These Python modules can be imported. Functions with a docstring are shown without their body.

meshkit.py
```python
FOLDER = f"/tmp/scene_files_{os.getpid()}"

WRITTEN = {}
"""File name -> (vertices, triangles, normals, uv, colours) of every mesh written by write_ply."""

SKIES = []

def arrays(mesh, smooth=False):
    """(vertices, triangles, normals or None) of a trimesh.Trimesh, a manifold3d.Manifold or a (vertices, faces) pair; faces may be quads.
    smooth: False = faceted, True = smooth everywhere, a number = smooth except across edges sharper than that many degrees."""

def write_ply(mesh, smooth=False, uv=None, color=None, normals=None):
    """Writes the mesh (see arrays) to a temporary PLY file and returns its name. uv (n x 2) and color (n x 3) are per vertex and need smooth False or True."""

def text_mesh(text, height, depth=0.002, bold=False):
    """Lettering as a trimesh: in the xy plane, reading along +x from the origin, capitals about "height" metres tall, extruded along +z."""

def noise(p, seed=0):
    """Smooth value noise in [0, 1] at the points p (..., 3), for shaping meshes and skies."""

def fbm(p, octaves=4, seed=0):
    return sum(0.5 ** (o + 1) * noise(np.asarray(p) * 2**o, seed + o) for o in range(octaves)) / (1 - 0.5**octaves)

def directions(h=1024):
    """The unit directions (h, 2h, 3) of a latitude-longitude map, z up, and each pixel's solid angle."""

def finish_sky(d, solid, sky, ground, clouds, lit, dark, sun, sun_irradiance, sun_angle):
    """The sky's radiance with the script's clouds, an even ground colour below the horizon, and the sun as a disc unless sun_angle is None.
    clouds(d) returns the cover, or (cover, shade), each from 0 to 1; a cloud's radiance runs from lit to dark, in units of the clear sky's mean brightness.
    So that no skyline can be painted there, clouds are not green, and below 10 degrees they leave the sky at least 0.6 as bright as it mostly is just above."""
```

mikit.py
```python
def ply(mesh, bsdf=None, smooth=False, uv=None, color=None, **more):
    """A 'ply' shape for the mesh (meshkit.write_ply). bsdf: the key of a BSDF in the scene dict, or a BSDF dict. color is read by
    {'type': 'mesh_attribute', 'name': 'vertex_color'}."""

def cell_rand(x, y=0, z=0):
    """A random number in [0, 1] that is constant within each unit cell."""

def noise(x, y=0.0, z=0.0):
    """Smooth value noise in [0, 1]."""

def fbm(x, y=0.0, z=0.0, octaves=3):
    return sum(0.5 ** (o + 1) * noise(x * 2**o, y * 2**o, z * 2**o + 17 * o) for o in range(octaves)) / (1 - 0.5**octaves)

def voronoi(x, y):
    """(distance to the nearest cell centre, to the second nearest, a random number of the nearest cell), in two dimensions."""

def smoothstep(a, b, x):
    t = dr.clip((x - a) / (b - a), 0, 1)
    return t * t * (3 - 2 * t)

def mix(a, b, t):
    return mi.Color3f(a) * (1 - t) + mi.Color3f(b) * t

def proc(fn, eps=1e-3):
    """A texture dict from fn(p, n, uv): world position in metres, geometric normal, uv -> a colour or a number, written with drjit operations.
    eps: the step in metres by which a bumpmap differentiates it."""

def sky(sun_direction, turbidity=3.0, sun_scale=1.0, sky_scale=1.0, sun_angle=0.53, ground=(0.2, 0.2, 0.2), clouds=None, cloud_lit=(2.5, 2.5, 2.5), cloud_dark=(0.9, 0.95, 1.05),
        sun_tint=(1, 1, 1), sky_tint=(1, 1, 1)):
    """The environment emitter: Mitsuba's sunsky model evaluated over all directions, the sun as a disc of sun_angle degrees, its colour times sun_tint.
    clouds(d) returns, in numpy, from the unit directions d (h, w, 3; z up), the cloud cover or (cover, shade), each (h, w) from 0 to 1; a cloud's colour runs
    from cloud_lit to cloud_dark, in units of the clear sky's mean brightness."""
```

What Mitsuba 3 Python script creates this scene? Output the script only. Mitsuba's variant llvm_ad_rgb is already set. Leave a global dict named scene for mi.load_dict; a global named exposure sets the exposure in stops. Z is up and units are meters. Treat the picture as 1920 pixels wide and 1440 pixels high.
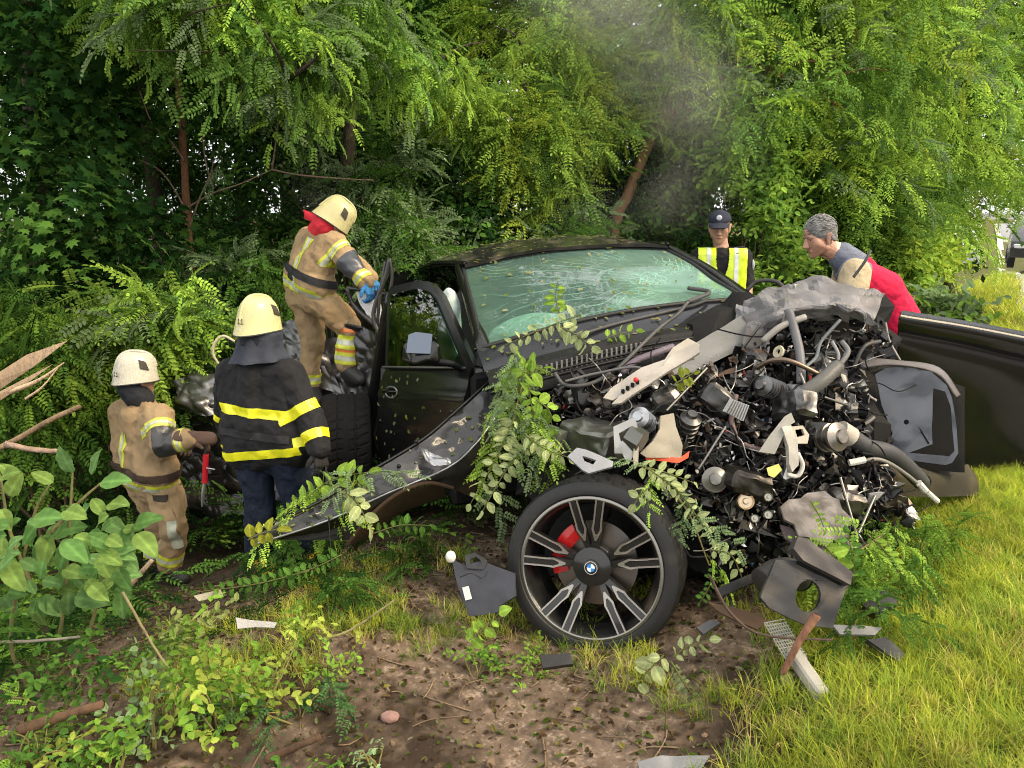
import math, random
import numpy as np, trimesh, drjit as dr, mitsuba as mi, mikit, meshkit
import manifold3d as m3
from manifold3d import Manifold, OpType
from shapely.geometry import Polygon, Point
from shapely import affinity

T = mi.ScalarTransform4f
scene, labels = {}, {}
rng = np.random.default_rng(7)
random.seed(7)

# ------------------------------------------------------------------ camera, sky, exposure
EYE, PITCH, FOV = np.array([0, 0, 1.85]), math.radians(12.7), 68.0
FPX = 960 / math.tan(math.radians(FOV / 2))
scene['camera'] = {'type': 'perspective', 'fov': FOV, 'fov_axis': 'x', 'near_clip': 0.05, 'far_clip': 400.0,
                   'to_world': T().look_at(origin=EYE.tolist(), target=[0, math.cos(PITCH), 1.85 - math.sin(PITCH)], up=[0, 0, 1])}
scene['sky'] = mikit.sky([0.80, -0.38, 0.80], turbidity=3, sun_scale=0.26, sun_angle=30, clouds=lambda d: 1.0,
                         cloud_lit=(1.6, 1.6, 1.58), sun_tint=(1, 0.97, 0.88))
exposure = 3.8

# ------------------------------------------------------------------ helpers
def P(px, py, Y):
    """a world point on the sight line of a photo pixel, at distance Y ahead: used to measure where things stand"""
    d = np.array([(px - 960) / FPX, math.cos(PITCH) + (720 - py) / FPX * math.sin(PITCH), -math.sin(PITCH) + (720 - py) / FPX * math.cos(PITCH)])
    return EYE + d * (Y / d[1])

def sstep(a, b, x):
    t = np.clip((np.asarray(x, float) - a) / (b - a), 0, 1)
    return t * t * (3 - 2 * t)

ROAD_O, ROAD_D = np.array([11.5, 17.0]), np.array([0.525, 0.851])
ROAD_N = np.array([0.851, -0.525])
def road_dist(x, y):
    return (np.asarray(x) - ROAD_O[0]) * ROAD_N[0] + (np.asarray(y) - ROAD_O[1]) * ROAD_N[1]

def ground(x, y, rough=True):
    x, y = np.asarray(x, float), np.asarray(y, float)
    s = -x * 0.75 + (y - 3.2) * 0.66
    z = -0.75 * sstep(0.7, 3.5, s) + 0.5 * sstep(4.5, 9, s)
    r = road_dist(x, y)
    z = z + 0.30 * sstep(-2.4, -0.2, r)
    if rough:
        p = np.stack([x, y, x * 0], -1)
        amp = 1 - sstep(-1.5, -0.5, r)
        z = z + amp * (0.10 * (meshkit.fbm(p * 1.1, 3, 3) - 0.5) + 0.045 * (meshkit.fbm(p * 6, 3, 5) - 0.5))
    return z

def G(x, y): return np.array([x, y, float(ground(x, y))])

def take(name, parent=None):
    base = f'{parent}__{name}' if parent else name
    key, n = base, 0
    while key in scene or key in labels or any(False for _ in ()):
        n += 1
        key = f'{base}_{n:03d}'
    return key

def thing(name, label, cat, group=None, kind=None):
    key = take(name)
    labels[key] = {'label': label, 'category': cat}
    if group: labels[key]['group'] = group
    if kind: labels[key]['kind'] = kind
    return key

def cat_meshes(parts):
    vs, fs, n = [], [], 0
    for v, f in parts:
        vs.append(np.asarray(v, float)); fs.append(np.asarray(f, int) + n); n += len(v)
    return np.vstack(vs), np.vstack(fs)

def as_vf(m):
    if isinstance(m, list): return cat_meshes([as_vf(x) for x in m])
    if hasattr(m, 'to_mesh'):
        q = m.to_mesh(); return np.array(q.vert_properties[:, :3], float), np.array(q.tri_verts, int)
    if hasattr(m, 'vertices'): return np.array(m.vertices), np.array(m.faces)
    v, f = np.asarray(m[0], float), np.asarray(m[1], int)
    if f.shape[1] == 4: f = np.vstack([f[:, [0, 1, 2]], f[:, [0, 2, 3]]])
    return v, f

def shape(mesh, mat, color=(0.5, 0.5, 0.5), smooth=35, vary=0.0, scale=6.0, dirt=None, dirt_amt=0.5, dirt_scale=5.0, **kw):
    """a ply dict; the colour goes into the vertices with some natural variation (grain, dust)"""
    v, f = as_vf(mesh)
    if smooth not in (True, False):
        v, f, _ = meshkit.arrays((v, f), smooth); smooth = True
    c = np.asarray(color, float)
    if c.ndim == 1: c = np.tile(c, (len(v), 1))
    if vary: c = c * (1 + vary * 2 * (meshkit.fbm(v * scale, 3, 11) - 0.5))[:, None]
    if dirt is not None:
        w = sstep(1 - dirt_amt - 0.18, 1 - dirt_amt + 0.18, meshkit.fbm(v * dirt_scale, 4, 23))[:, None]
        c = c * (1 - w) + np.asarray(dirt) * w
    return mikit.ply((v, f), mat, smooth=smooth, color=np.clip(c, 0, 1), **kw)

def add(name, mesh, mat, color=(0.5, 0.5, 0.5), parent=None, label=None, kind=None, **kw):
    key = take(name, parent)
    scene[key] = shape(mesh, mat, color, **kw)
    if label or kind:
        labels[key] = {}
        if label: labels[key]['label'] = label
        if kind: labels[key]['kind'] = kind
    return key

def norm(a):
    a = np.asarray(a, float); return a / (np.linalg.norm(a) + 1e-12)

def frame(x, up=(0, 0, 1)):
    """3x3 with columns: x direction, side, up-ish"""
    x = norm(x); u = np.asarray(up, float)
    if abs(np.dot(x, norm(u))) > 0.97: u = np.array([0.3, 1, 0.2])
    y = norm(np.cross(u, x)); return np.stack([x, y, np.cross(x, y)], 1)

def smooth_path(pts, n=None, per=6):
    """Catmull-Rom through the points"""
    p = np.asarray(pts, float)
    if len(p) < 3: 
        t = np.linspace(0, 1, n or per)[:, None]; return p[0] * (1 - t) + p[-1] * t
    q = np.vstack([2 * p[0] - p[1], p, 2 * p[-1] - p[-2]])
    out = []
    for i in range(len(p) - 1):
        a, b, c, d = q[i:i + 4]
        for t in np.linspace(0, 1, per, endpoint=False):
            out.append(0.5 * (2 * b + (c - a) * t + (2 * a - 5 * b + 4 * c - d) * t * t + (3 * b - a - 3 * c + d) * t ** 3))
    out.append(p[-1])
    return np.array(out)

def tube(pts, r, sides=8, cap=True, flat=1.0):
    p = np.asarray(pts, float); n = len(p)
    r = np.broadcast_to(np.asarray(r, float), (n,)) if np.ndim(r) == 0 or len(np.atleast_1d(r)) == n else np.interp(np.linspace(0, 1, n), np.linspace(0, 1, len(r)), r)
    t = np.gradient(p, axis=0); t /= np.linalg.norm(t, axis=1, keepdims=True) + 1e-12
    a = np.zeros_like(p)
    prev = np.cross(t[0], [0, 0, 1.0] if abs(t[0][2]) < 0.9 else [1.0, 0, 0])
    for i in range(n):
        prev = norm(prev - np.dot(prev, t[i]) * t[i]); a[i] = prev
    b = np.cross(t, a)
    ang = np.arange(sides) * 2 * np.pi / sides
    v = (p[:, None] + r[:, None, None] * (np.cos(ang)[None, :, None] * a[:, None] + flat * np.sin(ang)[None, :, None] * b[:, None])).reshape(-1, 3)
    i, j = np.meshgrid(np.arange(n - 1), np.arange(sides), indexing='ij')
    q = np.stack([i * sides + j, i * sides + (j + 1) % sides, (i + 1) * sides + (j + 1) % sides, (i + 1) * sides + j], -1).reshape(-1, 4)
    f = np.vstack([q[:, [0, 1, 2]], q[:, [0, 2, 3]]])
    if cap:
        v = np.vstack([v, p[:1], p[-1:]]); k = np.arange(sides); m = len(v) - 2
        f = np.vstack([f, np.stack([(k + 1) % sides, k, k * 0 + m], 1), np.stack([k + (n - 1) * sides, (k + 1) % sides + (n - 1) * sides, k * 0 + m + 1], 1)])
    return v, f

def sheet(grid, thick=0.004):
    """a closed sheet of metal from a grid of points (nu, nv, 3)"""
    g = np.asarray(grid, float); nu, nv = g.shape[:2]
    n = np.cross(np.gradient(g, axis=0), np.gradient(g, axis=1)); n /= np.linalg.norm(n, axis=-1, keepdims=True) + 1e-12
    v = np.vstack([(g + n * thick / 2).reshape(-1, 3), (g - n * thick / 2).reshape(-1, 3)])
    i, j = np.meshgrid(np.arange(nu - 1), np.arange(nv - 1), indexing='ij')
    a, N = (i * nv + j).ravel(), nu * nv
    q = np.stack([a, a + nv, a + nv + 1, a + 1], 1)
    q2 = (q + N)[:, ::-1]
    edge = [k for k in range(nv)] + [i * nv + nv - 1 for i in range(1, nu)] + [(nu - 1) * nv + k for k in range(nv - 2, -1, -1)] + [i * nv for i in range(nu - 2, 0, -1)]
    e = np.array(edge); e2 = np.roll(e, -1)
    q3 = np.stack([e, e2, e2 + N, e + N], 1)
    return as_vf((v, np.vstack([q, q2, q3])))

def bilerp(c, nu, nv):
    """grid between 4 corners (00, 10, 11, 01)"""
    a, b, cc, d = [np.asarray(x, float) for x in c]
    u, v = np.meshgrid(np.linspace(0, 1, nu), np.linspace(0, 1, nv), indexing='ij'); u, v = u[..., None], v[..., None]
    return (a * (1 - u) + b * u) * (1 - v) + (d * (1 - u) + cc * u) * v

def loft(rows, per=6):
    """grid through rows of points, smoothed along the rows"""
    return np.array([smooth_path(r, per=per) for r in rows])

def box(size, bevel=0.0, M=None, at=(0, 0, 0)):
    sx, sy, sz = np.asarray(size, float) / 2
    if bevel:
        b = min(bevel, sx * .9, sy * .9, sz * .9)
        pts = np.array([[x * a, y * bb, z * c] for a, bb, c in ((sx - b, sy - b, sz), (sx - b, sy, sz - b), (sx, sy - b, sz - b)) for x in (-1, 1) for y in (-1, 1) for z in (-1, 1)])
        h = Manifold.hull_points(pts); v, f = as_vf(h)
    else:
        m = trimesh.creation.box((2 * sx, 2 * sy, 2 * sz)); v, f = np.array(m.vertices), np.array(m.faces)
    if M is not None: v = v @ np.asarray(M).T
    return v + np.asarray(at), f

def prism(poly, thick, M, at, engine='earcut'):
    """extrude a shapely polygon along local z"""
    m = trimesh.creation.extrude_polygon(poly, thick, engine=engine)
    return np.array(m.vertices) @ np.asarray(M).T + np.asarray(at), np.array(m.faces)

def lathe(profile, n=32, M=None, at=(0, 0, 0)):
    """revolve (r, z) points about z"""
    pr = np.asarray(profile, float); k = len(pr); ang = np.arange(n) * 2 * np.pi / n
    v = np.stack([pr[None, :, 0] * np.cos(ang)[:, None], pr[None, :, 0] * np.sin(ang)[:, None], np.broadcast_to(pr[None, :, 1], (n, k))], -1).reshape(-1, 3)
    i, j = np.meshgrid(np.arange(n), np.arange(k - 1), indexing='ij'); i2 = (i + 1) % n
    q = np.stack([i * k + j, i2 * k + j, i2 * k + j + 1, i * k + j + 1], -1).reshape(-1, 4)
    v, f = as_vf((v, q))
    if M is not None: v = v @ np.asarray(M).T
    return v + np.asarray(at), f

def sphere(r, at, sub=2, scale=(1, 1, 1), M=None):
    s = trimesh.creation.icosphere(sub, 1.0); v = np.array(s.vertices) * np.asarray(scale) * r
    if M is not None: v = v @ np.asarray(M).T
    return v + np.asarray(at), np.array(s.faces)

def bake(tv, tf, M, off, tint=None, tj=None):
    """copies of a template: M (n,3,3), off (n,3), tint (n,3) -> v, f, colours"""
    n = len(M)
    v = (np.einsum('kij,nj->kni', M, tv) + off[:, None]).reshape(-1, 3)
    f = (tf[None] + (np.arange(n) * len(tv))[:, None, None]).reshape(-1, 3)
    c = None
    if tint is not None:
        c = (tint[:, None] * (tj[None, :, None] if tj is not None else 1)) * np.ones((n, len(tv), 1))
        c = c.reshape(-1, 3)
    return v, f, c

def merge(parts):
    vs, fs, cs, n = [], [], [], 0
    for v, f, c in parts:
        vs.append(v); fs.append(f + n); cs.append(c); n += len(v)
    return np.vstack(vs), np.vstack(fs), np.vstack(cs)

def frames_from(d, roll):
    """many frames: x along d, z as near up as it goes, rolled"""
    d = d / (np.linalg.norm(d, axis=1, keepdims=True) + 1e-9)
    up = np.tile([0, 0, 1.0], (len(d), 1)); up[np.abs(d[:, 2]) > 0.95] = [0.2, 1, 0.1]
    y = np.cross(up, d); y /= np.linalg.norm(y, axis=1, keepdims=True); z = np.cross(d, y)
    c, s = np.cos(roll)[:, None], np.sin(roll)[:, None]
    return np.stack([d, y * c + z * s, z * c - y * s], 2)

# ------------------------------------------------------------------ materials
VC = {'type': 'mesh_attribute', 'name': 'vertex_color'}
def principled(**k):
    return {'type': 'twosided', 'bsdf': {'type': 'principled', 'base_color': VC, **k}}
def bumped(b, fn, scale, eps=0.002):
    return {'type': 'twosided', 'bsdf': {'type': 'bumpmap', 'arbitrary': mikit.proc(fn, eps), 'scale': scale, 'bsdf': b['bsdf']}}
scene['leaf'] = {'type': 'principledthin', 'base_color': VC, 'roughness': 0.42, 'diff_trans': 0.95, 'eta': 1.45, 'spec_trans': 0.0}
scene['plastic'] = principled(roughness=0.42, specular=0.25)
scene['matt'] = principled(roughness=0.8, specular=0.2)
scene['paint'] = principled(roughness=0.14, specular=0.3, clearcoat=0.6, clearcoat_gloss=0.96)
scene['metal'] = principled(roughness=0.36, metallic=0.85, specular=0.5)
scene['chrome'] = principled(roughness=0.06, metallic=1.0)
scene['bark'] = bumped(principled(roughness=0.9, specular=0.2), lambda p, n, uv: mikit.fbm(p.x * 40, p.y * 40, p.z * 9, octaves=3), 0.02)
scene['cloth'] = bumped(principled(roughness=0.85, specular=0.25, sheen=0.3), lambda p, n, uv: mikit.fbm(p.x * 26, p.y * 26, p.z * 26, octaves=4), 0.012)
scene['skin'] = principled(roughness=0.5, specular=0.4)
scene['stripe'] = principled(roughness=0.35, specular=0.6)
scene['rubber'] = principled(roughness=0.55, specular=0.4)
# ------------------------------------------------------------------ ground, grass, road
def graded(lo, hi, a, b, fine, grow=1.18):
    mid = list(np.arange(a, b + fine / 2, fine)); s = fine
    left, right = [], []
    x = a
    while x > lo: s *= grow; x -= s; left.append(x)
    s, x = fine, b
    while x < hi: s *= grow; x += s; right.append(x)
    return np.array(left[::-1] + mid + right)

GX, GY = graded(-120, 160, -4.2, 5.0, 0.035), graded(-40, 220, 1.5, 7.0, 0.035)
gx, gy = np.meshgrid(GX, GY, indexing='ij')
gz = ground(gx, gy)
def grass_cover(x, y):
    """1 where the verge is grassy, 0 on the bare or leafy soil"""
    x, y = np.asarray(x, float), np.asarray(y, float)
    p = np.stack([x, y, x * 0], -1)
    edge = x - np.where(y < 3.0, 0.60 + 0.50 * (y - 1.9), 1.15 + 0.18 * (y - 3.0)) + 0.35 * (meshkit.fbm(p * 3, 3, 9) - 0.5)
    return sstep(-0.12, 0.3, edge)

def soil_fn(p, n, uv):
    a = mikit.fbm(p.x * 3.1, p.y * 3.1, p.z, octaves=4)
    b = mikit.fbm(p.x * 23, p.y * 23, p.z * 23, octaves=4)
    c = mikit.noise(p.x * 120, p.y * 120, p.z * 120)
    col = mikit.mix([0.030, 0.020, 0.013], [0.15, 0.108, 0.078], mikit.smoothstep(0.3, 0.7, a * 0.55 + b * 0.45))
    col = mikit.mix(col, [0.32, 0.25, 0.19], 0.6 * mikit.smoothstep(0.52, 0.72, b * 0.6 + c * 0.4) * mikit.smoothstep(0.40, 0.6, a))
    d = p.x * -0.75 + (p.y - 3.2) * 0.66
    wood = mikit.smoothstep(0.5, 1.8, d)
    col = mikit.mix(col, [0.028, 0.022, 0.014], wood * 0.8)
    e = p.x - 0.85 - 0.25 * (p.y - 1.9)
    green = mikit.smoothstep(0.1, 0.7, e + 0.5 * (a - 0.5))
    return mikit.mix(col, mikit.mix([0.045, 0.055, 0.015], [0.12, 0.115, 0.04], b), green * 0.85)
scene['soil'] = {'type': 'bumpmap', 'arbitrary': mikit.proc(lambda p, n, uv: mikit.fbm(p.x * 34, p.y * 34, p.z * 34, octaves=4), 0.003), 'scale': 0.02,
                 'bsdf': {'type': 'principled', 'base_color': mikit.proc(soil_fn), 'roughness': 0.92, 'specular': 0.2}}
nx, ny = gx.shape
ii, jj = np.meshgrid(np.arange(nx - 1), np.arange(ny - 1), indexing='ij')
q = np.stack([ii * ny + jj, (ii + 1) * ny + jj, (ii + 1) * ny + jj + 1, ii * ny + jj + 1], -1).reshape(-1, 4)
scene['ground'] = mikit.ply((np.stack([gx, gy, gz], -1).reshape(-1, 3), q), 'soil', smooth=True)
labels['ground'] = {'kind': 'structure', 'label': 'bare brown soil and verge that falls away into the trees'}

# road far right, along the wood
def rp(d, t, dz): 
    p = ROAD_O + ROAD_N * d + ROAD_D * t
    return [p[0], p[1], float(ground(p[0], p[1], False)) + dz]
tt = np.linspace(-60, 140, 60)
road = np.array([[rp(d, t, 0.006 if d < 7.9 else 0.006) for d in (0, 2, 4, 6, 8)] for t in tt])
road[:, 0, 2] -= 0.05; 
add('road', sheet(road, 0.02), 'matt', (0.19, 0.19, 0.20), smooth=False, vary=0.25, scale=3, kind='structure', label='grey asphalt road running off at the far right')
add('road_edge', sheet(np.array([[rp(d, t, 0.02 + 0.02 * (k == 1)) for k, d in enumerate((-0.35, -0.2, -0.02))] for t in tt]), 0.03), 'matt', (0.30, 0.29, 0.27), smooth=False, vary=0.5, scale=5, kind='structure', label='pale gravelly edge of the asphalt road')

# grass: clumps of curved blades
def clump(n, h, spread, r):
    vs, fs, tj = [], [], []
    for k in range(n):
        a, b = r.uniform(0, 6.28), r.uniform(0, 6.28)
        o = np.array([math.cos(b), math.sin(b), 0]) * spread * math.sqrt(r.random())
        d = np.array([math.cos(a), math.sin(a), 0]); s = np.array([-d[1], d[0], 0])
        hh = h * r.uniform(0.5, 1.15); lean = r.uniform(0.25, 1.1); w = 0.0023 * r.uniform(0.7, 1.5)
        pts = [o + d * hh * lean * t ** 1.7 + np.array([0, 0, hh * (t - 0.28 * lean * t * t)]) for t in (0, 0.55, 1.0)]
        m = len(vs)
        vs += [pts[0] - s * w, pts[0] + s * w, pts[1] - s * w * 0.8, pts[1] + s * w * 0.8, pts[2]]
        fs += [[m, m + 1, m + 3], [m, m + 3, m + 2], [m + 2, m + 3, m + 4]]
        tj += [r.uniform(0.65, 1.3)] * 5
    return np.array(vs), np.array(fs), np.array(tj)
rg = np.random.default_rng(21)
GRASS = np.array([[0.40, 0.48, 0.06], [0.50, 0.54, 0.07], [0.20, 0.31, 0.05], [0.62, 0.54, 0.17], [0.28, 0.40, 0.065]])
def grass_patch(xs, ys, h, templates, lo=0.8, hi=1.3, weights=(0.32, 0.26, 0.16, 0.12, 0.14), wide=1.0):
    out = []
    z = ground(xs, ys)
    which = rg.integers(0, len(templates), len(xs))
    col = GRASS[rg.choice(5, len(xs), p=weights)] * rg.uniform(0.8, 1.25, (len(xs), 1))
    tone = meshkit.fbm(np.stack([xs, ys, xs * 0], -1) * 1.7, 3, 31)[:, None]
    col = col * (0.55 + 0.9 * tone) 
    for k, (tv, tf, tj) in enumerate(templates):
        m = which == k
        if not m.any(): continue
        s = rg.uniform(lo, hi, m.sum()) * h; a = rg.uniform(0, 6.28, m.sum())
        M = np.zeros((m.sum(), 3, 3)); M[:, 0, 0] = np.cos(a) * s * wide; M[:, 0, 1] = -np.sin(a) * s * wide; M[:, 1, 0] = np.sin(a) * s * wide; M[:, 1, 1] = np.cos(a) * s * wide; M[:, 2, 2] = s
        out.append(bake(tv, tf, M, np.stack([xs[m], ys[m], z[m] - 0.004], 1), col[m], tj))
    return out
ct = [clump(22, 0.16, 0.055, rg) for _ in range(5)]
def scatter(n, x0, x1, y0, y1, keep):
    x, y = rg.uniform(x0, x1, n), rg.uniform(y0, y1, n)
    m = keep(x, y) > rg.random(n)
    return x[m], y[m]
x1, y1 = scatter(15000, 0.4, 4.4, 1.6, 5.2, grass_cover)
m = (np.hypot(x1 - 0.34, y1 - 3.2) > 0.5) & (road_dist(x1, y1) < -0.36 + 0.1 * rg.normal(size=len(x1)))
near = grass_patch(x1[m], y1[m], 0.56, ct)
x2, y2 = scatter(2200, -1.6, 1.3, 1.75, 3.9, lambda x, y: (1 - grass_cover(x, y)) * sstep(0.50, 0.66, meshkit.fbm(np.stack([x, y, x * 0], -1) * 2.2, 3, 41)))
near += grass_patch(x2, y2, 0.5, ct, weights=(0.15, 0.25, 0.3, 0.2, 0.1))
x3, y3 = scatter(9000, 1.5, 13, 5.2, 22, lambda x, y: sstep(0.3, 1.5, x - 0.30 * y - 0.4 + 0.0 * y) * (road_dist(x, y) < -0.3))
far = grass_patch(x3, y3, 1.5, ct[:3], weights=(0.4, 0.3, 0.1, 0.12, 0.08), wide=1.6)
gv, gf, gc = merge(near + far)
scene['grass'] = mikit.ply((gv, gf), 'leaf', smooth=False, color=np.clip(gc, 0, 1))
labels['grass'] = {'label': 'tangled yellow green grass of the verge beside the wreck', 'category': 'grass', 'kind': 'stuff'}
# ------------------------------------------------------------------ leaves and trees
def leaflet(L, w, hexa=True, fold=0.12):
    """a leaf in local x (along), y (across)"""
    if hexa:
        v = np.array([[0, 0, 0], [0.28 * L, w * .5, fold * w], [0.72 * L, w * .46, fold * w], [L, 0, -0.06 * L], [0.72 * L, -w * .46, fold * w], [0.28 * L, -w * .5, fold * w]])
        f = np.array([[0, 2, 1], [0, 3, 2], [0, 4, 3], [0, 5, 4]])[:, ::-1]
    else:
        v = np.array([[0, 0, 0], [0.5 * L, w * .5, fold * w], [L, 0, 0], [0.5 * L, -w * .5, fold * w]])
        f = np.array([[0, 1, 2], [0, 2, 3]])
    return v, f

def frond(r, npair=7, L=0.2, ll=0.042, lw=0.019, droop=0.35, hexa=True):
    vs, fs, tj, n = [], [], [], 0
    def put(v, f, j):
        nonlocal n
        vs.append(v); fs.append(f + n); tj.append(np.full(len(v), j)); n += len(v)
    for k in range(npair + 1):
        t = 0.18 + 0.82 * k / npair
        o = np.array([t * L, 0, -droop * L * t * t]); tang = norm([1, 0, -2 * droop * t])
        sides = (1, -1) if k < npair else (0,)
        for sd in sides:
            d = norm(tang * (0.42 if sd else 1) + np.array([0, sd * 0.9, r.uniform(-0.35, 0.1)]))
            lv, lf = leaflet(ll * r.uniform(0.8, 1.12) * (1 - 0.25 * abs(t - 0.6)), lw * r.uniform(0.85, 1.1), hexa)
            R = frame(d, norm([r.uniform(-.3, .3), r.uniform(-.3, .3), 1]))
            put(lv @ R.T + o, lf, r.uniform(0.75, 1.25))
    rv = np.array([[0, 0, 0.001], [0, 0.0025, 0], [L, 0, -droop * L], [L * .5, 0, -droop * L * .25]])
    put(rv, np.array([[0, 1, 3], [1, 2, 3]]), 0.8)
    return np.vstack(vs), np.vstack(fs), np.concatenate(tj)

def spray(r, nf=9, SL=0.6, hexa=False, **kw):
    """a twig with fronds set alternately"""
    vs, fs, tj, n = [], [], [], 0
    for k in range(nf):
        t = 0.12 + 0.88 * k / (nf - 1)
        o = np.array([t * SL, r.uniform(-.03, .03), -0.22 * SL * t * t + r.uniform(-.03, .03)])
        sd = 1 if k % 2 else -1
        d = norm([r.uniform(.35, .9), sd * r.uniform(.35, .95) if k < nf - 1 else r.uniform(-.2, .2), r.uniform(-.45, .25)])
        v, f, j = frond(r, hexa=hexa, droop=r.uniform(.2, .55), **kw)
        R = frame(d, norm([r.uniform(-.4, .4), r.uniform(-.4, .4), 1]))
        vs.append(v @ R.T + o); fs.append(f + n); tj.append(j * r.uniform(.85, 1.15)); n += len(v)
    v, f = tube(smooth_path([[0, 0, 0], [SL * .5, 0, -.055 * SL], [SL, 0, -.22 * SL]], per=2), [0.004, 0.0015], 3, cap=False)
    vs.append(v); fs.append(f + n); tj.append(np.full(len(v), 0.45))
    return np.vstack(vs), np.vstack(fs), np.concatenate(tj)

rt = np.random.default_rng(5)
SPRAY_NEAR = [spray(rt, 9, 0.55, True, npair=7) for _ in range(4)]
SPRAY_MID = [spray(rt, 9, 0.6, False, npair=6, ll=0.048, lw=0.022) for _ in range(5)]
SPRAY_FAR = [spray(rt, 7, 0.75, False, npair=4, L=0.28, ll=0.085, lw=0.042) for _ in range(4)]
def maple_leaf(s):
    a = np.radians([-180, -150, -118, -88, -62, -40, -22, 0, 22, 40, 62, 88, 118, 150])
    rr = np.array([0.12, 0.42, 0.36, 0.72, 0.45, 0.86, 0.55, 1.0, 0.55, 0.86, 0.45, 0.72, 0.36, 0.42]) * s
    v = np.vstack([[[0, 0, 0]], np.stack([np.cos(a) * rr + 0.12 * s, np.sin(a) * rr, -0.18 * rr * np.abs(np.sin(a)) - 0.08 * rr], 1)])
    k = np.arange(14)
    return v, np.stack([k * 0, k + 1, (k + 1) % 14 + 1], 1)
def maple_spray(r):
    vs, fs, tj, n = [], [], [], 0
    for k in range(7):
        t = 0.1 + 0.15 * k; sd = 1 if k % 2 else -1
        v, f = maple_leaf(r.uniform(.06, .095))
        R = frame(norm([.7, sd * r.uniform(.2, .9), r.uniform(-.4, .1)]), norm([r.uniform(-.4, .4), r.uniform(-.4, .4), 1]))
        vs.append(v @ R.T + np.array([t * .5, sd * .06, -0.12 * t * t])); fs.append(f + n); tj.append(np.full(len(v), r.uniform(.7, 1.25))); n += len(v)
    return np.vstack(vs), np.vstack(fs), np.concatenate(tj)
SPRAY_MAPLE = [maple_spray(rt) for _ in range(4)]
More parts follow.
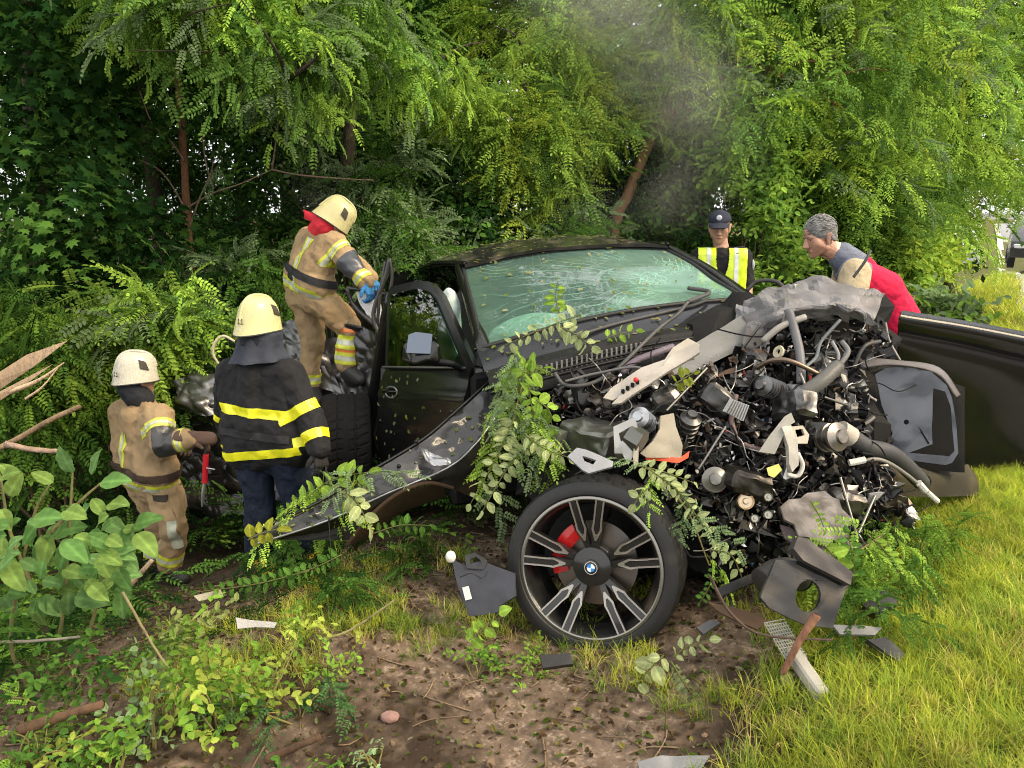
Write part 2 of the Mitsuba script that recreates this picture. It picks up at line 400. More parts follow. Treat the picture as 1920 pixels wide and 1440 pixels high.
def broad_spray(r, s=0.07, n_=10):
    vs, fs, tj, n = [], [], [], 0
    for k in range(n_):
        t = 0.1 + 0.9 * k / n_; sd = 1 if k % 2 else -1
        v, f = leaflet(s * r.uniform(.7, 1.3), s * .55, True, .15)
        R = frame(norm([.6, sd * r.uniform(.3, .9), r.uniform(-.6, .4)]), norm([r.uniform(-.5, .5), r.uniform(-.5, .5), 1]))
        vs.append(v @ R.T + np.array([t * .4, r.uniform(-.04, .04), r.uniform(-.05, .05)])); fs.append(f + n); tj.append(np.full(len(v), r.uniform(.7, 1.3))); n += len(v)
    return np.vstack(vs), np.vstack(fs), np.concatenate(tj)
SPRAY_BROAD = [broad_spray(rt) for _ in range(4)]

LIME, MID, DEEP, YEL, SAGE = (0.17, 0.30, 0.045), (0.085, 0.18, 0.034), (0.026, 0.072, 0.018), (0.27, 0.33, 0.06), (0.20, 0.29, 0.14)
SUN, GLOW, SOFT = (0.34, 0.52, 0.085), (0.38, 0.50, 0.07), (0.17, 0.31, 0.065)   # brighter leaf colours, the light of the open side put into them
def crown(blobs, n, templates, palette, centre=None, size=1.0, droop=0.25, r=rt, surface=0.45):
    """sprays spread through ellipsoids (centre, (rx, ry, rz)); more of them towards the outside"""
    vol = np.array([b[1][0] * b[1][1] * b[1][2] for b in blobs]) ** 0.75
    pick = r.choice(len(blobs), n, p=vol / vol.sum())
    C, R = np.array([b[0] for b in blobs])[pick], np.array([b[1] for b in blobs])[pick]
    u = r.normal(size=(n, 3)); u /= np.linalg.norm(u, axis=1, keepdims=True)
    rad = r.random(n) ** surface
    pos = C + u * R * rad[:, None]
    d = u * np.array([1, 1, 0.35]) + r.normal(size=(n, 3)) * 0.45
    d[:, 2] -= droop
    M = frames_from(d, r.normal(0, 0.5, n)) * (size * r.uniform(0.7, 1.25, n))[:, None, None]
    pal = np.array([p[0] for p in palette]); w = np.array([p[1] for p in palette], float)
    col = pal[r.choice(len(pal), n, p=w / w.sum())] * r.uniform(0.75, 1.3, (n, 1))
    tone = meshkit.fbm(pos * 1.3, 2, 77)[:, None]
    col = col * (0.42 + 1.16 * tone)
    which = r.integers(0, len(templates), n); out = []
    for k, (tv, tf, tj) in enumerate(templates):
        m = which == k
        if m.any():
            off = pos[m] - 0.3 * size * M[m][:, :, 0]
            out.append(bake(tv, tf, M[m], off, col[m], tj))
    return merge(out)

def put_crown(parent, cr, name='crown'):
    key = take(name, parent); v, f, c = cr
    scene[key] = mikit.ply((v, f), 'leaf', smooth=False, color=np.clip(c, 0, 1)); labels[key] = {'kind': 'stuff'}

def trunk_mesh(pts, r0, r1, sides=9, per=7):
    p = smooth_path(pts, per=per); q, f = tube(p, np.linspace(r0, r1, len(p)), sides)
    return q + (meshkit.fbm(q * 9, 3, 4) - 0.5)[:, None] * r0 * 0.35, f

def grow(pts, n, r, length=0.9, r0=0.02, up=0.2):
    """side branches off a limb"""
    p = smooth_path(pts, per=6); out = []
    for k in range(n):
        i = r.integers(len(p) // 4, len(p)); a = r.uniform(0, 6.28)
        d = norm([math.cos(a), math.sin(a), r.uniform(-.1, .6) + up]); L = length * r.uniform(.5, 1.2)
        q = [p[i], p[i] + d * L * .5 + r.normal(0, .05, 3), p[i] + d * L + np.array([0, 0, -.1 * L]) + r.normal(0, .07, 3)]
        out.append(tube(smooth_path(q, per=3), [r0 * r.uniform(.6, 1), 0.003], 5))
    return out

BARK_DARK, BARK_RED, BARK_TAN = (0.055, 0.045, 0.034), (0.16, 0.075, 0.04), (0.22, 0.125, 0.065)
def B(px, py, Y, r, ry=None, rz=None):
    return (P(px, py, Y), (r, ry or r, rz or r * 0.8))

def tree(name, label, cat, trunk, r0, r1, bark, blobs, n, templates, palette, limbs=(), size=1.0, droop=.25, group=None, tw=6, surface=.45):
    t = thing(name, label, cat, group)
    add('trunk', trunk_mesh(trunk, r0, r1), 'bark', bark, t, smooth=True, vary=.4, scale=9)
    for l in limbs: add('limb', trunk_mesh(l[0], l[1], l[1] * .3, 7, 5), 'bark', bark, t, smooth=True, vary=.4, scale=9)
    tw_m = []
    for l in limbs or [(trunk, 0)]: tw_m += grow(l[0], tw, rt)
    if tw_m: 
        k = add('twigs', tw_m, 'bark', bark, t, smooth=True, kind='stuff')
    put_crown(t, crown(blobs, n, templates, palette, size=size, droop=droop, surface=surface))
    return t
def foot(px, Y):
    x = (px - 960) / FPX * (Y * 1.03); return G(x, Y)
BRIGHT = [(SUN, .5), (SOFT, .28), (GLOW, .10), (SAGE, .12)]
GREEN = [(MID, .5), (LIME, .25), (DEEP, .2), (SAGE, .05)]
DARK = [(DEEP, .6), (MID, .35), (LIME, .05)]  # darker leaves for the dim left, its shade put into the colour

# leaning locust behind the cabin
tree('locust_tree', 'leaning locust tree with an orange brown trunk rising behind the car roof', 'tree',
     [foot(1135, 8.3) - [0, 0, .1], P(1150, 455, 8.2), P(1180, 360, 8.2), P(1225, 250, 8.2), P(1290, 110, 8.3), P(1340, -60, 8.5), P(1390, -250, 8.8)], .062, .045, (0.24, .14, .075),
     [B(1330, 60, 8.2, .8), B(1440, 190, 7.9, .75), B(1600, 110, 8.0, 1.0), B(1740, 200, 8.4, .9), B(1600, 290, 8.0, .75), B(1480, 20, 8.6, 1.0), B(1300, 180, 8.4, .5), B(1420, -150, 8.6, 1.5), B(1650, -120, 8.6, 1.3), B(1390, 270, 7.6, .35), B(1270, 130, 7.7, .45), B(1225, 215, 7.8, .26), B(1320, 20, 7.7, .5)],
     1400, SPRAY_MID, BRIGHT, size=.88, limbs=[([P(1225, 250, 8.2), P(1300, 180, 8.2), P(1420, 130, 8.1), P(1560, 110, 8.0)], .045), ([P(1290, 110, 8.3), P(1430, 130, 8.1), P(1550, 185, 7.9), P(1650, 260, 7.8)], .035), ([P(1340, -60, 8.5), P(1500, -40, 8.3), P(1700, 80, 8.3)], .045)])
tree('locust_tree', 'bright yellow green locust at the upper right edge, reaching over the verge', 'tree',
     [foot(1760, 12), P(1760, 300, 12), P(1790, 120, 12), P(1800, -100, 12), P(1810, -300, 12)], .12, .07, BARK_DARK,
     [B(1790, 330, 10.5, 1.1), B(1850, 120, 11, 1.5), B(1730, 60, 10.5, 1.2), B(1900, 300, 11.5, 1.0), B(1680, 400, 10, .8), B(1760, 440, 10.3, .6), B(1880, -60, 12, 1.8), B(1700, 250, 10.5, 1.0)],
     1300, SPRAY_MID, [(SUN, .6), (GLOW, .15), (SOFT, .25)], size=.95)
tree('locust_tree', 'locust with several thin dark stems at the top centre', 'tree',
     [foot(900, 10.5), P(890, 260, 10.5), P(910, 110, 10.5), P(895, 20, 10.5), P(880, -100, 10.5)], .06, .04, BARK_DARK,
     [B(960, 60, 10.2, .9), B(1090, 40, 10.3, .9), B(830, 30, 10.4, .8), B(1180, 130, 9.6, .7), B(970, -120, 10.5, 1.6)],
     560, SPRAY_MID, [(SUN, .5), (GLOW, .28), (SOFT, .22)],
     limbs=[([P(900, 200, 10.5), P(930, 120, 10.4), P(938, 20, 10.4), P(942, -80, 10.4)], .035), ([P(905, 150, 10.5), P(985, 70, 10.4), P(1000, -40, 10.4)], .03), ([P(905, 120, 10.5), P(860, 30, 10.4), P(820, -60, 10.4)], .03)])
tree('locust_sapling', 'lime yellow locust sapling hanging over the middle of the car roof', 'tree',
     [foot(1010, 8.6), P(1005, 420, 8.5), P(1000, 300, 8.3), P(985, 180, 8.2), P(980, 80, 8.3)], .045, .015, BARK_DARK,
     [B(960, 235, 7.7, .5), B(1020, 330, 7.6, .33), B(1085, 200, 8.0, .55), B(880, 200, 7.8, .35), B(1000, 270, 7.7, .4), B(1060, 110, 8.4, .55), B(1010, 400, 7.5, .18)],
     430, SPRAY_MID, [(SUN, .5), (GLOW, .32), (SOFT, .18)], droop=.5, size=.85)
tree('locust_tree', 'locust whose bright fronds overhang the top left of the wood', 'tree',
     [foot(640, 7.6), P(650, 330, 7.6), P(670, 120, 7.5), P(660, -80, 7.3), P(640, -300, 7)], .07, .04, BARK_DARK,
     [B(430, 40, 5.6, .45), B(540, 110, 5.6, .38), B(330, 25, 5.7, .4), B(680, 80, 6.6, .5), B(790, 120, 6.8, .42), B(560, 190, 5.7, .22), B(500, -120, 6.2, 1.1), B(620, 20, 6.2, .5), B(860, 150, 7.2, .3), B(250, -30, 5.9, .5)],
     620, SPRAY_NEAR, [(SUN, .42), (SOFT, .43), (SAGE, .15)], size=.8, limbs=[([P(655, -40, 7.3), P(560, -20, 6.2), P(450, 20, 5.7), P(330, 60, 5.6)], .03), ([P(665, 60, 7.5), P(600, 90, 6.2), P(540, 150, 5.7)], .02), ([P(670, 100, 7.5), P(750, 110, 7), P(850, 150, 7.2)], .02)], droop=.4)
t = tree('maple_tree', 'dark maple with broad lobed leaves at the left edge of the wood', 'tree',
     [foot(60, 7.2), P(70, 400, 7.0), P(60, 200, 6.9), P(50, 0, 6.9), P(40, -200, 7)], .09, .05, BARK_DARK,
     [B(90, 250, 6.2, .5), B(180, 350, 6.0, .42), B(60, 420, 5.9, .4), B(130, 480, 5.8, .35), B(290, 430, 6.1, .35), B(60, 100, 6.4, .6), B(200, 200, 6.6, .5), B(-60, 300, 6.2, .6), B(120, -100, 6.6, 1.0), B(260, 520, 6.0, .3)],
     620, SPRAY_MAPLE, [(DEEP, .6), (MID, .4)], size=.92)
# bare sapling
t = thing('bare_sapling', 'slender reddish sapling stem with bare twigs behind the firefighters', 'tree')
st = [foot(362, 6.9), P(360, 560, 6.8), P(352, 420, 6.8), P(345, 300, 6.8), P(336, 180, 6.8), P(330, 60, 6.8), P(322, -80, 6.8)]
add('stem', trunk_mesh(st, .042, .02), 'bark', BARK_RED, t, smooth=True, vary=.4)
for q in ([(354, 388), (400, 362), (450, 345), (510, 318)], [(510, 318), (560, 328), (640, 335), (700, 338)], [(356, 425), (375, 370), (395, 325), (400, 300)], [(345, 300), (318, 262), (285, 230), (262, 170)], [(510, 318), (518, 260), (525, 200)],
          [(350, 400), (330, 360), (300, 320), (262, 300)], [(400, 352), (385, 300), (378, 230)], [(340, 240), (312, 180), (300, 150)]):
    add('twig', tube(smooth_path([P(a, b, 6.75 - .002 * k * 40) for k, (a, b) in enumerate(q)], per=4), [.009, .004], 5), 'bark', (0.2, 0.14, 0.1), t, smooth=True)
put_crown(t, crown([B(258, 260, 6.6, .12), B(400, 300, 6.7, .15), B(330, 500, 6.6, .35)], 26, SPRAY_NEAR, [(MID, .6), (SAGE, .4)], size=.6), 'leaves')

# other trunks deep in the wood, with their crowns
deep = [(-60, 9.5, 'a'), (150, 11, 'b'), (330, 10, 'a'), (480, 12.5, 'b'), (690, 9.6, 'a'), (790, 12, 'b'), (1060, 12, 'a'), (1290, 11.5, 'b'), (1460, 11, 'a'), (1600, 13, 'b'), (560, 9.8, 'a')]
wood_labels = ['dark trunk and crown deep in the wood, far left', 'shaded tree deep in the wood behind the maple', 'shaded tree straight behind the bare reddish sapling', 'shaded tree deep in the wood above the climbing firefighter', 'dark trunk showing right of the climbing firefighter, at the wood edge',
               'shaded tree deep in the wood left of the yellow green sapling', 'shaded tree behind the yellow green locust sapling', 'shaded tree behind the leaning orange brown trunk', 'shaded tree in the wood behind the officer in the cap', 'shaded tree in the wood behind the grey haired man', 'shaded tree deep in the wood behind the climbing firefighter']
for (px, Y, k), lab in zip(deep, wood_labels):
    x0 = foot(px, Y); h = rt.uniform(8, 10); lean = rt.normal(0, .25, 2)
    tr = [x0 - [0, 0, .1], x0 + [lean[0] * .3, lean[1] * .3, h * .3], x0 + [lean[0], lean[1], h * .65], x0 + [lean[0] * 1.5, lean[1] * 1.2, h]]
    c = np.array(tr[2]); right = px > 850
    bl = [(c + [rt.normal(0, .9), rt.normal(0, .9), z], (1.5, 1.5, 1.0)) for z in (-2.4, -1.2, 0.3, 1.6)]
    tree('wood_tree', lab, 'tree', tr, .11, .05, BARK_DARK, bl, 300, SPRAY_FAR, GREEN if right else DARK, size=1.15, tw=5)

# undergrowth: bushes one can tell apart
bushes = [
    ('locust_bush', 'pale fronded locust bush right of the climbing firefighter', [B(720, 420, 7.0, .45), B(660, 430, 6.9, .3), B(790, 470, 7.0, .35), B(740, 330, 7.3, .4)], 150, SPRAY_MID, [(SAGE, .55), (MID, .45)]),
    ('leafy_bush', 'small leaved bush behind the left end of the car roof', [B(900, 440, 7.4, .4), B(830, 360, 7.8, .5), B(770, 280, 8.0, .5), B(930, 470, 7.2, .3)], 330, SPRAY_BROAD, [(MID, .45), (SAGE, .25), (DEEP, .3)]),
    ('locust_bush', 'locust bush with drooping fronds just behind the roof, left of the leaning trunk', [B(1090, 420, 7.6, .28), B(1060, 460, 7.4, .25)], 50, SPRAY_NEAR, [(MID, .6), (SAGE, .4)]),
    ('leafy_bush', 'bright leafy bush between the officer and the grey haired man', [B(1440, 390, 7.4, .33), B(1430, 330, 7.6, .4), B(1480, 470, 7.3, .35), B(1380, 300, 7.8, .45), B(1400, 540, 7.2, .35)], 420, SPRAY_BROAD, [(SUN, .45), (SOFT, .55)]),
    ('leafy_bush', 'leafy bush behind the leaning trunk and the officer in the cap', [B(1260, 360, 8.4, .6), B(1220, 450, 8.2, .4), B(1300, 440, 8.0, .4)], 300, SPRAY_BROAD, [(MID, .5), (DEEP, .4), (LIME, .1)]),
    ('locust_bush', 'dense green bush behind the grey haired man', [B(1590, 400, 8.4, .65), B(1500, 350, 8.6, .6), B(1660, 380, 8.6, .6), B(1620, 500, 8.0, .5)], 330, SPRAY_MID, [(SOFT, .6), (SUN, .3), (DEEP, .1)]),
    ('grassy_bush', 'yellow green feathery bush at the verge right of the grey haired man', [B(1720, 500, 7.8, .38), B(1760, 490, 8.2, .36), B(1690, 460, 8.2, .4), B(1745, 470, 9, .4)], 300, SPRAY_BROAD, [(GLOW, .4), (SUN, .6)]),
    ('willow_herb', 'pale narrow leaved weed standing over the black panel at the verge', [B(1780, 585, 6.2, .18), B(1740, 570, 6.3, .16), B(1820, 600, 6.1, .14)], 70, SPRAY_BROAD, [(SAGE, .7), (LIME, .3)]),
    ('locust_bush', 'fresh green locust bush above the helmet of the leftmost firefighter', [B(250, 590, 5.6, .34), B(330, 600, 5.6, .32), B(200, 640, 5.5, .3), B(300, 660, 5.6, .3)], 130, SPRAY_NEAR, [(SUN, .6), (SOFT, .3), (SAGE, .1)]),
    ('locust_bush', 'locust bush with yellow green fronds at the left edge behind the split log', [B(80, 640, 5.3, .35), B(30, 740, 5.2, .35), B(150, 730, 5.4, .33), B(110, 830, 5.2, .3), B(-40, 600, 5.4, .4)], 150, SPRAY_NEAR, [(MID, .6), (LIME, .4)]),
    ('locust_bush', 'shaded bush behind the firefighter in the black jacket', [B(430, 540, 6.3, .35), B(480, 520, 6.4, .3), B(400, 640, 6.2, .35), B(350, 720, 5.9, .25), B(520, 500, 6.6, .3)], 130, SPRAY_NEAR, [(MID, .55), (SAGE, .25), (DEEP, .2)]),
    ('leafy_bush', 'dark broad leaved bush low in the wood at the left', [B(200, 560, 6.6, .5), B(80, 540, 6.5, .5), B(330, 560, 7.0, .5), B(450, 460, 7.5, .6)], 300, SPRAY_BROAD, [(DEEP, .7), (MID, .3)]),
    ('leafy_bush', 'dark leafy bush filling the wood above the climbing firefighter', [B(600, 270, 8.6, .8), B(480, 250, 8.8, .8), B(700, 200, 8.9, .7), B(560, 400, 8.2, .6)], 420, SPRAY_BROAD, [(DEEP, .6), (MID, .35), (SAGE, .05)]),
    ('locust_bush', 'green bush low at the wood edge between the roof and the leaning trunk', [B(1000, 480, 9.0, .6), B(1120, 330, 9.4, .7), B(880, 330, 9.2, .7)], 220, SPRAY_MID, [(MID, .6), (DEEP, .4)]),
]
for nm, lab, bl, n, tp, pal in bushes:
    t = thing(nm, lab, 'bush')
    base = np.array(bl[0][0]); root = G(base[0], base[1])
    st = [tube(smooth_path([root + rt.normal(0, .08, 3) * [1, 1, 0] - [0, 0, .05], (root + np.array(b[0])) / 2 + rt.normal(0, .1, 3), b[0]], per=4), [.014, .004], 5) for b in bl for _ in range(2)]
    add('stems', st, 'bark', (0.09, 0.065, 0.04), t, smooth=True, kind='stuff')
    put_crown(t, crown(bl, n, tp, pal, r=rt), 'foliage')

# the wood behind, as one mass, and the unseen canopy over it
fb = []
for k in range(90):
    px, Y = rt.uniform(-300, 1720), rt.uniform(10.5, 17); z = rt.uniform(0.2, 8.5)
    x = (px - 960) / FPX * Y * 1.03
    fb.append((np.array([x, Y, float(ground(x, Y, False)) + z]), (1.7, 1.5, 1.2)))
for k in range(110):
    d_, t_ = rt.uniform(20, 30), rt.uniform(-60, 120); q_ = ROAD_O + ROAD_N * d_ + ROAD_D * t_; fb.append((np.array([q_[0], q_[1], rt.uniform(.3, 4.5)]), (3.0, 3.0, 1.6)))  # trees across the road, mostly out of view, placed to darken reflections
for k in range(14):
    x = rt.uniform(-3.5, 4); fb.append((np.array([x, rt.uniform(12.5, 16), rt.uniform(2.5, 7.5)]), (1.5, 1.2, 1.2)))
for k in range(22):
    Y = rt.uniform(12.5, 18); fb.append((np.array([-.42 * Y + rt.normal(0, 1.2), Y, rt.uniform(.8, 4.8)]), (1.4, 1.2, 1.1)))
for k in range(12):
    Y = rt.uniform(11.5, 16); fb.append((np.array([.26 * Y + rt.normal(0, .7), Y, rt.uniform(.8, 4)]), (1.2, 1.1, 1.0)))
for k in range(46):
    x = rt.uniform(-9, .5); fb.append((np.array([x, rt.uniform(5.5, 12.5), rt.uniform(5.5, 9)]), (1.6, 1.6, 1.0)))  # canopy out of view overhead, placed to darken the left of the wood
for k in range(40):
    x = rt.uniform(-13, -1); fb.append((np.array([x, rt.uniform(10, 14), rt.uniform(0.2, 6.5)]), (1.6, 1.3, 1.3)))
for k in range(16):
    x, y = rt.uniform(-7, 1), rt.uniform(6.5, 11); fb.append((np.array([x, y, rt.uniform(6.5, 9.5)]), (1.6, 1.6, .9)))  # high canopy out of view, keeps the wood dark inside
v, f, c = crown(fb, 9600, SPRAY_FAR, [(MID, .5), (DEEP, .35), (LIME, .15)], size=1.5, surface=.6)
scene['wood'] = mikit.ply((v, f), 'leaf', smooth=False, color=np.clip(c, 0, 1))
labels['wood'] = {'label': 'deep green wood closing the view, with unseen canopy and roadside trees that darken the scene', 'category': 'wood', 'kind': 'stuff'}
# ------------------------------------------------------------------ the wrecked car
def on_plane(px, py, p0, n):
    d = P(px, py, 1.0) - EYE
    return EYE + d * (np.dot(np.asarray(p0) - EYE, n) / np.dot(d, n))
def plate(pts, p0, n, thick=0.02, holes=(), bend=.012):
    """a flat piece measured on its own plane (through p0, normal n)"""
    n = norm(n); F3 = frame(np.cross([0, 0, 1.0], n), n)  # columns x, y, z=?
    x = norm(np.cross([0, 0, 1.0], n)) if abs(n[2]) < .98 else np.array([1.0, 0, 0]); y = np.cross(n, x); M = np.stack([x, y, n], 1)
    to2 = lambda q: [tuple(((on_plane(a, b, p0, n) - p0) @ M)[:2]) for a, b in q]
    poly = Polygon(to2(pts), [to2(h) for h in holes]).buffer(0)
    m = trimesh.creation.extrude_polygon(poly, thick, engine='earcut')
    v, f = trimesh.remesh.subdivide_to_size(np.array(m.vertices), np.array(m.faces), .03)
    q = np.column_stack([v[:, :2], v[:, 0] * 0]) + np.asarray(p0) * [3, 1, 1]
    v[:, 2] += bend * (2 * meshkit.fbm(q * 7, 3, 8) - 1) * 1.6 + bend * (np.abs(2 * meshkit.fbm(q * 4, 2, 3) - 1)) - thick / 2
    return v @ M.T + p0, f
def path(q, per=6): return smooth_path([P(*k) for k in q], per=per)
def crumple(g, amp, sc, seed=0):
    g = np.asarray(g, float); n = np.cross(np.gradient(g, axis=0), np.gradient(g, axis=1)); n /= np.linalg.norm(n, axis=-1, keepdims=True) + 1e-12
    w = np.abs(2 * meshkit.fbm(g * sc, 3, seed) - 1) * 2 - .5
    return g + n * (amp * w)[..., None]
def rows(rr, per=5, sub=4):
    """smooth grid through rows of (px, py, Y)"""
    g = np.array([[P(*k) for k in r] for r in rr])
    g = np.array([smooth_path(r, per=per) for r in g])
    return np.array([smooth_path(g[:, k], per=sub) for k in range(g.shape[1])]).transpose(1, 0, 2)

BLACK, COAL, GREY, ALU, DUSTY = (0.005, 0.005, 0.0055), (0.012, 0.012, 0.0125), (0.16, 0.16, 0.165), (0.55, 0.55, 0.56), (0.30, 0.285, 0.27)
CREAM, MUD = (0.42, 0.37, 0.29), (0.14, 0.105, 0.07)
car = thing('wrecked_car', 'black wrecked car with its front torn open and engine exposed', 'car')
A0, B0, TR0, TL0 = P(905, 652, 4.0), P(1395, 560, 4.34), P(1247, 468, 5.05), P(868, 503, 4.96)
LAT = norm((B0 - A0) * [1, 1, 1]); BACK = norm((TL0 + TR0 - A0 - B0) * [1, 1, 0]); NUP = norm(np.cross(LAT, BACK + [0, 0, .0])); NUP = NUP * np.sign(NUP[2])

# windscreen: cracked laminated glass
def screen_grid(nu, nv, lift=0.0):
    g = bilerp([A0, B0, TR0, TL0], nu, nv)
    n = norm(np.cross(B0 - A0, TL0 - A0)); u, v = np.meshgrid(np.linspace(0, 1, nu), np.linspace(0, 1, nv), indexing='ij')
    return g + n * ((0.06 * np.sin(np.pi * u) + 0.02 * np.sin(np.pi * v)) - 0.05 * np.exp(-((u - .8) ** 2 + (v - .35) ** 2) / .03) + lift)[..., None] , u, v
def crack_fn(p, n, uv):
    x, y = uv.x * 1.5, uv.y * 0.95
    wx, wy = x + 0.03 * (mikit.noise(x * 9, y * 9, 1.0) - 0.5), y + 0.03 * (mikit.noise(x * 9, y * 9, 5.0) - 0.5)
    dense = mikit.smoothstep(0.55, 1.25, x + 0.25 * (mikit.noise(x * 3, y * 3, 2.0) - 0.5))
    cx, cy = wx - 1.28, wy - 0.34
    r = dr.sqrt(cx * cx + cy * cy); a = dr.atan2(cy, cx)
    k = a * 9.5 + 1.5 * mikit.noise(r * 5, a * 3, 3.0)
    ray = mikit.smoothstep(0.82, 0.97, 2 * dr.abs(k - dr.floor(k) - 0.5)) * mikit.smoothstep(1.5, 0.1, r)
    k2 = r * 16 + 2.0 * mikit.noise(a * 6, r * 3, 9.0)
    ring = mikit.smoothstep(0.84, 0.98, 2 * dr.abs(k2 - dr.floor(k2) - 0.5)) * mikit.smoothstep(1.0, 0.2, r) * mikit.noise(a * 4, r * 6, 4.0)
    f1, f2, w = mikit.voronoi(wx * 7, wy * 7)
    web = mikit.smoothstep(0.07, 0.015, f2 - f1) * dense
    f3, f4, w2 = mikit.voronoi(wx * 26, wy * 26)
    fine = mikit.smoothstep(0.12, 0.03, f4 - f3) * mikit.smoothstep(0.45, 0.05, r)
    dx, dy = wx - 0.3, wy - 0.95
    rr2 = dr.sqrt(dx * dx + dy * dy); k3 = rr2 * 20 + 1.5 * mikit.noise(dx * 4, dy * 4, 7.0)
    arc = mikit.smoothstep(0.86, 0.98, 2 * dr.abs(k3 - dr.floor(k3) - 0.5)) * mikit.smoothstep(0.5, 0.2, rr2) * mikit.noise(x * 6, y * 6, 8.0)
    line = dr.minimum(1, (ray * 0.7 + ring * 0.6 + web * 0.45 + fine * 0.9 + arc * 0.7) * mikit.smoothstep(0.25, 0.7, mikit.fbm(x * 5, y * 5, 11.0)))
    haze = 0.20 + 0.22 * dense * mikit.fbm(x * 6, y * 6, 3.0) + 0.25 * mikit.smoothstep(0.35, 0.0, r)
    return dr.minimum(0.95, haze + 0.95 * line)
scene['cracked_glass'] = {'type': 'blendbsdf', 'weight': mikit.proc(crack_fn),
    'bsdf_0': {'type': 'thindielectric', 'specular_transmittance': {'type': 'rgb', 'value': [0.50, 0.72, 0.63]}},
    'bsdf_1': {'type': 'principledthin', 'base_color': {'type': 'rgb', 'value': [0.34, 0.60, 0.50]}, 'roughness': 0.3, 'diff_trans': 0.8}}
scene['tinted_glass'] = {'type': 'thindielectric', 'specular_transmittance': {'type': 'rgb', 'value': [0.035, 0.12, 0.10]}}
g, u, v = screen_grid(40, 26)
gv = g.reshape(-1, 3); i, j = np.meshgrid(np.arange(39), np.arange(25), indexing='ij'); a = (i * 26 + j).ravel()
key = take('windscreen', car)
scene[key] = mikit.ply((gv, np.stack([a, a + 26, a + 27, a + 1], 1)), 'cracked_glass', smooth=True, uv=np.stack([u.ravel(), v.ravel()], 1))
labels[key] = {'label': 'crazed green tinted windscreen full of cracks'}
# black surround of the glass
rim_path = np.vstack([smooth_path(g[:, 0], per=1), smooth_path(g[-1, :], per=1), smooth_path(g[::-1, -1], per=1), smooth_path(g[0, ::-1], per=1)])
add('windscreen_seal', tube(rim_path[::2], 0.014, 6), 'rubber', COAL, car, smooth=True)

# roof
nu, nt = 26, 22
rg_ = np.zeros((nu, nt, 3))
tops, _, _ = screen_grid(nu, 2); top = tops[:, 1]
for k, t in enumerate(np.linspace(-0.02, 1, nt)):
    uu = np.linspace(0, 1, nu); side = 1 - np.abs(2 * uu - 1) ** 4
    back = BACK * 2.1 * t
    rg_[:, k] = top + back + np.array([0, 0, 1.0]) * (0.02 + (0.055 * min(1, t * 5) * side ** .8 - 0.17 * t * t - 0.05 * t))[:, None] + LAT * ((uu - .5) * (0.10 * min(1, t * 3) - 0.10 * t))[:, None]
rg_ = crumple(rg_, 0.012, 2.5, 3)
add('roof', sheet(rg_, 0.02), 'paint', (0.012, 0.012, 0.012), car, smooth=50, dirt=(0.12, 0.10, 0.075), dirt_amt=0.34, dirt_scale=14, label='dusty black roof strewn with torn leaves')
for s in (0, -1):
    q = rg_[s, :, :] + np.array([0, 0, .015]); add('roof_rail', tube(q[::3], 0.018, 6), 'plastic', BLACK, car, smooth=True)

# pillars
add('pillar', tube(np.vstack([path([(945, 725, 3.93), (915, 668, 4.0)], 3), path([(905, 645, 4.05), (885, 575, 4.5), (862, 502, 5.0)], 5)]), [.055, .05, .045, .04], 10, flat=.7), 'paint', BLACK, car, smooth=True)
add('pillar', tube(np.vstack([path([(1415, 590, 4.28), (1400, 560, 4.36)], 3), path([(1392, 553, 4.42), (1325, 505, 4.75), (1250, 464, 5.1)], 5)]), [.055, .045, .04], 10, flat=.7), 'paint', BLACK, car, smooth=True)
# cabin interior: floor and bulkhead, dashboard, seats, airbags
LOW = np.array([0, 0, -1.0])
mid = (A0 + B0) / 2
def cabin(x, y, z): return mid + LAT * x + BACK * y + np.array([0, 0, z])
Mc = np.stack([LAT, np.cross([0, 0, 1.0], LAT), [0, 0, 1.0]], 1)
add('cabin_floor', box((1.7, 2.9, .12), .02, Mc, cabin(0.0, 1.5, -0.85)), 'matt', BLACK, car)
add('bulkhead', box((1.66, .08, .72), .02, Mc, cabin(0, 0.02, -0.5)), 'matt', BLACK, car)
add('dashboard', box((1.5, .42, .22), .08, Mc, cabin(0.0, 0.30, -0.16)), 'matt', (0.02, 0.02, 0.02), car)
add('far_side', box((.06, 2.6, .85), .02, Mc, cabin(0.86, 1.45, -0.42)), 'paint', BLACK, car)
add('tail', box((1.7, .1, 1.1), .03, Mc, cabin(-0.05, 2.95, -0.35)), 'paint', BLACK, car)
for sx in (-.42, .42):
    st = cat_meshes([box((.52, .5, .2), .06, Mc, cabin(sx, .95, -.5)), box((.5, .16, .62), .06, Mc, cabin(sx, 1.28, -.15)), box((.28, .1, .2), .04, Mc, cabin(sx, 1.3, .24))])
    add('seat', st, 'matt', (0.03, 0.028, 0.027), car)
def bag(at, r, scale, M, seed):
    v, f = sphere(r, (0, 0, 0), 4, scale)
    v = v * (1 + .28 * (meshkit.fbm(v * 7, 3, seed) - .5))[:, None]; return v @ M.T + at, f
add('airbag', bag(cabin(-0.40, 0.33, -0.02), .22, (1.1, .7, .42), Mc, 1), 'cloth', (0.40, 0.44, 0.41), car, smooth=True, label='burst pale airbag lying on the dashboard')
add('airbag', bag(cabin(0.36, 0.50, -0.06), .2, (1.1, .6, .7), Mc, 2), 'cloth', (0.36, 0.35, 0.30), car, smooth=True)
add('airbag', bag(P(842, 612, 4.75), .13, (.6, 1.3, 1.9), Mc, 3), 'cloth', (0.40, 0.48, 0.45), car, smooth=True, label='pale airbag hanging in the side opening')

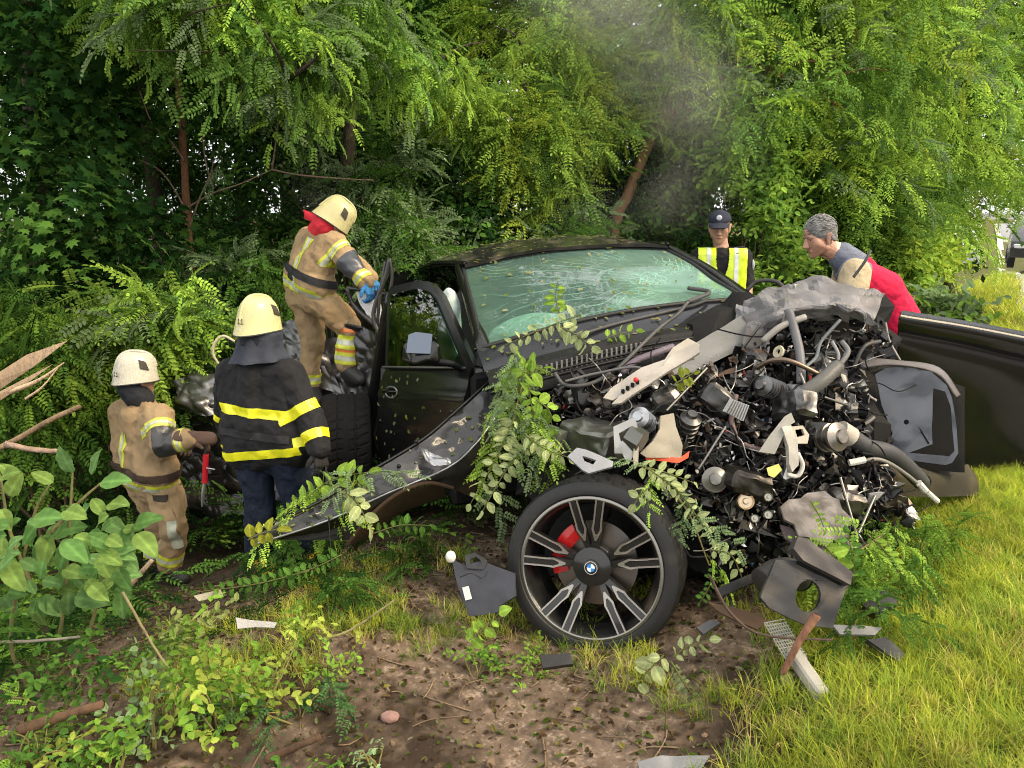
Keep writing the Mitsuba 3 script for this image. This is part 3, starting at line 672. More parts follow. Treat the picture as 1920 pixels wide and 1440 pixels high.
# front door, swung open, with its window and mirror
H0, R0 = P(893, 692, 4.18), P(722, 690, 4.92)
DX = norm(R0 - H0); DU = norm(P(735, 546, 4.98) - R0); DU = norm(DU - DX * np.dot(DU, DX)); DN = norm(np.cross(DX, DU)); 
if np.dot(DN, EYE - H0) < 0: DN = -DN
MD = np.stack([DX, DU, DN], 1); DL = np.linalg.norm(R0 - H0)
if np.linalg.det(MD) < 0: MD = np.stack([DX, DU, -DN], 1)
def dpt(s, h, o=0.0): return H0 + DX * s + DU * h + DN * o
dg = np.array([[dpt(s, h, 0.055 * math.sin(math.pi * (h + .70) / .72) ** .7 + 0.012 * math.exp(-((h + .17) / .03) ** 2) - .03 * s) for h in np.linspace(-.70, 0.0, 22)] for s in np.linspace(0.0, DL, 24)])
door = take('front_door', car)
scene[door] = shape(sheet(dg, 0.05), 'paint', BLACK, smooth=45, dirt=(.10, .08, .05), dirt_amt=.12)
labels[door] = {'label': 'black front door swung open'}
outer = [(DL, -.01), (DL - .005, .50), (DL - .05, .535), (.60, .55), (.47, .52), (.36, .44), (.0, -.01)]
inner = [(DL - .06, .0), (DL - .065, .475), (.60, .49), (.50, .465), (.42, .41), (.11, .0)]
fr = Polygon(outer, [inner])
add('window_frame', prism(fr, .035, MD, H0 - DN * 0.0), 'paint', (0.012, 0.012, 0.012), door, smooth=30)
gl = Polygon(inner).buffer(.006); m = trimesh.creation.triangulate_polygon(gl, engine='earcut')
gq = np.array([H0 + DX * a + DU * b + DN * .012 for a, b in m[0]]); 
scene[take('window', door)] = mikit.ply((gq, m[1]), 'tinted_glass', smooth=False)
add('belt_strip', tube([dpt(.05, .005, .04), dpt(.5, .005, .05), dpt(DL - .03, .005, .035)], .009, 6), 'metal', (0.2, 0.2, 0.2), door, smooth=True)
hp = [dpt(.80 + .07 * math.cos(a), -.155 + .035 * math.sin(a), .062) for a in np.linspace(0, 2 * math.pi, 21)]
add('handle_ring', tube(hp, .006, 5, cap=False), 'metal', (0.35, 0.35, 0.35), door, smooth=True)
add('handle', tube([dpt(.73, -.15, .06), dpt(.80, -.15, .085), dpt(.90, -.15, .06)], .011, 6), 'paint', BLACK, door, smooth=True)
# inner edge of the open door and hinge post
add('door_edge', tube([dpt(DL, -.7, 0), dpt(DL + .01, 0, 0)], .03, 8), 'paint', BLACK, door, smooth=True)
mir = P(806, 662, 4.28)
hull = Manifold.hull_points(np.array([mir + DX * a + DU * b + DN * c for a, b, c in [(-.11, -.05, 0), (-.11, .05, .01), (.05, .10, .02), (.10, .085, .03), (.12, .0, .03), (.10, -.07, .02), (-.08, -.075, .01), (.0, .09, .10), (.10, .05, .12), (.11, -.05, .12), (.0, -.07, .12), (-.09, -.04, .07), (-.09, .03, .06), (.05, .08, .11)]]))
hm = trimesh.Trimesh(*as_vf(hull)).subdivide().subdivide().subdivide(); trimesh.smoothing.filter_taubin(hm, iterations=12)
mk = take('mirror', door); scene[mk] = shape(hm, 'paint', BLACK, smooth=True); labels[mk] = {'label': 'glossy door mirror housing'}
mgn = norm(norm(EYE - mir) + norm([-.15, -.55, .82])); mgx = norm(np.cross([0, 0, 1.0], mgn)); add('sheen_plate', prism(Polygon([(-.085, -.06), (.05, -.065), (.055, .055), (-.04, .068), (-.08, .05)]), .008, np.stack([mgx, np.cross(mgn, mgx), mgn], 1), mir + mgn * .138 + DX * .045), 'chrome', (.13, .15, .18), mk, smooth=20)  # added bright plate, stands for the sky reflected in the black housing
add('mirror_arm', tube([mir + DX * -.08 + DU * -.05, mir + DX * -.16 + DU * -.06 - DN * .05, dpt(.10, -.0, .03)], .022, 8), 'plastic', BLACK, mk, smooth=True)
# hinge post / rear frame of the aperture and bent rear door frame
add('hinge_post', tube(path([(905, 690, 4.12), (893, 780, 4.12), (880, 880, 4.15)], 4), .05, 8), 'paint', BLACK, car, smooth=True)
add('sill', tube(path([(900, 900, 4.05), (780, 920, 4.7), (690, 900, 5.3)], 5), .07, 8), 'paint', BLACK, car, smooth=True)
for q, r in (([(718, 640, 5.15), (700, 590, 5.2), (722, 520, 5.2), (730, 485, 5.2)], .016), ([(705, 640, 5.2), (712, 560, 5.2), (722, 490, 5.22)], .012), ([(650, 540, 5.3), (690, 545, 5.3), (722, 552, 5.25)], .014), ([(650, 540, 5.3), (665, 575, 5.3), (715, 620, 5.25)], .016), ([(730, 485, 5.2), (735, 520, 5.2), (728, 560, 5.2)], .012)):
    add('door_frame_bar', tube(path(q, 5), r, 7), 'paint', (0.03, 0.03, 0.03), car, smooth=True)
add('trim_panel', sheet(crumple(rows([[(668, 548, 5.32), (695, 552, 5.32), (712, 562, 5.3)], [(675, 570, 5.3), (700, 585, 5.3), (716, 600, 5.28)], [(690, 590, 5.3), (705, 610, 5.3), (716, 625, 5.28)]], 5, 4), .02, 9, 3), .01), 'matt', (0.6, 0.6, 0.62), car, smooth=40, label='pale grey inner trim of the torn rear door')
add('rear_door', sheet(crumple(rows([[(640, 600, 5.4), (690, 620, 5.3), (720, 640, 5.2)], [(645, 680, 5.4), (690, 690, 5.3), (715, 700, 5.2)], [(650, 760, 5.4), (690, 780, 5.3), (705, 860, 5.15)]], 14, 14), .05, 6, 5), .02), 'metal', (0.08, 0.08, 0.085), car, smooth=30, vary=.5, dirt=(.12, .11, .06), dirt_amt=.3, label='crushed rear door')
pil = path([(735, 548, 5.05), (718, 640, 5.1), (700, 760, 5.2), (690, 880, 5.25)], 4)
add('pillar', tube(pil, .045, 8), 'paint', BLACK, car, smooth=True)

# crumpled rear bodywork among the firefighters
wrecks = [([[(325, 715, 5.5), (365, 700, 5.5), (420, 705, 5.5)], [(330, 750, 5.4), (375, 745, 5.35), (425, 740, 5.4)], [(325, 765, 5.5), (380, 780, 5.3), (430, 770, 5.4)]], 'silver grey crumpled panel between two firefighters', (.17, .17, .175)),
          ([[(520, 610, 5.9), (560, 600, 5.9), (600, 605, 5.85)], [(530, 650, 5.8), (570, 655, 5.75), (610, 650, 5.8)], [(540, 700, 5.7), (580, 720, 5.7), (640, 740, 5.6)]], 'crumpled grey panel behind the legs of the climbing firefighter', (.15, .15, .155)),
          ([[(600, 640, 5.85), (640, 630, 5.8), (670, 640, 5.7)], [(605, 690, 5.75), (640, 690, 5.7), (668, 690, 5.65)], [(600, 740, 5.7), (640, 745, 5.6), (680, 740, 5.5)]], 'torn dark panel under the knee of the climbing firefighter', (.12, .12, .125))]
for rr, lab, col in wrecks:
    add('body_panel', sheet(crumple(rows(rr, 14, 14), .05, 6, len(lab)), .006), 'metal', col, car, smooth=30, vary=.5, scale=9, dirt=(.14, .12, .08), dirt_amt=.25, label=lab)
rear = rows([[(330, 770, 5.7), (430, 760, 5.7), (540, 740, 5.8), (660, 740, 5.8)], [(345, 850, 5.5), (440, 850, 5.45), (540, 840, 5.5), (680, 850, 5.5)], [(350, 960, 5.35), (440, 970, 5.3), (540, 980, 5.3), (690, 930, 5.3)]], 14, 16)
add('rear_body', sheet(crumple(rear, .07, 4, 8), .12), 'paint', BLACK, car, smooth=35, dirt=(.05, .045, .035), dirt_amt=.3, label='crushed black rear bodywork down in the ditch')

# wheels
def wheel_axes(n):
    n = norm(n); x = norm(np.cross([0, 0, 1.0], n)); return np.stack([x, np.cross(n, x), n], 1)   # x right, y up, z outward
def tyre_mesh(R, ri, w, M, C, n=180):
    pr = [(ri, 0.0), (ri + .012, .012), (R - .045, .016), (R - .015, .004), (R - .004, -.022), (R, -.05), (R, -.085), (R - .008, -.088), (R - .008, -.096), (R, -.099), (R, -w / 2 + .006), (R - .008, -w / 2 + .003), (R - .008, -w / 2 - .003), (R, -w / 2 - .006)]
    pr = pr + [(r, -w - z) for r, z in pr[::-1]]
    v, f = lathe(pr, n)
    k = np.arange(len(v)) // len(pr); sh = (np.hypot(v[:, 0], v[:, 1]) > R - .006) & (np.abs(v[:, 2] + w / 2) > .04)
    sip = sh & (((k + (v[:, 2] * 40).astype(int)) % 5) == 0); v[sip, :2] *= 1 - .009 / R
    return v @ M.T + C, f
C1 = P(1107, 1066, 3.05); M1 = wheel_axes([-.31, -.93, .20])
wheel = take('front_wheel', car)
labels[wheel] = {'label': 'front wheel turned outward, with five double spokes and a red brake caliper'}
R_, ri_ = .393, .312
add('tyre', tyre_mesh(R_, ri_, .29, M1, C1), 'rubber', (0.013, 0.013, 0.0135), wheel, smooth=32, dirt=(.05, .038, .025), dirt_amt=.25, dirt_scale=9)
add('rim_lip', lathe([(ri_ + .004, -.01), (ri_ + .004, .008), (ri_ - .006, .011), (ri_ - .011, .008), (ri_ - .011, -.012)], 96, M1, C1), 'metal', (.24, .23, .21), wheel, smooth=40)
add('rim', lathe([(ri_ - .011, .004), (ri_ - .03, -.02), (ri_ - .04, -.09), (ri_ - .045, -.10), (ri_ - .035, -.11), (ri_ - .05, -.2), (ri_ - .03, -.27), (ri_ - .028, -.27), (ri_ - .045, -.2), (ri_ - .03, -.11), (ri_ - .025, -.02), (ri_ - .004, .0)], 80, M1, C1), 'paint', (.012, .012, .012), wheel, smooth=40, dirt=(.09, .07, .05), dirt_amt=.3)
hub = [(0, -.02), (.05, -.02), (.085, -.03), (.085, -.07), (0, -.07)]
add('hub', lathe(hub, 40, M1, C1), 'paint', (.012, .012, .012), wheel, smooth=40)
for k in range(5):
    for sgn in (-1, 1):
        a = math.radians(97 + 72 * k + sgn * 11.5); d = np.array([math.cos(a), math.sin(a)]); s = np.array([-d[1], d[0]])
        a0 = math.radians(97 + 72 * k + sgn * 6.0); d0 = np.array([math.cos(a0), math.sin(a0)])
        def q(r, o): return d * r + s * o
        def zz(r): return -.05 + .055 * np.clip((r - .05) / .25, 0, 1) ** .7
        sp = [d0 * .055 + s * .012, q(.15, .017), q(.302, .019), q(.302, -.019), q(.15, -.017), d0 * .055 - s * .012]
        top = np.array([M1 @ [p[0], p[1], zz(np.hypot(*p))] + C1 for p in sp]); bot = np.array([M1 @ [p[0] * .985, p[1] * .985, zz(np.hypot(*p)) - .045] + C1 for p in sp])
        mesh = Manifold.hull_points(np.vstack([top[[0, 1, 4, 5]], bot[[0, 1, 4, 5]]])) + Manifold.hull_points(np.vstack([top[[1, 2, 3, 4]], bot[[1, 2, 3, 4]]]))
        sk = take('spoke', wheel); scene[sk] = shape(mesh, 'paint', (.012, .012, .012), smooth=25)
        # machined outline: a long arrow-headed loop proud of the spoke
        o = sgn
        loop = [q(.305, .0205), q(.20, .0195), q(.170, .023), q(.118, .004), q(.118, -.004), q(.170, -.023), q(.20, -.0195), q(.305, -.0205)]
        ins = [q(.32, .0130), q(.203, .0120), q(.172, .0135), q(.148, .004), q(.148, -.004), q(.172, -.0135), q(.203, -.0120), q(.32, -.0130)]
        pg = Polygon([tuple(x) for x in loop], ).difference(Polygon([tuple(x) for x in ins]).buffer(.0005))
        pv, pf = cat_meshes([(lambda m: (np.array(m.vertices), np.array(m.faces)))(trimesh.creation.extrude_polygon(gm, .004, engine='earcut')) for gm in getattr(pg, 'geoms', [pg])])
        pv[:, 2] += zz(np.hypot(pv[:, 0], pv[:, 1])) + .0005
        add('machined_edge', (pv @ M1.T + C1, pf), 'metal', (.33, .31, .28), wheel, smooth=20)
add('brake_disc', lathe([(.05, -.12), (.19, -.12), (.19, -.15), (.05, -.15)], 48, M1, C1), 'metal', (.12, .11, .10), wheel, smooth=30, dirt=(.1, .06, .03), dirt_amt=.4)
add('brake_drum', lathe([(0, -.09), (.07, -.09), (.08, -.10), (.08, -.13)], 40, M1, C1), 'metal', (.3, .3, .3), wheel, smooth=30)
cal = []
for a0, a1 in ((126, 163), (174, 202)):
    aa = np.radians(np.linspace(a0, a1, 9)); 
    pts = [(r * math.cos(t), r * math.sin(t), z) for t in aa for r, z in ((.13, -.10), (.17, -.09), (.198, -.10), (.198, -.14), (.13, -.14))]
    cal.append(as_vf(Manifold.hull_points(np.array(pts) @ M1.T + C1)))
add('brake_caliper', cal, 'paint', (.55, .012, .012), wheel, smooth=30, label='bright red brake caliper')
cap = take('hub_cap', wheel)
scene[cap] = shape(lathe([(0, -.008), (.026, -.009), (.034, -.012), (.036, -.022), (0, -.022)], 32, M1, C1), 'paint', (.012, .012, .012), smooth=30)
labels[cap] = {'label': 'black hub cap with a round blue and white emblem'}
ring_, inn = Point(0, 0).buffer(.0285, 32).difference(Point(0, 0).buffer(.0265, 32)), Point(0, 0).buffer(.0175, 32)
def emb(poly, z): 
    v, f = cat_meshes([(lambda m: (np.array(m.vertices), np.array(m.faces)))(trimesh.creation.extrude_polygon(gm, .0012, engine='earcut')) for gm in getattr(poly, 'geoms', [poly])]); v[:, 2] += z; return v @ M1.T + C1, f
add('emblem', emb(ring_, -.009), 'metal', (.75, .75, .75), wheel, smooth=20)
qd = [inn.intersection(Polygon([(0, 0), (x, 0), (x, y), (0, y)])) for x, y in ((.02, .02), (-.02, .02), (-.02, -.02), (.02, -.02))]
add('emblem', emb(qd[0].union(qd[2]), -.0082), 'plastic', (.80, .82, .85), wheel, smooth=20)
add('emblem', emb(qd[1].union(qd[3]), -.0082), 'plastic', (.02, .20, .55), wheel, smooth=20)
add('axle', tube([C1 - M1[:, 2] * .1, C1 - M1[:, 2] * .5 + [.1, .1, .05]], .04, 8), 'metal', (.06, .06, .06), car, smooth=True)
C2 = P(648, 842, 5.05); M2 = wheel_axes([-.97, -.22, .05])
rw = take('rear_wheel', car); labels[rw] = {'label': 'rear wheel seen tread on beneath the climbing firefighter'}
add('tyre', tyre_mesh(.385, .30, .30, M2, C2 - M2[:, 2] * -.15), 'matt', (0.006, 0.006, 0.0062), rw, smooth=32, dirt=(.06, .05, .035), dirt_amt=.2)
add('rim', lathe([(.0, -.09), (.1, -.08), (.27, -.03), (.305, .0), (.305, -.27), (0, -.2)], 40, M2, C2 + M2[:, 2] * .15), 'paint', BLACK, rw, smooth=30)

# front wing, peeled outward
up = [(928, 712, 3.96), (865, 768, 3.82), (795, 828, 3.68), (700, 886, 3.55), (600, 946, 3.46), (478, 1004, 3.40)]
mdl = [(936, 738, 3.93), (880, 794, 3.79), (816, 848, 3.66), (712, 900, 3.53), (604, 957, 3.45), (480, 1009, 3.39)]
lo = [(936, 770, 3.86), (892, 830, 3.72), (838, 876, 3.62), (728, 922, 3.50), (614, 974, 3.43), (484, 1017, 3.39)]
wing = take('front_wing', car)
wg = crumple(rows([up, mdl, lo], 10, 8), .028, 7, 4)
scene[wing] = shape(sheet(wg, .006), 'paint', (.028, .028, .031), smooth=18, vary=.5, dirt=(.10, .10, .10), dirt_amt=.3, dirt_scale=11)
labels[wing] = {'label': 'torn front wing peeled outward to the left'}
skin = crumple(rows([lo, [(930, 850, 3.78), (890, 880, 3.68), (830, 895, 3.60), (735, 930, 3.50), (640, 985, 3.45), (520, 1012, 3.41)], [(905, 935, 3.74), (880, 930, 3.66), (810, 904, 3.58), (742, 930, 3.51), (690, 968, 3.47), (656, 1012, 3.44)]], 8, 8), .012, 6, 6)
add('wing_skin', sheet(skin, .005), 'plastic', (.006, .0055, .004), wing, smooth=35, dirt=(.035, .026, .015), dirt_amt=.35)
add('arch_lip', tube(path([(650, 1022, 3.42), (690, 972, 3.45), (742, 928, 3.49), (800, 906, 3.55), (850, 915, 3.6)], 6), .010, 7), 'matt', (.05, .03, .018), wing, smooth=True, label='brown wheel arch lip')
add('arch_liner', sheet(rows([[(655, 1010, 3.43), (740, 932, 3.5), (830, 905, 3.58)], [(665, 1030, 3.6), (745, 965, 3.7), (835, 930, 3.75)]], 6, 5), .006), 'matt', (.04, .026, .016), wing, smooth=True)
add('wing_edge', tube(path([(a, b - 6, c + .01) for a, b, c in up], 5), .008, 5), 'paint', (.01, .01, .01), wing, smooth=True)
add('wing_edge', tube(path([(a, b + 2, c - .008) for a, b, c in lo], 5), .006, 5), 'metal', (.40, .40, .41), wing, smooth=True)
for px, py, Y in ((772, 822, 3.66), (838, 766, 3.78), (905, 725, 3.9), (740, 868, 3.58)):
    add('bolt', sphere(.011, P(px + 8, py + 6, Y - .03), 1), 'plastic', BLACK, wing, smooth=True)
add('torn_flange', sheet(crumple(rows([[(788, 838, 3.62), (810, 850, 3.58), (846, 862, 3.56)], [(798, 862, 3.55), (815, 872, 3.52), (842, 874, 3.54)]], 5, 5), .02, 20, 1), .004), 'metal', (.35, .35, .36), wing, smooth=False)

# scuttle and cowl below the glass
d_ = lambda p, a, b: p + np.array([0, 0, -a]) - BACK * b
sc0 = np.array([A0 + (B0 - A0) * t for t in np.linspace(-.02, 1.0, 24)])
bul = np.sin(np.pi * np.linspace(0, 1, 24))[:, None] * norm(np.cross(B0 - A0, TL0 - A0)) * .06
sg = np.stack([sc0 + bul + np.array([0, 0, -.012]), d_(sc0 + bul, .055, .10), d_(sc0 + bul * .9, .10, .17)], 1)
add('scuttle', sheet(sg, .012), 'paint', (.014, .015, .02), car, smooth=40, label='glossy black scuttle under the windscreen')
cg = np.stack([d_(sc0 + bul * .9, .095, .17), d_(sc0 + bul * .85, .11, .24), d_(sc0 + bul * .8, .20, .27), d_(sc0 + bul * .7, .24, .27)], 1)
for f_, w_ in ((.30, .004), (.55, .005), (.8, .005)):
    add('cowl_rib', tube(cg[:, 1] * (1 - f_) + cg[:, 2] * f_ - BACK * .012, w_ + .003, 6), 'rubber', BLACK, car, smooth=True)
cowl = take('cowl', car); scene[cowl] = shape(sheet(cg, .014), 'plastic', COAL, smooth=40, vary=.3); labels[cowl] = {'label': 'black plastic cowl with a row of grille slats'}
for k in range(26):
    t = .07 + .44 * k / 25; p = A0 + (B0 - A0) * t + norm(np.cross(B0 - A0, TL0 - A0)) * .06 * math.sin(math.pi * t) * .85
    q0 = d_(p, .113, .25)
    add('slat', box((.009, .012, .055), 0, Mc, q0 + np.array([0, 0, -.03]) - BACK * .016), 'plastic', (.16, .16, .155), cowl, smooth=False)
for q, r in (([(1290, 566, 4.1), (1270, 590, 4.05), (1240, 612, 4.0), (1195, 655, 3.85), (1150, 700, 3.75)], .011), ([(1075, 632, 3.95), (1160, 606, 4.05), (1290, 575, 4.2), (1330, 560, 4.3)], .009), ([(1290, 566, 4.1), (1330, 548, 4.3), (1290, 540, 4.4)], .012)):
    add('wiper', tube(path(q, 6), r, 7), 'plastic', (.06, .06, .06), car, smooth=True)

# bonnet remains
br = [[(1375, 566, 4.15), (1450, 530, 4.05), (1530, 520, 4.0), (1610, 528, 3.92), (1662, 540, 3.85)],
      [(1392, 592, 3.92), (1462, 552, 3.84), (1540, 544, 3.78), (1606, 550, 3.72), (1645, 585, 3.68)],
      [(1402, 620, 3.80), (1458, 588, 3.66), (1540, 570, 3.62), (1600, 576, 3.60), (1642, 610, 3.60)],
      [(1408, 660, 3.76), (1455, 622, 3.72), (1540, 602, 3.70), (1600, 604, 3.68), (1650, 626, 3.66)]]
bn = take('bonnet', car); br = [r_[:5] for r_ in br]
scene[bn] = shape(sheet(crumple(rows(br, 9, 8), .075, 5, 12), .005), 'plastic', (.155, .15, .155), smooth=13, vary=.5, scale=8, dirt=(.10, .085, .075), dirt_amt=.45)
labels[bn] = {'label': 'crumpled grey bonnet remains above the engine'}
add('bonnet_fold', sheet(crumple(rows([[(1378, 568, 4.1), (1400, 575, 4.0), (1432, 580, 3.9)], [(1375, 620, 3.95), (1402, 640, 3.8), (1440, 640, 3.72)], [(1388, 690, 3.82), (1405, 700, 3.68), (1428, 705, 3.66)], [(1396, 735, 3.75), (1406, 745, 3.66), (1416, 745, 3.66)]], 6, 6), .06, 8, 5), .005), 'plastic', (.21, .205, .21), bn, smooth=20, vary=.4, label='torn pale fold of the bonnet')
add('bonnet_strip', sheet(crumple(rows([[(1232, 700, 3.78), (1310, 640, 3.86), (1410, 582, 4.0)], [(1270, 705, 3.70), (1330, 662, 3.74), (1422, 622, 3.84)], [(1282, 712, 3.68), (1345, 676, 3.72), (1424, 640, 3.82)]], 8, 5), .012, 6, 2), .006), 'matt', (.17, .168, .16), bn, smooth=35, vary=.35, label='grey flat strip of bonnet')

# long black panel at the right and the grey bracket before it
pr_ = [[(1690, 584, 4.36), (1800, 602, 4.38), (1920, 624, 4.36), (2080, 656, 4.31)],
       [(1686, 598, 4.31), (1800, 616, 4.33), (1920, 640, 4.31), (2080, 672, 4.26)],
       [(1684, 628, 4.36), (1800, 650, 4.38), (1920, 676, 4.36), (2080, 708, 4.31)],
       [(1684, 640, 4.32), (1800, 662, 4.34), (1920, 690, 4.32), (2080, 722, 4.27)],
       [(1690, 740, 4.44), (1800, 770, 4.44), (1920, 790, 4.40), (2080, 810, 4.36)],
       [(1735, 870, 4.50), (1830, 892, 4.48), (1925, 892, 4.44), (2080, 900, 4.40)]]
add('side_panel', sheet(rows(pr_, 8, 5), .02), 'paint', BLACK, car, smooth=40, dirt=(.10, .09, .07), dirt_amt=.1, label='long glossy black body panel bent out to the right over the grass')
p0 = P(1720, 780, 3.62); nb = norm([-.25, -.95, .18])
brk = [(1640, 702), (1660, 690), (1700, 686), (1745, 697), (1775, 722), (1785, 745), (1794, 800), (1797, 850), (1785, 868), (1772, 872), (1705, 862), (1650, 850), (1668, 826), (1672, 812), (1652, 760), (1645, 722)]
hole = [(1750, 728), (1772, 734), (1782, 760), (1790, 846), (1780, 856), (1702, 848), (1748, 832), (1746, 800)]
pv, pf = plate(brk, p0, nb, .012, [hole, [(1698 + 5 * math.cos(t), 791 + 5 * math.sin(t)) for t in np.linspace(0, 6, 9)]])
bk = take('headlamp_bracket', car); scene[bk] = shape((pv, pf), 'paint', (.060, .067, .085), smooth=20, vary=.5); labels[bk] = {'label': 'grey headlamp bracket with an open window'}
add('bracket_shell', sheet(rows([[(1610, 672, 3.72), (1680, 676, 3.70), (1760, 690, 3.72), (1800, 740, 3.8)], [(1615, 690, 3.66), (1680, 684, 3.64), (1755, 700, 3.64), (1792, 745, 3.66)]], 6, 4), .012), 'plastic', (.10, .09, .09), bk, smooth=True)
add('bracket_slit', tube([on_plane(1722, 800, p0 - [0, .012, 0], nb), on_plane(1742, 832, p0 - [0, .012, 0], nb)], .004, 5), 'matt', BLACK, bk, smooth=True)
bump = rows([[(1600, 835, 3.78), (1690, 858, 3.86), (1790, 872, 4.0), (1812, 872, 4.12)], [(1600, 880, 3.62), (1690, 890, 3.7), (1800, 895, 3.95), (1830, 900, 4.1)], [(1630, 925, 3.66), (1710, 930, 3.75), (1800, 930, 3.92), (1832, 930, 4.05)]], 8, 6)
add('bumper_corner', sheet(bump, .02), 'matt', (.03, .027, .02), car, smooth=40, dirt=(.07, .06, .035), dirt_amt=.4, label='mud flecked bumper corner on the grass')
hb = rows([[(1620, 700, 3.85), (1700, 690, 3.86), (1805, 725, 3.9)], [(1630, 880, 3.8), (1720, 880, 3.82), (1805, 885, 3.86)]], 6, 5)
add('bracket_backing', sheet(hb, .03), 'matt', BLACK, car, smooth=True)  # black sheet added so the bracket opening looks dark
# ------------------------------------------------------------------ torn open engine bay
def Yf(px, py):
    px, py = np.asarray(px, float), np.asarray(py, float)
    return 3.30 - np.where(py < 800, (py - 800) * .0022, (py - 800) * .0011) + ((px - 1430) / 300) ** 2 * .17
gxp, gyp = np.meshgrid(np.linspace(1000, 1640, 34), np.linspace(585, 1075, 26), indexing='ij')
core = np.array([[P(a, max(b, 760 - (a - 985) * .36) if a < 1400 else b, float(Yf(a, b)) + .42) for a, b in zip(r0, r1)] for r0, r1 in zip(gxp, gyp)])
core += (meshkit.fbm(core * 9, 3, 2) - .5)[..., None] * np.array([0, .3, 0])
eng = take('engine', car)
scene[eng] = shape(sheet(core, .30), 'matt', (.010, .010, .010), smooth=40); labels[eng] = {'label': 'torn open engine with an added black sheet behind the scrap'}  # matt black backing, added so nothing shows through the scrap
re_ = np.random.default_rng(99)
zone = Polygon([(1020, 735), (1150, 690), (1290, 700), (1420, 640), (1480, 600), (1640, 590), (1672, 640), (1625, 720), (1630, 830), (1710, 940), (1660, 985), (1590, 1060), (1420, 1075), (1320, 1040), (1290, 930), (1200, 880), (1020, 850)])
def in_zone(n):
    out = []
    while len(out) < n:
        a, b = re_.uniform(1010, 1725), re_.uniform(585, 1080)
        if zone.contains(Point(a, b)): out.append((a, b))
    return out
def rnd_rot():
    q = re_.normal(size=4); q /= np.linalg.norm(q); w, x, y, z = q
    return np.array([[1 - 2 * (y * y + z * z), 2 * (x * y - z * w), 2 * (x * z + y * w)], [2 * (x * y + z * w), 1 - 2 * (x * x + z * z), 2 * (y * z - x * w)], [2 * (x * z - y * w), 2 * (y * z + x * w), 1 - 2 * (x * x + y * y)]])
def chunk(s):
    kind = re_.random()
    R = rnd_rot()
    if kind < .38:   # jagged moulded lump
        pts = re_.normal(size=(10, 3)) * [1, .6, .45]; return (lambda v, f: (v * s * .55 @ R.T, f))(*as_vf(Manifold.hull_points(pts)))
    if kind < .62:   # bracket: folded strip
        w, L = s * .35, s * 1.5; a = re_.uniform(.4, 1.4)
        g = np.array([[[-L * .5, -w, 0], [-L * .5, w, 0]], [[0, -w, re_.uniform(-.2, .2) * s], [0, w, 0]], [[L * .45 * math.cos(a), -w, L * .45 * math.sin(a)], [L * .45 * math.cos(a), w * .6, L * .45 * math.sin(a)]]])
        v, f = sheet(g, s * .07); return v @ R.T, f
    if kind < .8:    # short pipe or bolt
        v, f = tube([[-s * .6, 0, 0], [0, 0, re_.uniform(-.1, .1) * s], [s * .6, 0, 0]], s * re_.uniform(.12, .3), 8); return v @ R.T, f
    if kind < .9:    # flat torn plate
        t = np.sort(re_.uniform(0, 6.28, 7)); pg = Polygon([(math.cos(q) * s * re_.uniform(.4, .9), math.sin(q) * s * re_.uniform(.3, .7)) for q in t]).buffer(0)
        if pg.is_empty or pg.geom_type != 'Polygon': return box((s, s * .5, s * .1), 0, R)
        return prism(pg, s * .08, R, np.zeros(3))
    v, f = lathe([(s * .2, -s * .1), (s * .45, -s * .1), (s * .5, 0), (s * .45, s * .1), (s * .2, s * .1), (s * .2, -s * .1)], 16, R); return v, f
kinds = {'grey_lumps': ('metal', (.085, .083, .08), 190, (.03, .085)), 'black_scrap': ('plastic', (.006, .006, .0065), 560, (.018, .085)), 'grey_scrap': ('metal', (.17, .165, .16), 520, (.010, .040)), 'bright_scrap': ('metal', (.72, .71, .69), 360, (.005, .019)), 'pale_scrap': ('matt', (.34, .31, .275), 190, (.006, .022)),
         'rusty_scrap': ('matt', (.10, .065, .045), 170, (.012, .04)), 'satin_scrap': ('paint', (.014, .014, .016), 240, (.025, .07)), 'red_scrap': ('plastic', (.45, .05, .04), 18, (.008, .02)), 'blue_scrap': ('plastic', (.10, .25, .45), 10, (.008, .016))}
for nm, (mat, col, n, (s0, s1)) in kinds.items():
    parts, cols = [], []
    for a, b in in_zone(n):
        s = re_.uniform(s0, s1) ** 1.0; v, f = chunk(s)
        dy = -.02 + re_.uniform(0, .13) if nm != 'black_scrap' else re_.uniform(0, .2)
        parts.append((v + P(a, b, float(Yf(a, b)) + .05 + dy), f)); cols.append(np.tile(np.array(col) * re_.uniform(.5, 1.25), (len(v), 1)))
    v, f = cat_meshes(parts); c = np.vstack(cols)
    vv = v[f].reshape(-1, 3); cc = c[f].reshape(-1, 3); ff = np.arange(len(vv)).reshape(-1, 3)
    k = take(nm, eng); scene[k] = mikit.ply((vv, ff), mat, smooth=False, color=np.clip(cc, 0, 1)); labels[k] = {'kind': 'stuff'}
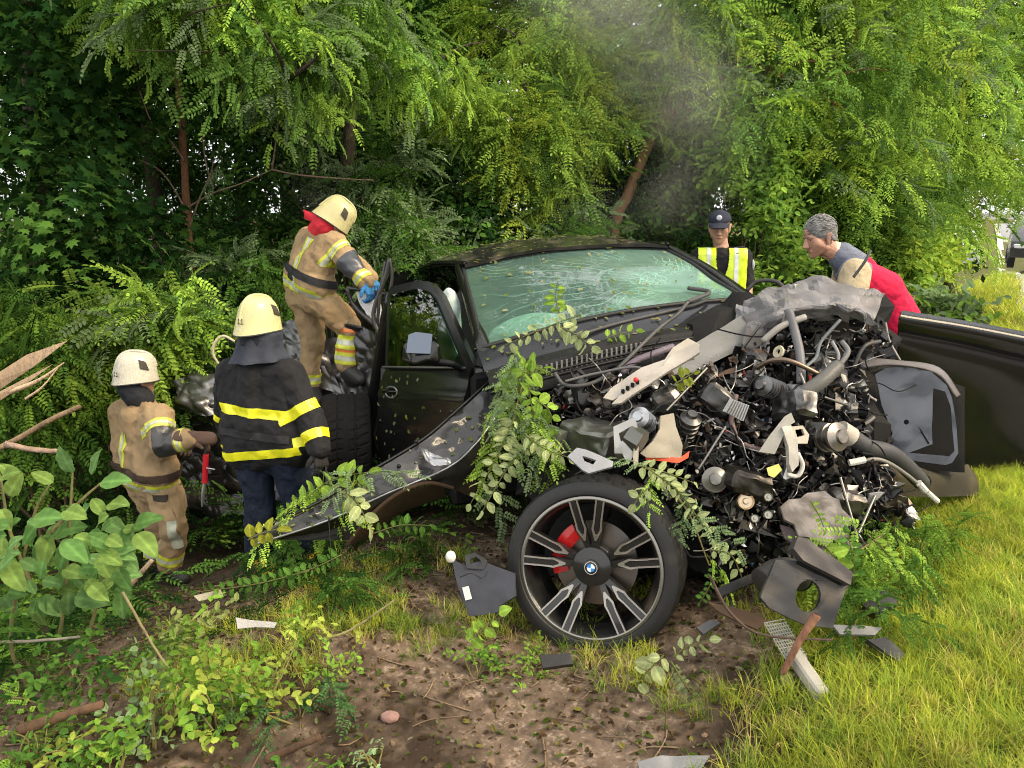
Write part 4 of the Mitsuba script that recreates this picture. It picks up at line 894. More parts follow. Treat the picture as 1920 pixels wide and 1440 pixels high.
# cables and hoses
def wander(a, b, L, n=4, yo=0.0, drift=None):
    th = re_.uniform(0, 6.28) if drift is None else drift; q = []
    for k in range(n):
        q.append(P(a, b, float(Yf(a, b)) + yo + re_.uniform(-.05, .06))); th += re_.normal(0, .55); a += L * math.cos(th); b += L * math.sin(th) * .8
    return smooth_path(q, per=5)
cb = [tube(wander(*p, re_.uniform(18, 45), yo=-.01), re_.uniform(.0025, .006), 5) for p in in_zone(85)]
add('cables', cb, 'matt', (.010, .010, .010), eng, smooth=True, kind='stuff')
cb = [tube(wander(*p, re_.uniform(14, 34), yo=-.01), re_.uniform(.002, .0045), 5) for p in in_zone(46)]
add('bright_cables', cb, 'metal', (.30, .29, .27), eng, smooth=True, kind='stuff')
hoses = [([(1478, 580, 3.62), (1490, 620, 3.58), (1500, 665, 3.5), (1502, 718, 3.42)], .021, 'plastic', (.12, .12, .13), 'grey hose standing upright across the engine'),
         ([(1505, 738, 3.34), (1540, 715, 3.36), (1572, 685, 3.42)], .034, 'plastic', (.085, .085, .08), 'fat grey pipe slanting up to the right'),
         ([(1572, 688, 3.42), (1590, 660, 3.46), (1578, 640, 3.5)], .012, 'plastic', (.12, .12, .12), None),
         ([(1580, 808, 3.36), (1625, 838, 3.38), (1672, 852, 3.45), (1730, 905, 3.6)], .042, 'rubber', (.04, .04, .042), 'thick black ribbed hose reaching to the grey bracket'),
         ([(1600, 868, 3.3), (1650, 862, 3.32), (1700, 890, 3.36), (1752, 936, 3.4)], .009, 'plastic', (.16, .15, .13), None),
         ([(1418, 690, 3.5), (1450, 675, 3.45), (1490, 680, 3.42), (1560, 715, 3.4)], .012, 'metal', (.16, .12, .09), 'rusty bent pipe behind the upright hose'),
         ([(1430, 640, 3.6), (1465, 612, 3.6), (1510, 594, 3.62)], .016, 'plastic', (.24, .23, .215), 'pale rod under the bonnet'),
         ([(1380, 740, 3.4), (1372, 790, 3.35), (1390, 830, 3.3), (1440, 848, 3.26)], .013, 'rubber', (.12, .08, .075), 'brownish hose curving below the finned cooler'),
         ([(1040, 700, 3.72), (1060, 722, 3.66), (1105, 720, 3.65), (1145, 700, 3.68)], .010, 'plastic', (.07, .07, .07), None), ([(1060, 715, 3.64), (1120, 700, 3.66), (1200, 690, 3.62), (1230, 735, 3.55)], .007, 'plastic', (.10, .10, .10), None),
         ([(1165, 700, 3.7), (1190, 678, 3.74), (1230, 662, 3.78), (1262, 650, 3.82)], .018, 'rubber', (.10, .08, .105), 'mauve grey hose beside the cream arm'),
         ([(1560, 640, 3.5), (1572, 665, 3.46), (1568, 690, 3.44)], .008, 'plastic', (.20, .20, .21), None), ([(1575, 600, 3.6), (1540, 640, 3.55), (1530, 670, 3.5), (1508, 690, 3.46)], .008, 'plastic', (.10, .11, .12), None),
         ([(1660, 605, 3.9), (1668, 640, 3.9), (1690, 680, 3.9)], .006, 'plastic', (.30, .28, .26), None), ([(1600, 520, 3.8), (1622, 490, 3.8), (1632, 470, 3.82)], .007, 'plastic', (.05, .05, .05), 'bent wire rising above the bonnet'),
         ([(1650, 640, 3.75), (1620, 650, 3.7), (1600, 690, 3.66)], .010, 'plastic', (.05, .05, .05), None), ([(1400, 545, 4.25), (1420, 528, 4.25), (1455, 528, 4.2), (1475, 545, 4.15)], .011, 'rubber', (.03, .03, .03), None)]
for q, r, mat, col, lab in hoses: add('hose', tube(path(q, 7), r, 10), mat, col, eng, smooth=True, vary=.3, label=lab)
hc = path([(1598, 800, 3.33), (1578, 812, 3.32)], 2); add('hose_collar', tube([P(1574, 806, 3.33), P(1596, 820, 3.34)], .047, 14), 'plastic', (.36, .33, .28), eng, smooth=30)
for (q, r) in (([(1722, 905, 3.37), (1735, 920, 3.38)], .016), ([(1738, 922, 3.38), (1758, 940, 3.4)], .013), ([(1592, 868, 3.28), (1622, 862, 3.28)], .016)):
    add('plug', tube(path(q, 3), r, 8), 'plastic', (.55, .53, .48), eng, smooth=30)
# bent and torn sheets
for k_, (a, b) in enumerate(in_zone(46) + [(re_.uniform(1015, 1200), re_.uniform(735, 850)) for _ in range(8)] + [(re_.uniform(1560, 1720), re_.uniform(880, 985)) for _ in range(9)]):
    s_ = re_.uniform(.03, .085) * (1.25 if k_ % 5 == 0 else 1); R_m = rnd_rot(); u_, v_ = np.meshgrid(np.linspace(-1, 1, 9), np.linspace(-.6, .6, 8), indexing='ij')
    fold = re_.uniform(.3, 1.2); gs = np.stack([u_ * (1 - .3 * v_ ** 2), v_ * (1 + re_.uniform(-.4, .4) * u_), fold * np.abs(u_ - re_.uniform(-.5, .5)) + .25 * np.sin(v_ * 4 + k_)], -1) * s_
    gs = gs @ R_m.T; gs = gs + (np.stack([meshkit.fbm(gs * 28 + 9 * i_ + k_, 3, i_) for i_ in range(3)], -1) - .5) * s_ * .9
    col = [(.05, .05, .05), (.16, .16, .155), (.30, .295, .285), (.09, .085, .08), (.42, .41, .39), (.12, .10, .085)][k_ % 6]
    add('torn_sheet', sheet(gs + P(a, b, float(Yf(a, b)) + .04), .004), 'metal', col, eng, smooth=24, vary=.6, scale=22, dirt=(.03, .028, .025), dirt_amt=.4, dirt_scale=24)
# alternator with fins, strut top, intake
def fins(nm, px, py, Y, r, L, ax, nf, col):
    M_ = wheel_axes(ax); pr_f = []
    for q_ in range(nf): z0 = L * (q_ / nf - .5); pr_f += [(r * .86, z0), (r, z0 + .1 * L / nf), (r, z0 + .5 * L / nf), (r * .86, z0 + .6 * L / nf)]
    add(nm, lathe([(0, -L / 2)] + pr_f + [(r * .5, L / 2), (r * .45, L * .62), (0, L * .62)], 28, M_, P(px, py, Y)), 'metal', col, eng, smooth=30, vary=.5, scale=20, dirt=(.04, .037, .03), dirt_amt=.35, dirt_scale=20)
fins('alternator', 1205, 788, 3.36, .050, .11, [-.5, -.7, .5], 6, (.36, .37, .39))
fins('pump', 1340, 900, 3.16, .055, .10, [-.2, -.9, .4], 4, (.20, .19, .17))
fins('turbo_housing', 1560, 820, 3.28, .065, .10, [.4, -.8, .3], 3, (.22, .20, .18))
fins('damper_top', 1290, 800, 3.38, .050, .14, [.1, -.5, .9], 5, (.10, .10, .10))
fins('filter_can', 1445, 728, 3.42, .048, .15, [-.7, -.5, .3], 7, (.14, .14, .145))
for px, py, Y, sz, colr in ((1490, 760, 3.36, (.20, .12, .13), (.15, .15, .15)), (1345, 750, 3.42, (.16, .10, .12), (.07, .07, .07)), (1585, 940, 3.16, (.17, .10, .10), (.13, .12, .11)), (1400, 905, 3.12, (.20, .10, .16), (.05, .045, .04)), (1250, 745, 3.46, (.13, .09, .09), (.20, .19, .18))):
    bv, bf = trimesh.remesh.subdivide_to_size(*box(sz, .02, rnd_rot() * 1.0, P(px, py, Y)), .022); bv = bv + .035 * (np.stack([meshkit.fbm(bv * 13 + 5 * i_, 3, i_) for i_ in range(3)], 1) - .5)
    add('cast_block', (bv, bf), 'metal', colr, eng, smooth=28, vary=.6, scale=16, dirt=(.025, .023, .02), dirt_amt=.4, dirt_scale=18)
# shaped pieces one can tell apart
def pl(nm, pts, Y, n, th, mat, col, lab=None, holes=(), **k):
    c = np.mean(pts, 0); return add(nm, plate(pts, P(c[0], c[1], Y), n, th, holes), mat, col, eng, smooth=20, vary=.25, label=lab, **k)
pl('cream_arm', [(1132, 748), (1150, 726), (1205, 690), (1260, 672), (1252, 690), (1190, 728), (1150, 752)], 3.42, [-.3, -.8, .5], .02, 'plastic', (.36, .33, .29), 'cream plastic arm with a red dab, lying across the engine')
pl('cream_arm', [(1148, 760), (1165, 758), (1252, 700), (1312, 662), (1308, 645), (1262, 662), (1245, 688), (1170, 738)], 3.40, [-.3, -.8, .5], .022, 'plastic', (.36, .33, .29))
pl('cream_arm', [(1238, 690), (1262, 655), (1290, 636), (1312, 648), (1302, 672), (1270, 684)], 3.44, [-.2, -.7, .6], .02, 'plastic', (.34, .31, .26))
add('red_dab', sphere(.012, P(1192, 712, 3.38), 1), 'plastic', (.55, .03, .03), eng, smooth=True)
for k in range(4): add('arm_slot', box((.010, .02, .018), 0, Mc, P(1168 + k * 9, 734 - k * 6, 3.385)), 'matt', BLACK, eng, smooth=False)
pl('washer_tank', [(1238, 780), (1262, 775), (1266, 800), (1278, 835), (1276, 858), (1212, 858), (1200, 850), (1224, 826), (1236, 805)], 3.28, [-.1, -.95, .3], .06, 'plastic', (.34, .30, .23), 'cream plastic tank with an orange red lip')
pl('washer_tank_lip', [(1208, 853), (1275, 858), (1292, 846), (1290, 858), (1272, 868), (1212, 862)], 3.24, [-.1, -.95, .3], .03, 'plastic', (.62, .09, .04), 'orange red lip of the cream tank')
cbv, cbf = trimesh.remesh.subdivide_to_size(*box((.28, .22, .14), .015, frame(P(1200, 830, 3.2) - P(1060, 790, 3.5)), P(1118, 822, 3.42)), .02); cbv = cbv + .05 * (np.stack([meshkit.fbm(cbv * 9 + 5 * i_, 3, i_) for i_ in range(3)], 1) - .5)
add('crash_box', [(cbv, cbf), tube([P(1180, 815, 3.22), P(1205, 830, 3.18)], .055, 6)], 'metal', (.12, .12, .11), eng, smooth=20, vary=.5, dirt=(.12, .12, .05), dirt_amt=.3, label='torn open grey box section above the front wheel')
pl('box_edge', [(1150, 800), (1190, 782), (1195, 800), (1195, 840), (1178, 872), (1166, 850), (1152, 850)], 3.2, [-.1, -.95, .25], .012, 'metal', (.34, .33, .31), None, [[(1160, 812), (1182, 800), (1186, 815), (1164, 828)]])
pl('pale_flange', [(1188, 838), (1198, 832), (1196, 872), (1190, 880), (1187, 862)], 3.16, [-.2, -.95, .2], .012, 'matt', (.34, .31, .26))
pl('mount_plate', [(1064, 858), (1082, 842), (1098, 846), (1150, 866), (1148, 876), (1104, 890), (1092, 884)], 3.12, [-.1, -.75, .65], .018, 'plastic', (.22, .23, .25), 'grey mounting plate over the tyre', [[(1092, 858), (1118, 866), (1112, 874), (1096, 868)]])
add('canister', tube(path([(1012, 815, 3.55), (1045, 825, 3.45), (1062, 832, 3.4)], 3), .062, 14), 'metal', (.22, .22, .20), eng, smooth=30, vary=.4)
pl('white_bracket', [(1422, 848), (1440, 820), (1470, 782), (1482, 775), (1490, 792), (1476, 800), (1452, 852)], 3.18, [-.2, -.9, .4], .03, 'plastic', (.27, .26, .23), 'pale forked bracket in the middle of the engine')
pl('white_bracket', [(1462, 802), (1480, 796), (1492, 830), (1494, 872), (1482, 886), (1476, 870), (1474, 838)], 3.14, [.1, -.9, .4], .03, 'plastic', (.31, .295, .265))
pl('white_bracket', [(1482, 800), (1505, 798), (1516, 815), (1512, 832), (1494, 832), (1486, 822)], 3.2, [.2, -.9, .4], .012, 'plastic', (.32, .29, .24), None, [[(1490, 806), (1504, 804), (1508, 816), (1494, 820)]])
add('bracket_foot', tube(path([(1496, 850, 3.12), (1505, 872, 3.12), (1496, 892, 3.12), (1476, 890, 3.13)], 5), .010, 7), 'plastic', (.55, .53, .48), eng, smooth=True)
pl('yellow_tag', [(1436, 878), (1458, 870), (1464, 882), (1450, 896), (1440, 892)], 3.12, [0, -.9, .4], .004, 'matt', (.60, .52, .14))
pl('undertray', [(1462, 952), (1478, 938), (1500, 936), (1512, 926), (1545, 922), (1560, 934), (1572, 938), (1578, 955), (1594, 972), (1588, 992), (1592, 1008), (1560, 1014), (1548, 1026), (1520, 1010), (1496, 1008), (1488, 985), (1470, 975)], 2.98, [-.15, -.75, .65], .02, 'matt', (.22, .195, .185), 'pinkish grey foam tray below the engine', dirt=(.10, .09, .08), dirt_amt=.5, dirt_scale=26)
pl('undertray', [(1462, 985), (1480, 990), (1560, 1040), (1570, 1070), (1520, 1045), (1470, 1010)], 2.95, [-.15, -.7, .7], .016, 'plastic', (.10, .075, .075))
for px, py, Y, r in ((1398, 940, 3.05, .035), (1440, 932, 3.04, .018), (1415, 972, 3.02, .017), (1440, 965, 3.02, .018)):
    add('pulley', lathe([(0, .012), (r * .3, .012), (r * .4, .004), (r * .8, .004), (r, .012), (r, -.02), (0, -.02)], 24, wheel_axes([-.1, -.9, .4]), P(px, py, Y)), 'metal', (.42, .34, .24) if r > .03 else (.30, .29, .24), eng, smooth=30, vary=.4)
for k in range(8):
    a, b = P(1372 + k * 4.2, 748 + k * 1.6, 3.32), P(1358 + k * 4.6, 772 + k * 2.4, 3.30)
    add('cooler_fin', box((np.linalg.norm(b - a), .02, .004), 0, frame(b - a), (a + b) / 2), 'metal', (.62, .62, .62), eng, smooth=False)
add('block_side', box((.16, .1, .14), .02, rnd_rot(), P(1325, 860, 3.4)), 'matt', COAL, eng)
for px, py, Y, s, col in ((1635, 745, 3.68, .05, (.55, .50, .44)), (1655, 745, 3.7, .035, (.3, .28, .26)), (1350, 835, 3.3, .03, (.5, .48, .42)), (1215, 790, 3.33, .05, (.45, .46, .48)), (1330, 790, 3.34, .045, (.42, .42, .42)), (1540, 795, 3.3, .05, (.30, .32, .36)), (1560, 885, 3.22, .05, (.32, .30, .26)), (1640, 930, 3.2, .06, (.55, .50, .46)), (1600, 920, 3.2, .07, (.42, .36, .31)), (1680, 915, 3.4, .04, (.55, .5, .45)), (1490, 540, 3.98, .06, (.6, .58, .53)), (1240, 800, 3.34, .045, (.5, .47, .44)), (1280, 720, 3.5, .045, (.4, .36, .34)), (1460, 660, 3.5, .07, (.50, .46, .33)), (1475, 545, 4.0, .05, (.55, .55, .55))):
    v, f = chunk(s); v = v * .9
    add('casting', (v + P(px, py, Y), f), 'metal' if col[0] < .5 else 'matt', tuple(np.array(col) * .75), eng, smooth=False)
for q in ([(1610, 1000, 2.98), (1640, 930, 3.1)], [(1575, 895, 3.15), (1608, 1010, 3.0)], [(1250, 770, 3.35), (1325, 690, 3.5)], [(1500, 700, 3.4), (1530, 770, 3.3)], [(1425, 610, 3.66), (1392, 655, 3.7)], [(1310, 880, 3.2), (1360, 800, 3.3)], [(1590, 760, 3.45), (1545, 745, 3.4)]):
    add('rod', tube(path(q, 4), .007, 6), 'metal', (.16, .155, .145), eng, smooth=True)
# ------------------------------------------------------------------ people
def ball(p, r, seg=20): return Manifold.sphere(r, seg).translate(tuple(map(float, p)))
def limb(*pr): return Manifold.batch_hull([ball(p, r) for p, r in pr])
def chain(*pr): return Manifold.batch_boolean([limb(a, b) for a, b in zip(pr[:-1], pr[1:])], OpType.Add)
def union(ms): return Manifold.batch_boolean(list(ms), OpType.Add)
def skin_of(man, edge=0.02, it=10, wr=0.0, sc=9.0, seed=0, iso=None):
    man = man.refine_to_length(edge); v, f = as_vf(man)
    m = trimesh.Trimesh(v, f, process=True); trimesh.smoothing.filter_taubin(m, lamb=.5, nu=.52, iterations=it)
    if wr:
        p = np.array(m.vertices) * sc; a = meshkit.fbm(p * [1, 1, .8], 3, seed); w = 1 - np.abs(2 * a - 1) * 2.2
        b = meshkit.fbm(p * .45, 2, seed + 5) - .5
        m.vertices = m.vertices + m.vertex_normals * (wr * (w - .3) + wr * 2.2 * b)[:, None]
    return m
def region(m, planes, off=.003):
    """the part of a garment between planes (point, inward normal), lifted off it"""
    m = trimesh.Trimesh(np.array(m.vertices) + np.array(m.vertex_normals) * off, m.faces, process=False)
    for o, n in planes:
        if len(m.faces) == 0: return None
        m = trimesh.intersections.slice_mesh_plane(m, norm(n), np.asarray(o, float))
    if len(m.faces) == 0: return None
    v, f = np.array(m.vertices), np.array(m.faces)
    t = .004; m2 = trimesh.Trimesh(v, f, process=True); nn = np.array(m2.vertex_normals)
    return np.array(m2.vertices), np.array(m2.faces)
def lift(man, M, C): return man.transform(np.hstack([np.asarray(M, float), np.asarray(C, float)[:, None]]))
def look_frame(f, up=(0, 0, 1)):
    """columns: right, forward, up"""
    f = norm(f); r = norm(np.cross(f, up)); return np.stack([r, f, np.cross(r, f)], 1)
def head_man(M, C, s=1.0):
    b = lambda p, r: ball(np.array(p) * s, r * s, 24)
    h = Manifold.batch_hull
    L = [Manifold.sphere(1, 40).scale((.076 * s, .097 * s, .096 * s)).translate((0, -.010 * s, .035 * s)),
         h([b((0, .072, -.098), .020), b((.05, .0, -.062), .022), b((-.05, .0, -.062), .022), b((.042, .05, -.02), .032), b((-.042, .05, -.02), .032), b((0, .05, .05), .046)]),
         h([b((0, .096, .018), .008), b((0, .117, -.026), .012), b((.014, .100, -.030), .009), b((-.014, .100, -.030), .009)]),
         h([b((.034, .080, .030), .015), b((-.034, .080, .030), .015)]), h([b((.020, .086, -.060), .009), b((-.020, .086, -.060), .009)])]
    for sx in (1, -1): L.append(h([b((sx * .076, -.012, .020), .010), b((sx * .088, -.026, .024), .006), b((sx * .076, -.006, -.034), .009)]))
    return lift(union(L), M, C)
def hand_man(W, d, nrm, side, curl=.6, s=1.0):
    """palm, four fingers and a thumb; d: towards the fingers, nrm: out of the palm's back"""
    d = norm(d); nrm = norm(nrm - d * np.dot(nrm, d)); x = np.cross(d, nrm) * side
    pt = lambda a, b, c: np.asarray(W) + (x * a + d * b + nrm * c) * s
    L = [Manifold.batch_hull([ball(pt(a, b, 0), .015 * s, 12) for a, b in ((-.030, .085), (.030, .082), (.022, .015), (-.020, .015))])]
    for a, ln, k in ((.030, .068, 1.0), (.010, .078, .94), (-.011, .073, 1.02), (-.031, .058, 1.12)):
        p, th, q = pt(a, .085, 0), 0.15, [(pt(a, .085, 0), .0105 * s)]
        for j, fr in enumerate((.45, .32, .25)):
            th += curl * k * (.55 if j == 0 else .75)
            p = p + (d * math.cos(th) - nrm * math.sin(th)) * ln * fr * s; q.append((p, (.0098 - .0009 * j) * s))
        L.append(chain(*q))
    t0, t1 = pt(.030, .030, -.006), pt(.056, .058, -.020); t2 = t1 + (d * .020 + x * .004 - nrm * .014) * s
    L.append(chain((t0, .013 * s), (t1, .0115 * s), (t2, .0095 * s)))
    return union(L)
def helmet(parent, C, M, col, tag=None, az0=2.55):
    k = take('helmet', parent); n, rows_ = 64, 18
    az = np.arange(n) * 2 * np.pi / n; a, b, c = .102, .127, .120
    V = []
    for j in range(rows_):
        t = j / (rows_ - 1); out = []
        for q in az:
            y, x = math.cos(q), math.sin(q); back = .5 - .5 * y
            zb = -.058 - .045 * back ** 2; z = c * .999 * math.cos(t * math.pi / 2) * (1) + (zb) * t ** 5
            r = math.sin(t * math.pi / 2) ** .72; fl = .010 * sstep(.90, 1.0, t) + .004 * sstep(.80, .84, t)
            ridge = .008 * math.exp(-(x / .16) ** 2) * (1 - t)
            out.append([x * (a * r + fl), y * (b * r + fl * 1.1) - .012, z + ridge])
        V.append(out)
    V = np.array(V); g = V.reshape(-1, 3)
    ii, jj = np.meshgrid(np.arange(rows_ - 1), np.arange(n), indexing='ij'); q = np.stack([ii * n + jj, (ii + 1) * n + jj, (ii + 1) * n + (jj + 1) % n, ii * n + (jj + 1) % n], -1).reshape(-1, 4)
    inner = g * [.94, .94, .96]; N = len(g)
    last = (rows_ - 1) * n + np.arange(n); l2 = (rows_ - 1) * n + (np.arange(n) + 1) % n
    f = np.vstack([as_vf((g, q))[1], as_vf((g, q[:, ::-1]))[1] + N, as_vf((g, np.stack([last, last + N, l2 + N, l2], 1)))[1]])
    scene[k] = shape((np.vstack([g, inner]) @ M.T + C, f), 'helmet', col, smooth=50, vary=.10, scale=12, dirt=(.30, .27, .20), dirt_amt=.22, dirt_scale=22)
    rim_ = V[-1]; add('rim_trim', tube(np.vstack([rim_, rim_[:1]])[::2] @ M.T + C, .0045, 5, cap=False), 'plastic', (.05, .05, .045), k, smooth=True)
    rd = np.array([V[int(j)][0 if j < rows_ * .0 else 32] for j in np.linspace(1, rows_ - 3, 8)]); fr_ = np.array([V[int(j)][0] for j in np.linspace(rows_ - 5, 1, 7)])
    add('crest', tube(smooth_path(np.vstack([fr_, rd]), per=3) @ M.T + C, .010, 6, flat=.8), 'helmet', tuple(np.array(col) * .95), k, smooth=True)
    def on(az_, z): # a point on the shell
        s_ = math.sqrt(max(0, 1 - (max(z, 0) / c) ** 2)); return np.array([math.sin(az_) * (a * s_ + .0035), math.cos(az_) * (b * s_ + .0035) - .012, z])
    def patch(nm, a0, a1, z0, z1, mat, col2, shapefn=None):
        g2 = np.array([[on(a0 + (a1 - a0) * u, z0 + (z1 - z0) * v) if shapefn is None else on(*shapefn(u, v)) for v in np.linspace(0, 1, 6)] for u in np.linspace(0, 1, 7)])
        v_, f_ = sheet(g2, .003); scene[take(nm, k)] = shape((v_ @ M.T + C, f_), mat, col2, smooth=30)
    for sx in (1, -1): patch('side_badge', sx * .95, sx * 1.40, .025, .075, 'matt', (.05, .045, .035), lambda u, v, sx=sx: (sx * (1.0 + .42 * u + .10 * (v - .5)), .022 + .055 * v + .012 * (u - .5)))
    patch('peak_trim', -.55, .55, -.045, -.025, 'plastic', (.06, .06, .05))
    if tag:
        tm = meshkit.text_mesh(tag, .028, .001, bold=True); tv = np.array(tm.vertices); tv[:, 0] -= tv[:, 0].mean()
        w = np.array([on(az0 - x / .14, -.034 + y) * (1.006 + zz) for x, y, zz in tv]); w = np.array([[p[0] * 1.09, p[1] * 1.06, p[2]] for p in w])
        scene[take('number', k)] = shape((w @ M.T + C, tm.faces), 'matt', (.03, .03, .03), smooth=False); labels[list(scene)[-1]] = {'label': f'dark number {tag} on the helmet'}
    return k
scene['helmet'] = principled(roughness=0.30, specular=0.5, clearcoat=0.4)
YELLOW, SILVER = (.50, .53, .05), (.40, .42, .34)
def stripes(parent, g, o, ax, h=.026, extra=(), col=YELLOW, silver=True, nm='stripe'):
    ax = norm(ax); o = np.asarray(o)
    r = region(g, [(o - ax * h, ax), (o + ax * h, -ax), *extra], .0035)
    if r is not None and len(r[1]): add(nm, r, 'stripe', col, parent, smooth=True, vary=.25, scale=14)
    if silver:
        r = region(g, [(o - ax * h * .36, ax), (o + ax * h * .36, -ax), *extra], .0055)
        if r is not None and len(r[1]): add('silver_stripe', r, 'stripe', SILVER, parent, smooth=True, vary=.25, scale=14)
TAN, NAVY, JET = (.285, .200, .112), (.008, .013, .028), (.014, .014, .0155)
SKIN, SKIN_RED = (.36, .215, .15), (.37, .20, .14)

def firefighter(label, J, face, col, leg_col, glove_col, helm_col, wrinkle=.010, r=None, group=None, num='11', boots=(.02, .02, .02)):
    """J: joints in world space. jacket and trousers over a continuous body"""
    k = thing('person', label, 'person')
    mid = lambda a, b, t=.5: np.asarray(J[a]) * (1 - t) + np.asarray(J[b]) * t
    hd = J['head']; M = look_frame(face)
    torso = lambda e: [limb((J['shR'], .075 + e), (J['shL'], .075 + e), (J['waR'], .095 + e), (J['waL'], .095 + e)), limb((mid('shR', 'shL'), .10 + e), (mid('waR', 'waL'), .11 + e)), limb((J['waR'], .10 + e), (J['waL'], .10 + e), (J['hiR'], .10 + e), (J['hiL'], .10 + e)), chain((mid('shR', 'shL'), .075 + e), (J['neck'], .058 + e))]
    arms = lambda e: [chain((J['sh' + s], .066 + e), (J['el' + s], .050 + e), (J['wr' + s], .036 + e)) for s in 'RL']
    legs = lambda e: [chain((J['hi' + s], .088 + e), (J['kn' + s], .062 + e), (J['an' + s], .048 + e)) for s in 'RL']
    feet = lambda e: [limb((J['an' + s] + np.array([0, 0, -.02]), .048 + e), (J['an' + s] - np.array([0, 0, .075]), .034 + e), (J['toe' + s], .036 + e)) for s in 'RL']
    hands = [hand_man(J['wr' + s], J['ha' + s] - J['wr' + s], J.get('hn' + s, np.array([0, 0, 1.0])), 1 if s == 'R' else -1, J.get('curl', .8), 1.12) for s in 'RL']
    body = union(torso(-.015) + arms(-.012) + legs(-.012) + feet(-.006) + [head_man(M, hd), limb((J['neck'], .05), (np.asarray(hd) + M @ [0, -.01, -.06], .055))])
    add('body', skin_of(body, .028, 4), 'skin', SKIN, k, smooth=True)
    jac = skin_of(union([limb((J['shR'], .085), (J['shL'], .085), (J['waR'], .125), (J['waL'], .125)), limb((mid('shR', 'shL'), .118), (mid('waR', 'waL'), .14)), limb((J['waR'], .125), (J['waL'], .125), (J['heR'], .135), (J['heL'], .135)), limb((mid('shR', 'shL'), .09), (J['neck'], .078))] + [chain((J['sh' + s], .088), (J['el' + s], .074), (J['wr' + s], .060)) for s in 'RL']), .017, 8, wrinkle, 10, 3)
    add('jacket', jac, 'cloth', col, k, smooth=True, vary=.22, scale=5, dirt=tuple(np.array(col) * .55), dirt_amt=.22, dirt_scale=6)
    tr = skin_of(union([limb((J['hiR'], .115), (J['hiL'], .115), (mid('waR', 'hiR', .6), .11), (mid('waL', 'hiL', .6), .11))] + [chain((J['hi' + s], .112), (J['kn' + s], .088), (J['an' + s] + np.array([0, 0, .03]), .078)) for s in 'RL']), .017, 8, wrinkle * 1.2, 9, 13)
    add('trousers', tr, 'cloth', leg_col, k, smooth=True, vary=.22, scale=5, dirt=tuple(np.array(leg_col) * .55), dirt_amt=.25, dirt_scale=6)
    for s in 'RL':
        add('boot', skin_of(feet(.010)['RL'.index(s)] + limb((J['an' + s], .058), (J['an' + s] + np.array([0, 0, .10]), .062)), .02, 5), 'rubber', boots, k, smooth=True)
        cf = limb((J['wr' + s] - norm(J['wr' + s] - J['el' + s]) * .06, .052), (J['wr' + s] + norm(J['ha' + s] - J['wr' + s]) * .02, .040))
        add('glove', skin_of(hands['RL'.index(s)] + cf, .008, 5), 'cloth', glove_col, k, smooth=True, vary=.3, scale=20)
    add('neck_cape', skin_of(limb((J['neck'] + np.array([0, 0, .0]), .085), (np.asarray(hd) + M @ [0, -.03, -.075], .092)), .015, 6, .008, 14, 2), 'cloth', (.022, .024, .03) if J.get('cape') is None else J['cape'], k, smooth=True)
    helmet(k, np.asarray(hd) + M @ [0, -.005, .035], M, helm_col, num, J.get('num_az', 2.55))
    return k, jac, tr
up3 = np.array([0, 0, 1.0])
# --- the climber
J = dict(head=P(629, 413, 5.5), neck=P(597, 436, 5.58), shR=P(625, 455, 5.42), shL=P(578, 448, 5.74), waR=P(588, 512, 5.48), waL=P(566, 512, 5.70), heR=P(592, 530, 5.47), heL=P(568, 532, 5.72), hiR=P(592, 556, 5.50), hiL=P(570, 558, 5.70),
         elR=P(655, 492, 5.33), wrR=P(686, 528, 5.28), haR=P(697, 553, 5.26), elL=P(650, 482, 5.75), wrL=P(692, 520, 5.6), haL=P(705, 545, 5.5), knR=P(655, 612, 5.42), anR=P(650, 686, 5.40), toeR=P(676, 712, 5.30), knL=P(586, 640, 5.66), anL=P(582, 722, 5.66), toeL=P(596, 752, 5.52), curl=1.0, cape=(.55, .03, .045))
f1, jac, tr = firefighter('firefighter in a tan suit climbing on the wreck, gripping the torn door', J, [.80, .10, -.75], TAN, TAN, (.03, .14, .32), (.43, .40, .20), wrinkle=.017, num=None)
sp = norm(J['neck'] - (J['waR'] + J['waL']) / 2); latx = norm(J['shR'] - J['shL']); latx = norm(latx - sp * np.dot(latx, sp)); bk_ = norm(np.cross(sp, latx))
if np.dot(bk_, EYE - J['neck']) < 0: bk_ = -bk_
cen = (J['shR'] + J['shL'] + J['waR'] + J['waL']) / 4
tors = [(cen + sp * -.30, sp), (cen + sp * .14, -sp), (cen + bk_ * .03, bk_)]
stripes(f1, jac, cen + latx * .07, latx, .036, tors)
hem = (J['heR'] + J['heL']) / 2; stripes(f1, jac, hem - sp * .035, sp, .042, [(hem + latx * .28, -latx)])
add('belt', region(jac, [(hem + sp * .05, sp), (hem + sp * .105, -sp)], .008), 'matt', (.025, .025, .027), f1, smooth=True)
add('pouch', box((.12, .08, .10), .025, frame(latx), P(553, 516, 5.5)), 'cloth', (.02, .02, .02), f1, smooth=40)
def armband(k, g, a, b, t, h, rad=.13, **kw):
    d = norm(b - a); o = a + (b - a) * t; x = norm(np.cross(d, up3)); y = np.cross(d, x)
    stripes(k, g, o, d, h, [(o + x * rad, -x), (o - x * rad, x), (o + y * rad, -y), (o - y * rad, y)], **kw)
armband(f1, jac, J['shR'], J['elR'], .45, .028); armband(f1, jac, J['elR'], J['wrR'], .80, .030)
armband(f1, jac, J['elR'], J['wrR'], .16, .075, col=(.045, .05, .06), silver=False, nm='elbow_patch')
armband(f1, tr, J['knL'], J['anL'], .82, .036); armband(f1, tr, J['knR'], J['anR'], .38, .05); armband(f1, tr, J['knR'], J['anR'], .78, .045)
